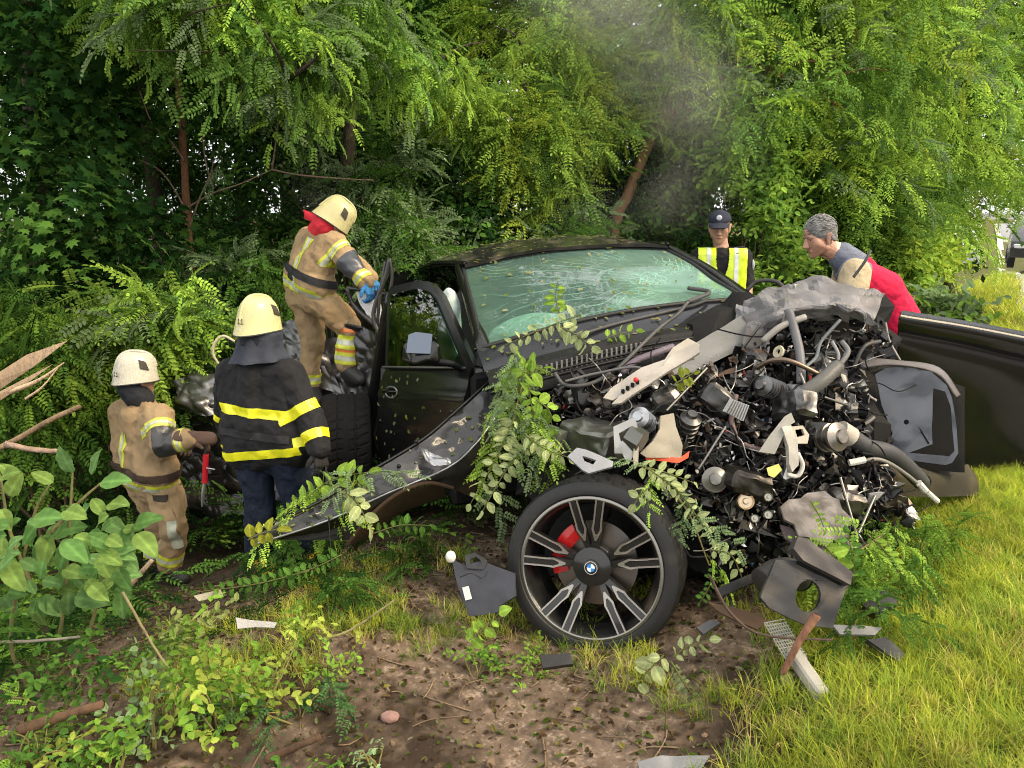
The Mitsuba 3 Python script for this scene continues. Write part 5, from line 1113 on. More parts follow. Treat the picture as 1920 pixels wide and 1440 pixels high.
armband(f1, tr, J['knR'], J['anR'], .08, .012, col=(.60, .16, .04), silver=False, nm='orange_strap'); armband(f1, tr, J['knR'], J['anR'], .60, .010, col=(.60, .16, .04), silver=False, nm='orange_strap')
add('thigh_pocket', region(tr, [(P(628, 560, 5.4), P(660, 600, 5.4) - P(615, 560, 5.4)), (P(652, 606, 5.4), P(615, 560, 5.4) - P(660, 600, 5.4)), (P(640, 582, 5.46), EYE - P(640, 582, 5.46))], .009), 'cloth', (.27, .18, .09), f1, smooth=True)
col_ = smooth_path([P(570, 396, 5.66), P(590, 405, 5.6), P(612, 418, 5.5), P(626, 430, 5.44)], per=5)
add('collar', sheet(np.array([[p + up3 * .012, p - up3 * .022 + latx * .012, p - up3 * .05] for p in col_]), .012), 'cloth', (.58, .03, .05), f1, smooth=True, label='turned up red collar')

# --- the one in black
J = dict(head=P(489, 608, 4.2), neck=P(487, 655, 4.2), shR=P(541, 702, 4.12), shL=P(436, 700, 4.28), waR=P(535, 795, 4.14), waL=P(456, 795, 4.26), heR=P(556, 832, 4.13), heL=P(468, 838, 4.24), hiR=P(535, 850, 4.17), hiL=P(478, 855, 4.24),
         elR=P(582, 782, 4.06), wrR=P(598, 840, 3.98), haR=P(604, 880, 3.95), elL=P(424, 780, 4.36), wrL=P(440, 838, 4.48), haL=P(450, 860, 4.55), knR=P(565, 945, 4.18), anR=P(585, 1030, 4.30), toeR=P(592, 1060, 4.18), knL=P(486, 950, 4.22), anL=P(490, 1040, 4.26), toeL=P(505, 1068, 4.14), hnR=np.array([.8, -.5, 0]), curl=.55, num_az=3.0)
f2, jac, tr = firefighter('firefighter seen from behind in a black jacket with yellow bands', J, [.50, .82, -.12], JET, NAVY, (.02, .02, .02), (.46, .43, .21), wrinkle=.015, boots=(.45, .25, .02))
sp = norm(J['neck'] - (J['waR'] + J['waL']) / 2); latx = norm(J['shR'] - J['shL']); fwd = norm(np.cross(sp, latx)); fwd = fwd if fwd[1] > 0 else -fwd
wa = (J['waR'] + J['waL']) / 2; Ys = (.70, .68, .02)
tl = [(J['shR'] + latx * .045, -latx), (J['shL'] - latx * .03, latx)]
stripes(f2, jac, wa + sp * .10, sp, .028, tl, col=Ys, silver=False)
he_ax = norm(sp + latx * -.18); stripes(f2, jac, (J['heR'] + J['heL']) / 2 - sp * .02, he_ax, .026, [(J['heR'] + latx * .10 + sp * .0, -latx)], col=Ys, silver=False)
add('belt', region(jac, [(wa - sp * .05, sp), (wa - sp * .005, -sp), *tl], .010), 'matt', (.028, .028, .03), f2, smooth=True)
armband(f2, jac, J['shR'], J['elR'], .80, .030, .12, col=Ys, silver=False); armband(f2, jac, J['elR'], J['wrR'], .62, .027, .11, col=Ys, silver=False); armband(f2, jac, J['shL'], J['elL'], .95, .022, .10, col=Ys, silver=False)
cg_ = []
for q in np.linspace(-2.0, 2.0, 26):
    d = norm(-fwd * math.cos(q) + latx * math.sin(q)); w = .010 * math.sin(q * 7)
    cg_.append([J['head'] + d * (.118) + up3 * -.045, J['neck'] + d * (.125 + w) + up3 * .005, J['neck'] + d * (.155 + 1.8 * w) + up3 * -.062])
add('neck_flap', sheet(np.array([smooth_path(x, per=4) for x in cg_]), .006), 'cloth', (.035, .04, .055), f2, smooth=True, label='dark neck flap hanging from the helmet')

# --- the leftmost
J = dict(head=P(260, 704, 4.85), neck=P(262, 745, 4.85), shR=P(300, 782, 4.74), shL=P(232, 776, 4.98), waR=P(288, 862, 4.78), waL=P(252, 862, 4.95), heR=P(295, 885, 4.77), heL=P(266, 888, 4.93), hiR=P(302, 912, 4.78), hiL=P(276, 912, 4.94),
         elR=P(306, 832, 4.62), wrR=P(350, 824, 4.60), haR=P(392, 824, 4.66), elL=P(250, 850, 5.12), wrL=P(320, 840, 5.1), haL=P(350, 835, 5.05), knR=P(328, 985, 4.72), anR=P(318, 1062, 4.80), toeR=P(345, 1085, 4.74), knL=P(300, 985, 4.92), anL=P(292, 1055, 5.0), toeL=P(315, 1076, 4.95), curl=.9)
f3, jac, tr = firefighter('leftmost firefighter, tan suit, standing behind the leaves and reaching right', J, [.88, .42, -.12], TAN, TAN, (.085, .055, .04), (.44, .42, .34), wrinkle=.017)
sp = norm(J['neck'] - (J['waR'] + J['waL']) / 2); latx = norm(J['shR'] - J['shL']); latx = norm(latx - sp * np.dot(latx, sp)); bk_ = norm(np.cross(sp, latx)); bk_ = bk_ if np.dot(bk_, [-.88, -.42, 0]) > 0 else -bk_
cen = (J['shR'] + J['shL'] + J['waR'] + J['waL']) / 4
stripes(f3, jac, cen - latx * .02, latx, .034, [(cen - sp * .17, sp), (cen + sp * .06, -sp), (cen + bk_ * .02, bk_)])
hem = (J['heR'] + J['heL']) / 2; stripes(f3, jac, hem - sp * .05, sp, .040)
add('belt', region(jac, [(hem + sp * .01, sp), (hem + sp * .07, -sp)], .008), 'matt', (.06, .04, .03), f3, smooth=True)
armband(f3, jac, J['shR'], J['elR'], .42, .030, .12); armband(f3, jac, J['elR'], J['wrR'], .88, .022, .10); armband(f3, jac, J['elR'], J['wrR'], .25, .07, .12, col=(.03, .03, .032), silver=False, nm='elbow_patch')
armband(f3, tr, J['knR'], J['anR'], .70, .04); armband(f3, tr, J['knL'], J['anL'], .70, .04)
add('knee_stripe', region(tr, [(P(322, 985, 4.7), [1, 0, 0]), (P(338, 985, 4.7), [-1, 0, 0]), (P(330, 970, 4.7), [0, 0, -1]), (P(330, 1022, 4.75), [0, 0, 1]), (P(330, 985, 4.74), [0, -1, 0])], .005), 'stripe', SILVER, f3, smooth=True)
add('pocket_flap', region(tr, [(P(300, 935, 4.75), [1, 0, .2]), (P(325, 930, 4.75), [-1, 0, .1]), (P(312, 925, 4.7), [0, 0, -1]), (P(312, 936, 4.7), [0, 0, 1]), (P(312, 930, 4.74), [0, -1, 0])], .008), 'cloth', (.03, .025, .02), f3, smooth=True)
gl = limb((J['wrR'] + norm(J['haR'] - J['wrR']) * -.03, .058), (J['haR'], .046))
add('gauntlet', skin_of(gl, .015, 4, .006, 14, 3), 'cloth', (.085, .055, .045), f3, smooth=True)
# red hand tool hanging from his grip
tk = thing('hand_tool', 'red handled rescue tool with a metal tip held by the leftmost firefighter', 'tool')
add('handle', tube([P(386, 852, 4.62), P(384, 905, 4.62)], .018, 12), 'plastic', (.50, .02, .03), tk, smooth=30)
add('shaft', tube(path([(386, 830, 4.62), (386, 855, 4.62)], 3), .011, 8), 'metal', (.1, .1, .1), tk, smooth=30)
add('tip', tube(path([(384, 905, 4.62), (381, 925, 4.62), (379, 950, 4.62)], 3), [.011, .014, .005], 8), 'metal', (.55, .53, .5), tk, smooth=30)
add('cross_pin', tube([P(384, 877, 4.61), P(403, 880, 4.6)], .004, 6), 'metal', (.6, .6, .6), tk, smooth=True)

# --- officer in cap and high visibility vest
k = thing('person', 'officer in a dark cap and yellow high visibility vest standing behind the windscreen', 'person')
hd = P(1349, 427, 6.2); M = look_frame([-.30, -.92, -.20]); nk = P(1352, 462, 6.22)
shR, shL = P(1315, 484, 6.24), P(1389, 482, 6.16)
hR, hL = nk + [-.10, .02, -.62], nk + [.10, -.02, -.62]
kR, kL, aR, aL = hR + [0, -.02, -.42], hL + [.02, -.02, -.42], None, None
aR, aL = G(kR[0], kR[1] + .03) + [0, 0, .09], G(kL[0] + .03, kL[1] + .03) + [0, 0, .09]
elR, elL, wrR, wrL = P(1306, 545, 6.26), P(1400, 540, 6.14), P(1318, 600, 6.0), P(1398, 600, 5.95)
body = union([head_man(M, hd, .98), limb((nk, .058), (hd + M @ [0, -.012, -.06], .060)), limb((shR, .07), (shL, .07), (hR, .11), (hL, .11)), limb(((shR + shL) / 2 + [0, 0, .01], .07), (nk, .06))] + [chain((s, .068), (e, .048), (w, .036)) for s, e, w in ((shR, elR, wrR), (shL, elL, wrL))] + [chain((h_, .10), (q, .07), (a_, .05)) for h_, q, a_ in ((hR, kR, aR), (hL, kL, aL))] + [hand_man(wrR, [.1, -.3, -1], [-1, 0, 0], 1, .5), hand_man(wrL, [0, -.3, -1], [1, 0, 0], -1, .5)])
bm = skin_of(body, .011, 4); add('body', bm, 'skin', SKIN, k, smooth=True, vary=.12, scale=16)
sh = skin_of(union([limb((shR, .082), (shL, .082), (hR, .135), (hL, .135)), limb(((shR + shL) / 2, .085), (nk + [0, 0, -.03], .066))] + [limb((s, .088), (s + (e - s) * .78, .074)) for s, e in ((shR, elR), (shL, elL))]), .014, 6, .006, 11, 4)
add('polo_shirt', sh, 'cloth', (.014, .014, .016), k, smooth=True)
add('trousers', skin_of(union([chain((h_, .13), (q, .092), (a_, .075)) for h_, q, a_ in ((hR, kR, aR), (hL, kL, aL))]), .02, 5, .006), 'cloth', (.016, .017, .022), k, smooth=True)
for a_ in (aR, aL): add('boot', skin_of(limb((a_, .055), (a_ - [0, 0, .04], .045), (a_ + [-.04, -.14, -.045], .04)), .02, 4), 'rubber', (.015, .015, .015), k, smooth=True)
ves = skin_of(union([limb((shR, .090), (shL, .090), (hR, .148), (hL, .148)), limb(((shR + shL) / 2, .092), (nk + [0, 0, -.05], .062))]), .008, 6, .005, 10, 8)
Mb = look_frame([-.10, -.99, 0]); vv, ff = np.array(ves.vertices), np.array(ves.faces); loc = (vv - (shR + shL) / 2) @ Mb; cf = loc[ff].mean(1)
front = cf[:, 1] > -.02; vneck = .036 * sstep(-.26, -.06, cf[:, 2]) + .014 * sstep(-.12, .0, cf[:, 2])
keep = ~(front & (np.abs(cf[:, 0]) < vneck)) & (np.abs(cf[:, 0]) < .185) & (cf[:, 2] < .075)
def sub(mask, off): 
    m = trimesh.Trimesh(vv + np.array(ves.vertex_normals) * off, ff[mask], process=False); m.remove_unreferenced_vertices(); return np.array(m.vertices), np.array(m.faces)
add('vest', sub(keep, .006), 'stripe', (.56, .72, .02), k, smooth=True, label='yellow green high visibility vest')
add('vest_band', sub(keep & front & (np.abs(np.abs(cf[:, 0]) - .105) < .015), .009), 'stripe', (.60, .62, .62), k, smooth=True)
add('vest_band', sub(keep & (np.abs(cf[:, 2] + .36) < .026), .010), 'stripe', (.60, .62, .62), k, smooth=True)
add('sleeve_patch', sphere(.035, shL + [.085, -.045, -.06], 2, (.35, 1, 1.25)), 'matt', (.5, .5, .55), k, smooth=True)
cap = take('cap', k)
dome = lift(Manifold.batch_hull([Manifold.sphere(1, 36).scale((.090, .112, .082)).translate((0, -.012, .056))]), M, hd)
cut = dome.trim_by_plane(tuple(M[:, 2]), float(np.dot(M[:, 2], hd + M @ [0, 0, .052])))
scene[cap] = shape(skin_of(cut, .015, 3), 'cloth', (.022, .026, .042), smooth=60)
pk = np.array([[hd + M @ [math.sin(q) * (.088 - .012 * t * abs(math.sin(q))), .030 + math.cos(q) * .070 + .078 * t * max(0, math.cos(q)) ** .6, .058 - .022 * t - .016 * math.sin(q) ** 2] for t in np.linspace(0, 1, 6)] for q in np.linspace(-1.15, 1.15, 16)])
add('cap_peak', sheet(pk, .006), 'cloth', (.022, .026, .042), k, smooth=40)
add('cap_badge', sphere(.022, hd + M @ [0, .092, .098], 2, (1, .35, 1), M), 'plastic', (.55, .56, .60), k, smooth=True, label='round pale badge on the cap')
for sx in (1, -1):
    add('eye', sphere(.010, hd + M @ [sx * .031, .078, .014], 2), 'plastic', (.05, .035, .03), k, smooth=True)
    add('eyebrow', tube([hd + M @ [sx * .016, .095, .030], hd + M @ [sx * .034, .092, .034], hd + M @ [sx * .05, .080, .028]], .0045, 5), 'matt', (.05, .035, .025), k, smooth=True)
    add('hair', sphere(.05, hd + M @ [sx * .045, -.045, .015], 2, (.72, 1, 1.1), M), 'matt', (.035, .027, .02), k, smooth=True)
add('mouth', tube([hd + M @ [-.022, .092, -.060], hd + M @ [0, .0965, -.058], hd + M @ [.022, .092, -.060]], .0045, 6), 'skin', (.30, .12, .09), k, smooth=True)

# --- grey haired man bending over the engine
k = thing('person', 'grey haired man in a red and grey vest leaning over the engine', 'person')
hd = P(1537, 446, 5.0); M = look_frame([-.92, -.18, -.30])
nk, ub, mb, pv_ = P(1580, 482, 5.0), P(1612, 512, 5.02), P(1640, 545, 5.05), P(1668, 610, 5.08)
shL, shR = P(1604, 512, 4.84), P(1590, 508, 5.20)
hL, hR = pv_ + [.02, -.09, -.02], pv_ + [.02, .09, -.02]
gL, gR = G(hL[0] + .02, hL[1]), G(hR[0] - .02, hR[1] + .1)
kL, kR, aL, aR = (hL + gL) / 2 + [-.06, 0, .03], (hR + gR) / 2 + [-.03, 0, .03], gL + [0, 0, .09], gR + [0, 0, .09]
elL, elR, wrL, wrR = P(1592, 590, 4.72), P(1570, 580, 5.22), P(1555, 640, 4.72), P(1545, 620, 5.1)
body = union([head_man(M, hd, 1.0), limb((nk, .06), (hd + M @ [0, -.014, -.06], .062)), limb((shL, .07), (shR, .07), (mb + [0, -.06, 0], .10), (mb + [0, .06, 0], .10)), limb((mb, .12), (pv_, .13)), limb((ub, .09), (nk, .065))] + [chain((s, .066), (e, .05), (w, .036)) for s, e, w in ((shR, elR, wrR), (shL, elL, wrL))] + [chain((h_, .10), (q, .07), (a_, .05)) for h_, q, a_ in ((hR, kR, aR), (hL, kL, aL))] + [hand_man(wrL, [-.6, -.2, -1], [0, -1, 0], -1, .6), hand_man(wrR, [-.6, 0, -1], [0, 1, 0], 1, .6)])
add('body', skin_of(body, .010, 4), 'skin', SKIN_RED, k, smooth=True, vary=.18, scale=18)
iL, iR = shL + (shR - shL) * .16, shR - (shR - shL) * .16
tor = [limb((iL, .080), (iR, .080), (mb + [0, -.07, 0], .13), (mb + [0, .07, 0], .13)), limb((mb + [0, -.06, 0], .13), (mb + [0, .06, 0], .13), (pv_ + [.01, -.07, 0], .15), (pv_ + [.01, .07, 0], .15)), limb((ub, .10), (nk, .075))]
sl = [chain((s, .096), (e, .072), (w, .050)) for s, e, w in ((shR, elR, wrR), (shL, elL, wrL))]
add('shirt', skin_of(union(sl + [limb((ub, .10), (nk, .078))]), .014, 6, .009, 10, 3), 'cloth', (.38, .31, .20), k, smooth=True, label='beige long sleeved shirt')
vs_ = skin_of(union(tor), .012, 8, .007, 9, 6); axs = norm(nk - pv_)
yk = P(1632, 500, 5.0)
cutp = [(nk + (pv_ - nk) * .44, axs)]
r = region(vs_, [(nk + (pv_ - nk) * .20, axs + np.array([-.25, 0, -.25]))], .017); add('vest_yoke', r, 'cloth', (.13, .145, .19), k, smooth=True, label='grey blue shoulder yoke of the vest')
r = region(vs_, [(nk + (pv_ - nk) * .20, -(axs + np.array([-.25, 0, -.25])))], .017); add('vest', r, 'cloth', (.48, .009, .05), k, smooth=True, vary=.12, label='crimson body of the vest')
add('collar', skin_of(chain((nk + M @ [.0, -.02, -.0] + [.0, 0, .0], .074), (hd + M @ [0, -.035, -.085], .062)), .012, 4), 'cloth', (.62, .55, .40), k, smooth=True)
add('trousers', skin_of(union([chain((h_, .13), (q, .09), (a_, .075)) for h_, q, a_ in ((hR, kR, aR), (hL, kL, aL))]), .02, 5, .006), 'cloth', (.05, .05, .06), k, smooth=True)
for a_ in (aR, aL): add('boot', skin_of(limb((a_, .055), (a_ - [0, 0, .04], .045), (a_ + [-.15, 0, -.045], .04)), .02, 4), 'rubber', (.02, .018, .016), k, smooth=True)
hm_ = Manifold.sphere(1, 44).scale((.083, .106, .100)).translate((0, -.018, .045))
hm_ = hm_ + ball((.0, -.075, -.02), .045) + limb(((.072, -.03, .02), .014), ((.07, -.045, -.03), .02)) + limb(((-.072, -.03, .02), .014), ((-.07, -.045, -.03), .02))
hm_ = hm_.trim_by_plane((0, -.42, .90), -.006)
hv = skin_of(hm_, .007, 3, .0035, 34, 2); add('hair', (np.array(hv.vertices) @ M.T + hd, hv.faces), 'matt', (.15, .147, .145), k, smooth=True, vary=.45, scale=70, label='short grey hair')
rh_ = np.random.default_rng(8); st_, sc_h = [], []
for _ in range(420):
    a0_, e0_ = rh_.uniform(-2.6, 2.6), rh_.uniform(.05, 1.5); q3 = []
    for t in (0, .5, 1.0):
        a_, e_ = a0_ + np.sign(a0_) * .22 * t * (abs(a0_) < 2.4), e0_ - .10 * t * (abs(a0_) > 1.2) + .05 * t * (abs(a0_) < .8)
        d_h = np.array([math.sin(a_) * math.cos(e_) * .084, math.cos(a_) * math.cos(e_) * .107, math.sin(e_) * .101]); q3.append(np.array([0, -.018, .045]) + d_h * (1.02 + .05 * t * rh_.random()))
    if -.42 * (q3[0][1]) + .90 * q3[0][2] < -.002: continue
    v_, f_ = tube(np.array(q3) @ M.T + hd, [.0030, .0010], 4); st_.append((v_, f_)); sc_h.append(np.full((len(v_), 3), rh_.choice([.10, .20, .32])))
v_, f_ = cat_meshes(st_); kh_ = take('hair_strands', k); scene[kh_] = mikit.ply((v_, f_), 'matt', smooth=True, color=np.vstack(sc_h)); labels[kh_] = {'kind': 'stuff'}
for sx in (1, -1):
    add('eye', sphere(.010, hd + M @ [sx * .031, .078, .014], 2), 'plastic', (.05, .035, .03), k, smooth=True)
    add('eyebrow', tube([hd + M @ [sx * .016, .096, .032], hd + M @ [sx * .034, .093, .036], hd + M @ [sx * .052, .080, .028]], .005, 5), 'matt', (.20, .18, .16), k, smooth=True)
add('mouth', tube([hd + M @ [-.024, .090, -.060], hd + M @ [0, .096, -.058], hd + M @ [.024, .090, -.060]], .0045, 6), 'skin', (.30, .11, .09), k, smooth=True)
# ------------------------------------------------------------------ plants and litter in the foreground
rp_ = np.random.default_rng(314)
def big_leaf(L, W, fold=.10, curl=.16, wav=.02, n=14, seed=0):
    """an ovate leaf with a sunken midrib, a closed thin solid"""
    r = np.random.default_rng(seed); t = np.linspace(0, 1, n); w = W * np.sin(np.pi * t ** .8) ** .75 * (1 - .12 * t)
    g = []
    for k in range(n):
        row = [(L * t[k], s * w[k] * .5, abs(s) * fold * w[k] - curl * L * t[k] ** 2 + wav * L * (math.sin(t[k] * 9 + seed + s) + .5 * math.sin(t[k] * 17 + 2 * seed - 2 * s)) * abs(s)) for s in np.linspace(-1, 1, 9)]
        g.append(row)
    return np.array(g)
LEAF_G = [big_leaf(1, .62, .12, .18, .03, seed=s) for s in range(5)]
def leaf_part(parent, base, d, L, tint, up, seed, name='leaf', wide=1.0):
    g = LEAF_G[seed % 5] * [L, L * wide, L]; R = frame(d, up); v = g.reshape(-1, 3) @ R.T + base
    n, m = (14, 9); ii, jj = np.meshgrid(np.arange(n - 1), np.arange(m - 1), indexing='ij'); a = (ii * m + jj).ravel()
    c = np.tile(np.asarray(tint), (len(v), 1)); kk_, ss_ = np.meshgrid(np.arange(n), np.abs(np.linspace(-1, 1, m)), indexing='ij'); rib = np.where(ss_ < .01, 1.0, np.where(np.abs((kk_ - 3 * ss_ + 30) % 3 - 1) < .35, .45, 0)).ravel(); c = c * (1 + .5 * rib)[:, None]; c *= (1 + .9 * (meshkit.fbm(v * 30, 3, 3) - .5))[:, None]
    k = take(name, parent); scene[k] = mikit.ply((v, np.stack([a, a + m, a + m + 1, a + 1], 1)), 'leaf', smooth=True, color=np.clip(c, 0, 1)); return k

sh_ = thing('broad_leaved_shrub', 'shrub with large pale green oval leaves at the left edge, in the foreground', 'shrub')
root = G(-1.95, 2.75)
SH = [(136, 885, 100, 62), (172, 890, 75, 56), (190, 905, 15, 66), (2, 895, 30, 52), (16, 930, 60, 56), (0, 955, -50, 52), (172, 935, -60, 46), (205, 945, 20, 62), (250, 985, 25, 64), (255, 1000, -30, 72), (232, 990, -60, 48), (62, 980, 250, 62), (60, 975, 15, 74), (120, 958, 5, 66), (95, 1000, 20, 78), (95, 1000, -100, 74), (128, 1020, 250, 60), (120, 1015, -25, 74), (112, 1070, -70, 62), (82, 1050, -110, 50), (218, 1062, -60, 60), (170, 1005, -20, 55), (10, 1050, -60, 76), (84, 1115, -100, 52), (128, 1110, -95, 60), (140, 1120, -5, 74), (40, 1020, 200, 60), (20, 985, 170, 50), (185, 1045, -45, 56), (55, 1080, -130, 60), (150, 975, 60, 56), (35, 900, 110, 50), (215, 1030, -20, 50), (165, 1085, -70, 50), (-20, 1010, 30, 60), (-30, 930, 60, 60), (60, 1130, -60, 56), (100, 905, 140, 46)]
SH += [(int(rp_.uniform(-30, 240)), int(rp_.uniform(960, 1130)), int(rp_.uniform(-150, 60)), int(rp_.uniform(36, 62))) for _ in range(60)]
for k, (px, py, a, L) in enumerate(SH):
    Y = 2.62 + rp_.uniform(-.14, .16); b = P(px, py, Y); ar = math.radians(a)
    d = np.array([math.cos(ar), rp_.uniform(-.7, .1), math.sin(ar) * .9]); Lm = L / FPX * Y * .98
    tint = np.array([(.16, .29, .10), (.12, .24, .07), (.20, .31, .08)][int(rp_.integers(0, 3))]) * rp_.uniform(.8, 1.15)
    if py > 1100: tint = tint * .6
    leaf_part(sh_, b, d, Lm, tint, norm([rp_.normal(0, .3), -.75, .9]), k)
for q in ([(-40, 1500), (20, 1200), (60, 980), (95, 905)], [(30, 1500), (110, 1200), (128, 1020), (136, 885)], [(60, 1500), (160, 1200), (200, 1060), (250, 985)], [(95, 1000), (150, 940), (190, 905)], [(60, 1100), (20, 1000), (0, 890)]):
    add('stem', tube(smooth_path([P(a, min(b, 1400), 2.7 + .02 * k) if b < 1450 else root + [k * .02, 0, -.05] for k, (a, b) in enumerate(q)], per=5), [.009, .004], 6), 'bark', (.13, .12, .05), sh_, smooth=True)

def sprig(label, pth, Y, npair, Lpx, tint, wide=.50, group=None, Y1=None):
    """a locust frond torn off: a stem with single leaflets"""
    k = thing('locust_sprig', label, 'sprig'); n = len(pth)
    Ys = np.linspace(Y, Y1 or Y, n); p = smooth_path([P(a, b, y) for (a, b), y in zip(pth, Ys)], per=6)
    add('stem', tube(p, [.0035, .0018], 5), 'bark', (.12, .13, .04), k, smooth=True)
    for j in range(npair + 1):
        t = .10 + .90 * j / npair; x = t * (len(p) - 1); i = min(int(x), len(p) - 2); o = p[i] + (p[i + 1] - p[i]) * (x - i); tg = norm(p[i + 1] - p[i])
        view = norm(EYE - o); sd = norm(np.cross(tg, view))
        for s in ((1, -1) if j < npair else (0,)):
            d = norm(tg * (rp_.uniform(.1, .7) if s else 1) + sd * s * .95 + view * rp_.uniform(-.7, .5) + [0, 0, rp_.uniform(-.55, .05)])
            leaf_part(k, o + sd * s * .004, d, Lpx / FPX * (Y) * rp_.uniform(.55, 1.05), np.array(tint) * rp_.uniform(.8, 1.2), view + rp_.normal(0, .6, 3), int(rp_.integers(0, 5)), 'leaflet', wide * 1.3 / .62)
    return k
PALE, FRESH, GRN = (.40, .46, .22), (.24, .38, .06), (.10, .21, .04)
SP = [('pale locust sprig hanging left of the wheel, longest of the bunch', [(968, 775), (935, 850), (882, 945)], 3.3, 9, 34, PALE, .46),
 ('pale locust sprig hanging to the wheel top, right of the longest', [(990, 828), (950, 880), (905, 958)], 3.26, 8, 30, PALE, .46),
 ('pale locust sprig pointing right over the grey box section', [(985, 815), (1020, 840), (1066, 858)], 3.2, 6, 28, PALE, .5),
 ('green broad sprig at the top of the hanging bunch', [(948, 690), (975, 705), (1020, 690)], 3.6, 4, 38, FRESH, .55),
 ('green sprig in the middle of the hanging bunch', [(985, 690), (965, 740), (945, 800)], 3.5, 5, 36, FRESH, .5),
 ('lime sprig running down the inner side of the hanging bunch', [(990, 720), (1000, 780), (1010, 850)], 3.4, 7, 28, FRESH, .5),
 ('leafy sprig above the grey box section', [(1005, 750), (1030, 770), (1035, 800)], 3.4, 3, 36, FRESH, .55),
 ('fresh sprig lying along the torn wing', [(560, 948), (620, 900), (692, 885)], 3.5, 7, 32, FRESH, .52),
 ('fresh sprig behind the torn wing near the black jacketed firefighter', [(540, 960), (575, 925), (640, 905)], 3.62, 6, 30, FRESH, .5),
 ('pale clump of leaflets hanging over the torn wing edge', [(650, 925), (672, 945), (690, 985)], 3.34, 4, 40, PALE, .52),
 ('yellow green sprig at the tip of the torn wing', [(465, 1012), (490, 1000), (520, 992)], 3.3, 3, 34, (.28, .30, .04), .5),
 ('dark sprig below the torn wing', [(520, 990), (545, 1030), (560, 1070)], 3.5, 6, 30, GRN, .5),
 ('long pale sprig draped right of the tyre', [(1215, 878), (1275, 925), (1335, 1012)], 2.95, 11, 28, PALE, .45),
 ('sprig lying on top of the tyre', [(1195, 872), (1245, 885), (1300, 905)], 3.0, 6, 24, PALE, .5),
 ('tiny sprig stuck to the tyre tread', [(1215, 915), (1200, 930), (1190, 945)], 2.9, 2, 26, PALE, .5),
 ('sprig hanging from the scrap right of the wheel', [(1330, 1030), (1370, 1040), (1392, 1085)], 2.9, 5, 26, PALE, .5),
 ('small sprig low between wheel and engine', [(1340, 1060), (1330, 1100), (1312, 1130)], 2.9, 6, 16, GRN, .5),
 ('pale broad sprig on the soil below the wheel', [(1245, 1228), (1215, 1258), (1182, 1300)], 2.62, 4, 42, PALE, .55),
 ('narrow pale sprig on the soil reaching toward the grass', [(1258, 1240), (1290, 1290), (1338, 1352)], 2.5, 9, 24, (.19, .24, .12), .45),
 ('sprig on the soil touching the tyre', [(1262, 1232), (1290, 1212), (1330, 1200)], 2.68, 4, 30, PALE, .5),
 ('pale sprig at the lower left corner of the windscreen', [(1090, 590), (1020, 615), (945, 648)], 3.86, 9, 26, PALE, .45),
 ('sprig on the scuttle below the windscreen', [(1050, 612), (1080, 628), (1110, 650)], 3.8, 5, 26, PALE, .5),
 ('upright lime sprig against the windscreen glass', [(1050, 590), (1042, 560), (1046, 528)], 4.1, 6, 22, FRESH, .4),
 ('small sprig on the scuttle right of the others', [(1135, 634), (1160, 626), (1192, 620)], 3.92, 4, 20, FRESH, .45),
 ('upright green sprig at the edge of the engine and the grass', [(1598, 1130), (1600, 1060), (1590, 1000)], 2.75, 9, 22, GRN, .5),
 ('round leaved sprig beneath the pinkish tray', [(1545, 1022), (1568, 1050), (1580, 1090)], 2.72, 4, 32, FRESH, .6),
 ('fern like sprig in the grass right of the engine', [(1625, 1000), (1665, 1040), (1700, 1100)], 2.9, 9, 28, FRESH, .42),
 ('pale big leaved sprig on the grass below the shroud', [(1450, 1300), (1500, 1292), (1570, 1300)], 2.42, 4, 46, (.26, .29, .10), .5),
 ('green sprig on the dark soil under the car', [(700, 1000), (750, 985), (805, 985)], 3.45, 7, 26, GRN, .5),
 ('lime leaves caught in the scrap above the tank', [(1265, 720), (1285, 708), (1300, 700)], 3.25, 3, 26, (.24, .28, .04), .5),
 ('leaflets caught on the pinkish tray', [(1520, 940), (1535, 965), (1545, 990)], 2.9, 5, 14, FRESH, .5),
 ('clump of sprig leaves on the soil before the grey module', [(880, 1200), (905, 1180), (935, 1150)], 2.85, 4, 30, FRESH, .6),
 ('dark sprig on the soil left of the grey module', [(640, 1040), (600, 1060), (550, 1078)], 3.2, 8, 24, GRN, .45),
 ('long dark frond flat on the soil by the leftmost firefighter', [(580, 1070), (480, 1095), (370, 1110)], 3.3, 12, 26, GRN, .4)]
for lab, pth, Y, npair, L, tint, wd in SP: sprig(lab, pth, Y, npair, L, tint, wd)

# bushier broken branches among the wreckage
for lab, q_, n_, pal_, sz_ in (('bushy broken branch wedged between the torn wing and the engine', [(985, 700, 3.62, .10), (960, 790, 3.45, .10), (925, 880, 3.40, .09), (1010, 800, 3.4, .08)], 26, [(SAGE, .45), (SUN, .55)], .46), ('leafy broken branch lying along the torn wing', [(600, 925, 3.55, .10), (670, 905, 3.5, .08), (540, 975, 3.5, .08)], 14, [(SUN, .7), (SAGE, .3)], .42),
                          ('broken branch with pale leaves caught between tyre and engine', [(1240, 900, 3.02, .07), (1290, 960, 2.96, .08), (1330, 1060, 2.9, .08)], 7, [(SAGE, .7), (SUN, .3)], .36), ('broken branch with fresh leaves at the grass edge of the engine', [(1600, 1040, 2.82, .10), (1660, 1000, 3.0, .10)], 12, [(SUN, .6), (SOFT, .4)], .45)):
    k = thing('broken_branch', lab, 'branch'); bl_ = [(P(a, b, Y), (r, r, r * 1.2)) for a, b, Y, r in q_]
    add('stem', tube(smooth_path([b_[0] for b_ in bl_], per=5), [.006, .003], 5), 'bark', (.14, .12, .05), k, smooth=True); put_crown(k, crown(bl_, n_, SPRAY_NEAR, pal_, size=sz_, droop=.6, r=rp_), 'leaves')
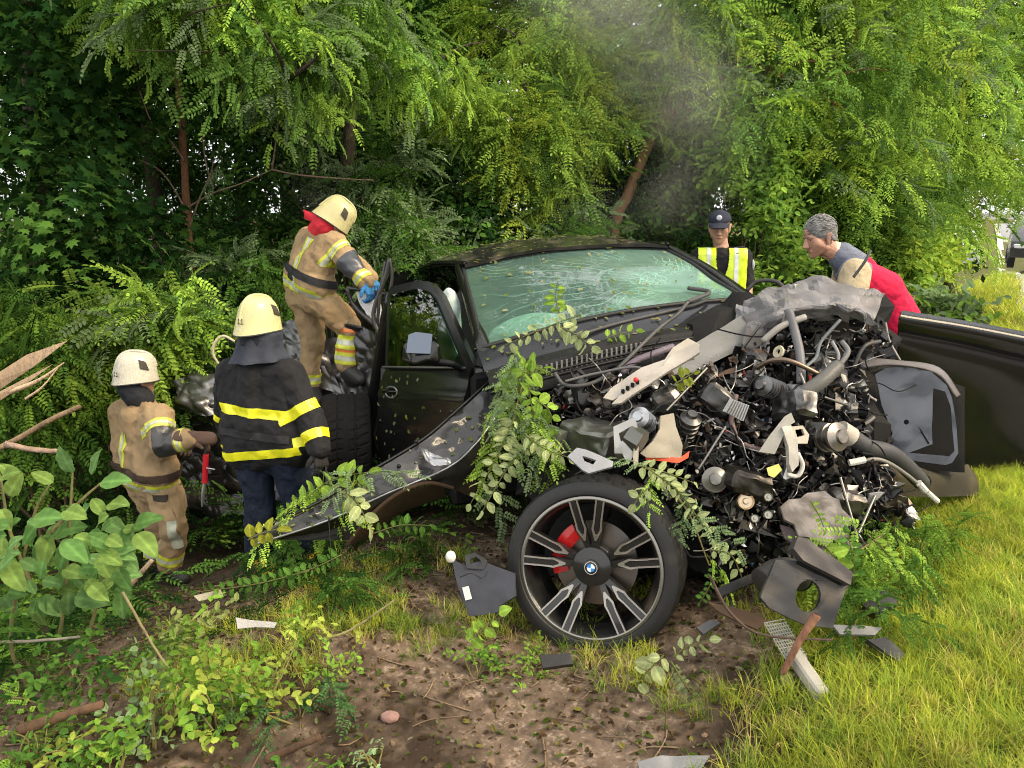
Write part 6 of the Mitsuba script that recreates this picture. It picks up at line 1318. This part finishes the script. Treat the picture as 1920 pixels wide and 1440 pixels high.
# weeds and seedlings of the lower left corner
def weed(label, px, py, Y, h, n, tmpl, pal, size=.5, r=.16, stems=4):
    k = thing('weed', label, 'weed'); o = P(px, py, Y); o = G(o[0], o[1]); top = []
    st = []
    for j in range(stems):
        e = o + np.array([rp_.normal(0, r * .7), rp_.normal(0, r * .7), h * rp_.uniform(.7, 1.1)]); top.append((e, (r * .55, r * .55, h * .30)))
        st.append(tube(smooth_path([o + rp_.normal(0, .015, 3) * [1, 1, 0] - [0, 0, .02], (o + e) / 2 + rp_.normal(0, .03, 3), e], per=4), [.0045, .002], 5))
    top.append((o + np.array([0, 0, h * .35]), (r, r, h * .35)))
    add('stems', st, 'bark', (.17, .15, .055), k, smooth=True, kind='stuff')
    put_crown(k, crown(top, n, tmpl, pal, size=size, droop=.2, r=rp_), 'leaves')
W_Y, W_P, W_D = [(YEL, .4), (LIME, .6)], [((.22, .26, .09), .6), (LIME, .4)], [(GRN, .7), (DEEP, .3)]
for a in [('pale green seedling clump beside the left firefighter boots', 305, 1150, 2.75, .18, 22, SPRAY_BROAD, W_P, .5, .13), ('yellow green seedlings in the middle of the lower left', 395, 1290, 2.45, .30, 34, SPRAY_BROAD, W_Y, .5, .17), ('yellow green seedlings by the white scrap of paper', 470, 1275, 2.5, .28, 30, SPRAY_BROAD, W_Y, .5, .16),
          ('light leaved weed left of the yellow seedlings', 270, 1330, 2.35, .24, 26, SPRAY_BROAD, [(LIME, .5), (SAGE, .5)], .48, .15), ('dark weed under the broad leaved shrub', 110, 1270, 2.5, .25, 30, SPRAY_BROAD, W_D, .5, .2), ('round leaved sprout at the left edge', 40, 1365, 2.25, .12, 8, SPRAY_NEAR, [(LIME, 1)], .34, .07),
          ('bluish green frond low on the soil in the centre left', 555, 1285, 2.5, .10, 9, SPRAY_NEAR, [((.06, .13, .045), 1)], .42, .10), ('small weed near the bottom left log', 205, 1395, 2.2, .16, 20, SPRAY_BROAD, [(LIME, .6), (MID, .4)], .42, .12), ('sprawling weed at the bottom left corner', 60, 1425, 2.15, .15, 24, SPRAY_BROAD, [(YEL, .4), (MID, .6)], .5, .18),
          ('low green weeds before the grey module', 890, 1185, 2.8, .10, 14, SPRAY_BROAD, [(LIME, .6), (MID, .4)], .4, .09), ('dark ferny plant by the black trousers', 560, 1065, 3.6, .16, 16, SPRAY_NEAR, W_D, .5, .16), ('dark ferny plant under the torn wing', 760, 1000, 3.7, .14, 14, SPRAY_NEAR, W_D, .5, .16), ('green weed between the torn wing and the soil', 640, 1065, 3.3, .14, 14, SPRAY_NEAR, [(MID, 1)], .4, .12),
          ('yellow green weeds on the bare soil in the centre', 640, 1200, 2.75, .08, 14, SPRAY_BROAD, W_Y, .35, .10), ('seedling standing at the bottom centre', 700, 1385, 2.25, .06, 7, SPRAY_BROAD, [(SAGE, 1)], .3, .07), ('leafy weeds at the bottom, left of the stick end', 640, 1420, 2.15, .10, 18, SPRAY_BROAD, [(MID, .6), (LIME, .4)], .36, .12),
          ('young locust shoots in the grass beside the engine', 1640, 1080, 2.9, .30, 18, SPRAY_NEAR, [(LIME, .7), (MID, .3)], .45, .20), ('young locust shoots in the grass by the bumper corner', 1740, 1060, 3.1, .26, 16, SPRAY_NEAR, [(LIME, .8), (MID, .2)], .45, .2), ('fern like shoot in the grass right of the shroud', 1610, 1190, 2.65, .22, 12, SPRAY_NEAR, [(MID, .6), (LIME, .4)], .42, .14), ('seedlings at the lower middle edge of the grass', 1000, 1180, 2.8, .07, 10, SPRAY_BROAD, [(LIME, 1)], .35, .08)]:
    weed(*a)
# low cover of the ditch and the foot of the wood
xs, ys = rp_.uniform(-5.5, 2.2, 5200), rp_.uniform(2.3, 9.5, 5200)
s_ = -xs * .75 + (ys - 3.2) * .66
m = (s_ > .45) & (rp_.random(5200) < np.where(s_ < 1.0, .12, np.where((ys < 4.6) & (xs > -2.2), .35, .8))) & ~((np.abs(xs + 1.3) < .5) & (np.abs(ys - 4.1) < .4)) & (np.abs(xs) < ys * .95) & ~((np.abs(xs / ys + .455) < .085) & (ys > 2.9) & (ys < 5.0))
xs, ys = xs[m], ys[m]; n = len(xs); d = rp_.normal(size=(n, 3)) * [1, 1, .35] + [0, 0, .35]
M = frames_from(d, rp_.normal(0, .4, n)) * rp_.uniform(.35, .8, n)[:, None, None]; col = np.array([MID, DEEP, LIME])[rp_.choice(3, n, p=[.5, .35, .15])] * rp_.uniform(.6, 1.2, (n, 1)); out = []
T_ = SPRAY_MID[:3] + SPRAY_BROAD[:2]; w = rp_.integers(0, 5, n)
for k, (tv, tf, tj) in enumerate(T_):
    q = w == k; out.append(bake(tv, tf, M[q], np.stack([xs, ys, ground(xs, ys) + .05 + rp_.uniform(0, .22, n)], 1)[q], col[q], tj))
v, f, c = merge(out); scene['undergrowth'] = mikit.ply((v, f), 'leaf', smooth=False, color=np.clip(c, 0, 1))
labels['undergrowth'] = {'label': 'low green undergrowth covering the floor of the wood and the ditch', 'category': 'undergrowth', 'kind': 'stuff'}
# leaf litter, twigs and clods on the soil
def on_soil(n, x0=-2.6, x1=2.0, y0=1.7, y1=4.6):
    x, y = rp_.uniform(x0, x1, n), rp_.uniform(y0, y1, n); return x, y, ground(x, y)
n = 8500; x, y, z = on_soil(n); lv, lf = leaflet(.030, .014, True, .2)
M = frames_from(rp_.normal(size=(n, 3)) * [1, 1, .25], rp_.normal(0, .5, n)) * rp_.uniform(.4, 1.3, n)[:, None, None]
pal = .8 * np.array([(.10, .15, .03), (.20, .22, .09), (.16, .11, .05), (.09, .06, .035), (.25, .23, .06), (.30, .27, .18)]); col = pal[rp_.choice(6, n, p=[.2, .1, .27, .33, .05, .05])] * rp_.uniform(.6, 1.3, (n, 1))
v, f, c = bake(lv, lf, M, np.stack([x, y, z + rp_.uniform(.002, .012, n)], 1), col)
scene['leaf_litter'] = mikit.ply((v, f), 'leaf', smooth=False, color=c); labels['leaf_litter'] = {'label': 'torn leaves and litter strewn over the bare soil', 'category': 'litter', 'kind': 'stuff'}
tw = []
for k in range(420):
    x, y, z = on_soil(1); a = rp_.uniform(0, 6.28); L = rp_.uniform(.03, .22) ; d = np.array([math.cos(a), math.sin(a), 0]); o = np.array([x[0], y[0], 0])
    q = [o + d * L * t + np.array([rp_.normal(0, .012), rp_.normal(0, .012), 0]) for t in (-.5, 0, .5)]; q = [p + [0, 0, float(ground(p[0], p[1])) + .006] for p in q]
    tw.append(tube(smooth_path(q, per=2), rp_.uniform(.0012, .004), 4))
add('twigs', tw, 'bark', (.17, .12, .075), smooth=True, vary=.7, scale=20); labels['twigs'] = {'label': 'thin broken twigs and dry stalks scattered on the soil', 'category': 'twigs', 'kind': 'stuff'}
n = 2200; x, y, z = on_soil(n); ico = trimesh.creation.icosphere(1); iv = np.array(ico.vertices); iv = iv * (1 + .5 * (meshkit.noise(iv * 2.3, 4) - .5))[:, None]
sc_ = rp_.uniform(0, 1, n) ** 4 * .017 + .003; M = frames_from(rp_.normal(size=(n, 3)), rp_.uniform(0, 6, n)) * sc_[:, None, None] * [1, .8, .6]
v, f, c = bake(iv, np.array(ico.faces), M, np.stack([x, y, z + sc_ * .1], 1), np.array([.115, .080, .052]) * rp_.uniform(.5, 1.6, (n, 1)))
scene['soil_clods'] = mikit.ply((v, f), 'matt', smooth=False, color=c); labels['soil_clods'] = {'label': 'loose clods and crumbs of brown soil', 'category': 'soil', 'kind': 'stuff'}
# torn leaves on the car
pts = []
for _ in range(170): i, j = rp_.integers(1, 25), rp_.integers(0, 12); pts.append((rg_[i, j] + [0, 0, .018], [0, 0, 1]))
for _ in range(60): i, j = rp_.integers(1, 39), rp_.integers(1, 25); pts.append((g[i, j] + np.array([0, -.008, .012]), [0, -.5, .85]))
for _ in range(34): pts.append((dpt(rp_.uniform(.1, DL - .05), rp_.uniform(-.6, -.02), .088), DN))
for _ in range(40): t = rp_.uniform(0, 1); i = int(t * (wg.shape[0] - 1)); pts.append((wg[i, rp_.integers(0, wg.shape[1])] + np.array([0, -.01, .008]), [0, -.5, .8]))
for _ in range(60): i, k = rp_.integers(0, 23), rp_.integers(0, 3); pts.append((sg[i, k] + np.array([rp_.normal(0, .02), -.01, .012]), [0, -.3, .9]))
pp = np.array([p for p, _ in pts]); n = len(pp); lv, lf = leaflet(.034, .017, True, .15)
M = np.array([frame(np.cross(norm(nn), rp_.normal(size=3)), nn) for _, nn in pts]) * rp_.uniform(.4, 1.25, n)[:, None, None]
v, f, c = bake(lv, lf, M, pp, np.array([(.24, .27, .12), (.16, .20, .05), (.34, .32, .20), (.34, .30, .05)])[rp_.choice(4, n, p=[.4, .3, .2, .1])])
scene['torn_leaves'] = mikit.ply((v, f), 'leaf', smooth=False, color=c); labels['torn_leaves'] = {'label': 'small torn leaves stuck to the roof, glass and door', 'category': 'leaves', 'kind': 'stuff'}

# ------------------------------------------------------------------ broken wood and debris
k = thing('split_log', 'freshly split pale log with long splinters at the left edge', 'log')
add('wood', cat_meshes([as_vf(Manifold.hull_points(np.array([P(a, b, Y) for a, b, Y in q]))) for q in ([(-60, 770, 4.5), (-60, 735, 4.5), (-60, 750, 4.65), (60, 690, 4.5), (50, 665, 4.55), (128, 638, 4.55)], [(-60, 790, 4.42), (-60, 765, 4.42), (-60, 780, 4.55), (60, 712, 4.45), (100, 682, 4.5)])]), 'bark', (.28, .20, .13), k, smooth=False, vary=.35, scale=12)
o_ = P(-50, 757, 4.56); add('stump', trunk_mesh([o_ + norm(o_ - P(60, 690, 4.5)) * -.1, o_ + [-.35, .05, -.18], G(o_[0] - 1.0, o_[1] + .2) - [0, 0, .1]], .05, .10), 'bark', (.10, .075, .05), k, smooth=True, vary=.4)
add('splinter', tube(path([(20, 735, 4.45), (75, 712, 4.44), (120, 680, 4.42)], 3), [.018, .004], 5), 'bark', (.46, .33, .22), k, smooth=True)
add('splinter', tube(path([(48, 748, 4.4), (80, 725, 4.4), (108, 690, 4.42)], 3), [.008, .003], 5), 'bark', (.44, .32, .22), k, smooth=True)
for lab, q, Y, r, col in (('broken pale branch slanting at the left edge below the split log', [(-330, 1010), (-40, 860), (30, 825), (90, 790), (150, 762)], 4.3, .020, (.22, .155, .095)), ('pinkish broken stick lying left of the leftmost firefighter', [(10, 832), (60, 843), (112, 846)], 4.2, .018, (.26, .185, .14)), ('stub of branch at the boot of the leftmost firefighter', [(245, 1095), (268, 1070), (285, 1050)], 3.4, .014, (.30, .22, .16)),
                        ('dark brown log lying at the bottom left', [(40, 1368), (110, 1345), (190, 1322)], 2.28, .022, (.10, .060, .035)), ('dark stick on the soil at the bottom centre left', [(500, 1425), (550, 1402), (602, 1382)], 2.18, .016, (.075, .045, .028)), ('grey bamboo like rod reaching in from the left edge', [(-260, 1235), (-30, 1207), (60, 1202), (150, 1194)], 2.5, .007, (.17, .155, .13)),
                        ('long thin stalk across the soil in the middle', [(600, 1200), (660, 1180), (740, 1125)], 2.85, .006, (.25, .22, .10)), ('thin leaning stalk among the yellow green seedlings', [(230, 1110), (300, 1230), (400, 1370)], 2.4, .005, (.19, .165, .085)), ('reddish brown broken branch leaning on the dark shroud', [(1532, 1152), (1500, 1200), (1468, 1262)], 2.45, .016, (.19, .095, .06)), ('thin dark branch across the debris right of the wheel', [(1330, 1080), (1370, 1150), (1430, 1190), (1560, 1200)], 2.5, .006, (.07, .05, .04))):
    kk = thing('branch', lab, 'branch'); p_ = smooth_path([P(a, b, Y) for a, b in q], per=6)
    tv, tf = tube(p_, [r, r * .7], 8); tv = tv + (meshkit.fbm(tv * 30, 3, 5) - .5)[:, None] * r * .5
    scene[kk] = shape((tv, tf), 'bark', col, smooth=True, vary=.6, scale=14)
kk = thing('dry_stem', 'curled pale stem arching left of the black jacketed firefighter', 'stem')
scene[kk] = shape(tube(path([(440, 640, 4.9), (418, 630, 4.9), (402, 645, 4.9), (400, 665, 4.9), (412, 685, 4.9)], 5), [.008, .011, .006], 6), 'matt', (.42, .38, .27), smooth=True)

k = thing('grey_module', 'dark grey plastic module with a small white label, left of the front wheel', 'car part')
pm = P(895, 1105, 3.02); nm_ = norm([-.15, -.85, .5])
add('case', plate([(848, 1048), (870, 1060), (905, 1052), (930, 1062), (966, 1075), (968, 1118), (940, 1135), (935, 1148), (882, 1156), (858, 1090)], pm, nm_, .03), 'plastic', (.032, .034, .044), k, smooth=20, vary=.4, scale=14)
add('connector', plate([(872, 1042), (890, 1036), (915, 1052), (908, 1068), (876, 1066)], pm - nm_ * -.015, nm_, .02, [[(882, 1048), (894, 1044), (904, 1054), (898, 1062), (882, 1060)]]), 'plastic', (.03, .03, .032), k, smooth=20)
add('label', plate([(868, 1102), (880, 1099), (886, 1123), (874, 1126)], pm + nm_ * .019, nm_, .003), 'matt', (.55, .54, .50), k, smooth=False)
add('white_cap', sphere(.022, P(845, 1044, 2.98), 2, (1, 1, 1.2)), 'plastic', (.62, .60, .55), k, smooth=True)
add('wire', tube(path([(862, 1082, 2.97), (885, 1075, 2.96), (905, 1085, 2.97), (915, 1070, 2.99)], 5), .0025, 5), 'plastic', (.02, .02, .02), k, smooth=True)
k = thing('plastic_shroud', 'dark grey plastic shroud with a round opening on the grass before the engine', 'car part')
ps = P(1520, 1110, 2.56); ns = norm([.05, -.85, .52]); cir = [(1512 + 24 * math.cos(t), 1118 + 30 * math.sin(t)) for t in np.linspace(0, 6.1, 18)]
add('panel', plate([(1452, 1050), (1498, 1052), (1570, 1092), (1588, 1098), (1572, 1130), (1560, 1178), (1508, 1172), (1440, 1140), (1424, 1120), (1440, 1080)], ps, ns, .02, [cir]), 'plastic', (.028, .028, .03), k, smooth=20, vary=.45, scale=9, dirt=(.07, .06, .05), dirt_amt=.4, dirt_scale=12)
add('rail', plate([(1490, 1008), (1510, 1012), (1592, 1075), (1588, 1098), (1500, 1052), (1482, 1030)], ps - ns * -.03, ns, .05), 'plastic', (.05, .045, .045), k, smooth=20)
add('slot', tube([on_plane(1494, 1054, ps + ns * .014, ns), on_plane(1576, 1096, ps + ns * .014, ns)], .007, 5), 'matt', BLACK, k, smooth=True)
add('duct', tube(path([(1430, 1095, 2.62), (1465, 1075, 2.66), (1500, 1080, 2.72)], 5), .06, 14), 'plastic', (.03, .028, .027), k, smooth=True)
k = thing('foam_bar', 'pale perforated foam bar under the reddish branch', 'car part')
add('bar', box((.20, .05, .05), .008, frame(P(1535, 1295, 2.36) - P(1490, 1230, 2.5)), (P(1535, 1295, 2.36) + P(1490, 1230, 2.5)) / 2), 'matt', (.27, .26, .23), k, smooth=30, vary=.3)
mm = []; e0, e1 = P(1448, 1168, 2.6), P(1488, 1235, 2.5); 
for t in np.linspace(0, 1, 12): mm.append(tube([e0 + (e1 - e0) * t + np.array([-.03, 0, .0]), e0 + (e1 - e0) * t + np.array([.05, .01, .01])], .0025, 4))
for o in np.linspace(-.03, .05, 9): mm.append(tube([e0 + [o, 0, 0], e1 + [o, 0, 0]], .0025, 4))
add('mesh', mm, 'plastic', (.30, .29, .27), k, smooth=False)
for lab, pts, Y, n_, th, mat, col in (('flat grey plastic strip lying on the grass beside the shroud', [(1560, 1172), (1655, 1176), (1640, 1192), (1575, 1190)], 2.55, [0, -.5, .85], .012, 'plastic', (.16, .16, .16)), ('black angular chunk of plastic in the grass right of the shroud', [(1615, 1140), (1640, 1108), (1672, 1118), (1680, 1138), (1640, 1158)], 2.68, [-.2, -.7, .7], .07, 'plastic', (.03, .028, .028)), ('small black fragment in the grass below the grey strip', [(1625, 1200), (1660, 1198), (1692, 1230), (1680, 1245)], 2.5, [0, -.6, .8], .03, 'plastic', (.035, .035, .035)), ('small dark fragment far right in the grass', [(1785, 1198), (1805, 1200), (1835, 1225), (1820, 1232)], 2.6, [.1, -.6, .8], .02, 'plastic', (.05, .045, .05)), ('bundle of black plastic ribs on the soil below the wheel', [(1012, 1232), (1068, 1228), (1075, 1248), (1018, 1256)], 2.62, [0, -.6, .8], .03, 'plastic', (.02, .02, .02)), ('dark flat fragment between wheel and shroud', [(1305, 1180), (1330, 1165), (1350, 1170), (1318, 1192)], 2.7, [0, -.6, .8], .02, 'plastic', (.05, .05, .055)), ('flat grey sheet half cut by the bottom edge', [(1195, 1430), (1240, 1418), (1330, 1420), (1318, 1438), (1300, 1470), (1205, 1470)], 2.12, [0, -.45, .9], .012, 'plastic', (.15, .155, .165)), ('white scrap of paper among the yellow green seedlings', [(442, 1158), (470, 1163), (520, 1168), (514, 1178), (480, 1176), (446, 1180)], 2.75, [.1, -.6, .8], .004, 'matt', (.33, .32, .31)), ('pale strip of plastic by the left firefighter boots', [(365, 1120), (415, 1108), (420, 1120), (375, 1130)], 3.0, [0, -.6, .8], .008, 'matt', (.28, .26, .19)), ('rusty brown strap lying right of the tyre', [(1325, 1130), (1400, 1145), (1440, 1165), (1420, 1180), (1350, 1152)], 2.72, [0, -.6, .8], .012, 'matt', (.09, .055, .035)), ('black shard on the soil right of the tyre', [(1340, 1105), (1415, 1075), (1420, 1090), (1350, 1120)], 2.78, [0, -.7, .7], .02, 'plastic', BLACK)):
    kk = thing('debris', lab, 'debris'); cxy = np.mean(pts, 0); v, f = plate(pts, P(cxy[0], cxy[1], Y), n_, th)
    lowest = v[:, 2].min(); c0 = v.mean(0); gz0 = float(ground(c0[0], c0[1])) 
    scene[kk] = shape((v, f), mat, col, smooth=20, vary=.4, scale=14)
kk = thing('stone', 'reddish stone lying on the bare soil in the centre', 'stone'); b = P(730, 1282, 2.5); b = G(b[0], b[1])
sv, sf = sphere(.032, (0, 0, 0), 3, (1.1, .8, .7)); sv = sv * (1 + .5 * (meshkit.fbm(sv * 30, 3, 3) - .5))[:, None]; scene[kk] = shape((sv + b + [0, 0, .015], sf), 'matt', (.24, .145, .125), smooth=40, vary=.4, scale=30)

# ------------------------------------------------------------------ vehicles far off on the road
def far_car(label, pos, head, col, L=4.4, W=1.8, Hh=1.5, van=False):
    k = thing('parked_car', label, 'car'); d = norm([head[0], head[1], 0]); s = np.array([-d[1], d[0], 0]); M = np.stack([d, s, [0, 0, 1.0]], 1)
    prof = [(-L / 2, .35), (-L / 2, .80), (-L / 2 + .1, Hh * .62), (-L / 2 + .35, Hh), (L * .12, Hh), (L * .27, Hh * .64), (L / 2 - .1, Hh * .55), (L / 2, .65), (L / 2, .35)] if not van else [(-L / 2, .35), (-L / 2, Hh * .97), (-L / 2 + .1, Hh), (L * .22, Hh), (L * .36, Hh * .58), (L / 2, Hh * .5), (L / 2, .35)]
    low = Manifold.hull_points(np.array([(x, y, z) for x, z in prof for y in (-W / 2 + .02 + .13 * (z > .9), W / 2 - .02 - .13 * (z > .9))]))
    v, f = as_vf(low); add('body', (v @ M.T + pos, f), 'paint', col, k, smooth=25)
    x0, x1 = (-L / 2 + .45, L * .20)
    for sy in (-1, 1):
        gw = [(x0, .95 * sy * W / 2, Hh * .66), (x0 + .1, .86 * sy * W / 2, Hh * .92), (x1 - .25, .86 * sy * W / 2, Hh * .92), (x1, .95 * sy * W / 2, Hh * .66)]
        add('side_window', sheet(np.array([[np.array(gw[0]), np.array(gw[3])], [np.array(gw[1]), np.array(gw[2])]]) @ M.T + pos + s * sy * .02, .01), 'paint', (.01, .012, .014), k, smooth=False)
    for xe, nm in ((-L / 2, 'rear_window'), (L * .2, 'windscreen')):
        q = np.array([[[xe + (.06 if xe < 0 else .28), -.6, Hh * .66], [xe + (.06 if xe < 0 else .28), .6, Hh * .66]], [[xe + (.27 if xe < 0 else -.05), -.55, Hh * .93], [xe + (.27 if xe < 0 else -.05), .55, Hh * .93]]])
        add(nm, sheet(q @ M.T + pos + d * (-.03 if xe < 0 else .03), .02), 'paint', (.01, .012, .014), k, smooth=False)
    for sx in (-L * .31, L * .31):
        for sy in (-1, 1):
            Mw = np.stack([d, [0, 0, 1.0], s * sy], 1); add('wheel', lathe([(0, .02), (.18, .02), (.2, 0), (.31, 0), (.32, -.04), (.32, -.18), (0, -.2)], 24, Mw, pos + d * sx + s * sy * W / 2 * .99 + [0, 0, .32]), 'rubber', (.02, .02, .02), k, smooth=30)
    for sy in (-1, 1):
        add('rear_lamp', box((.04, .22, .16), .02, M, pos - d * (L / 2) + s * sy * (W / 2 - .2) + [0, 0, .85]), 'plastic', (.35, .02, .02), k, smooth=20)
        add('headlight', box((.06, .3, .14), .02, M, pos + d * (L / 2 - .03) + s * sy * (W / 2 - .25) + [0, 0, .68]), 'plastic', (.6, .6, .6), k, smooth=20)
def road_at(d, t): p = ROAD_O + ROAD_N * d + ROAD_D * t; return np.array([p[0], p[1], float(ground(p[0], p[1], False)) + .02])
far_car('white van parked beside the road far off at the right edge', road_at(-2.0, 20), -ROAD_D, (.50, .50, .52), 4.9, 1.9, 1.9, True)
far_car('dark car on the road at the right edge of the picture', road_at(.6, 9), -ROAD_D, (.015, .015, .017))
# ------------------------------------------------------------------ thin smoke drifting up from the wreck
def smoke(name, label, centre, half, dens, seed, lean):
    n = (26, 18, 40); zz, yy, xx = np.meshgrid(np.linspace(-1, 1, n[2]), np.linspace(-1, 1, n[1]), np.linspace(-1, 1, n[0]), indexing='ij')
    p = np.stack([xx * half[0], yy * half[1], zz * half[2]], -1)
    cx = lean * zz + .25 * np.sin(zz * 3 + seed); w = .34 + .2 * (zz + 1) / 2
    d = np.exp(-((xx - cx) / w) ** 2 - (yy / .5) ** 2) * sstep(-1, -.5, zz) * sstep(1.0, .55, zz) * sstep(1, .8, np.abs(xx)) * sstep(1, .8, np.abs(yy))
    d = d * sstep(.25, .85, meshkit.fbm(p * 1.5 + seed * 7, 4, seed))
    scene[name + '_medium'] = {'type': 'heterogeneous', 'albedo': {'type': 'rgb', 'value': [.93, .93, .93]}, 'scale': dens,
        'sigma_t': {'type': 'gridvolume', 'grid': mi.VolumeGrid(d.astype(np.float32)[..., None]), 'use_grid_bbox': False, 'to_world': T().translate((np.asarray(centre) - half).tolist()).scale((2 * np.asarray(half)).tolist())}}
    scene[name] = {'type': 'cube', 'to_world': T().translate(list(map(float, centre))).scale(list(map(float, half))), 'bsdf': {'type': 'null'}, 'interior': {'type': 'ref', 'id': name + '_medium'}}
    labels[name] = {'label': label, 'category': 'smoke', 'kind': 'stuff'}
smoke('smoke', 'thin grey smoke rising in front of the trees at the upper centre', P(1180, 150, 7.0), np.array([1.5, .45, 1.5]), .62, 2, -.22)
smoke('smoke_001', 'faint wisp of smoke above the climbing firefighter', P(600, 290, 6.4), np.array([.6, .3, .6]), .40, 5, .2)
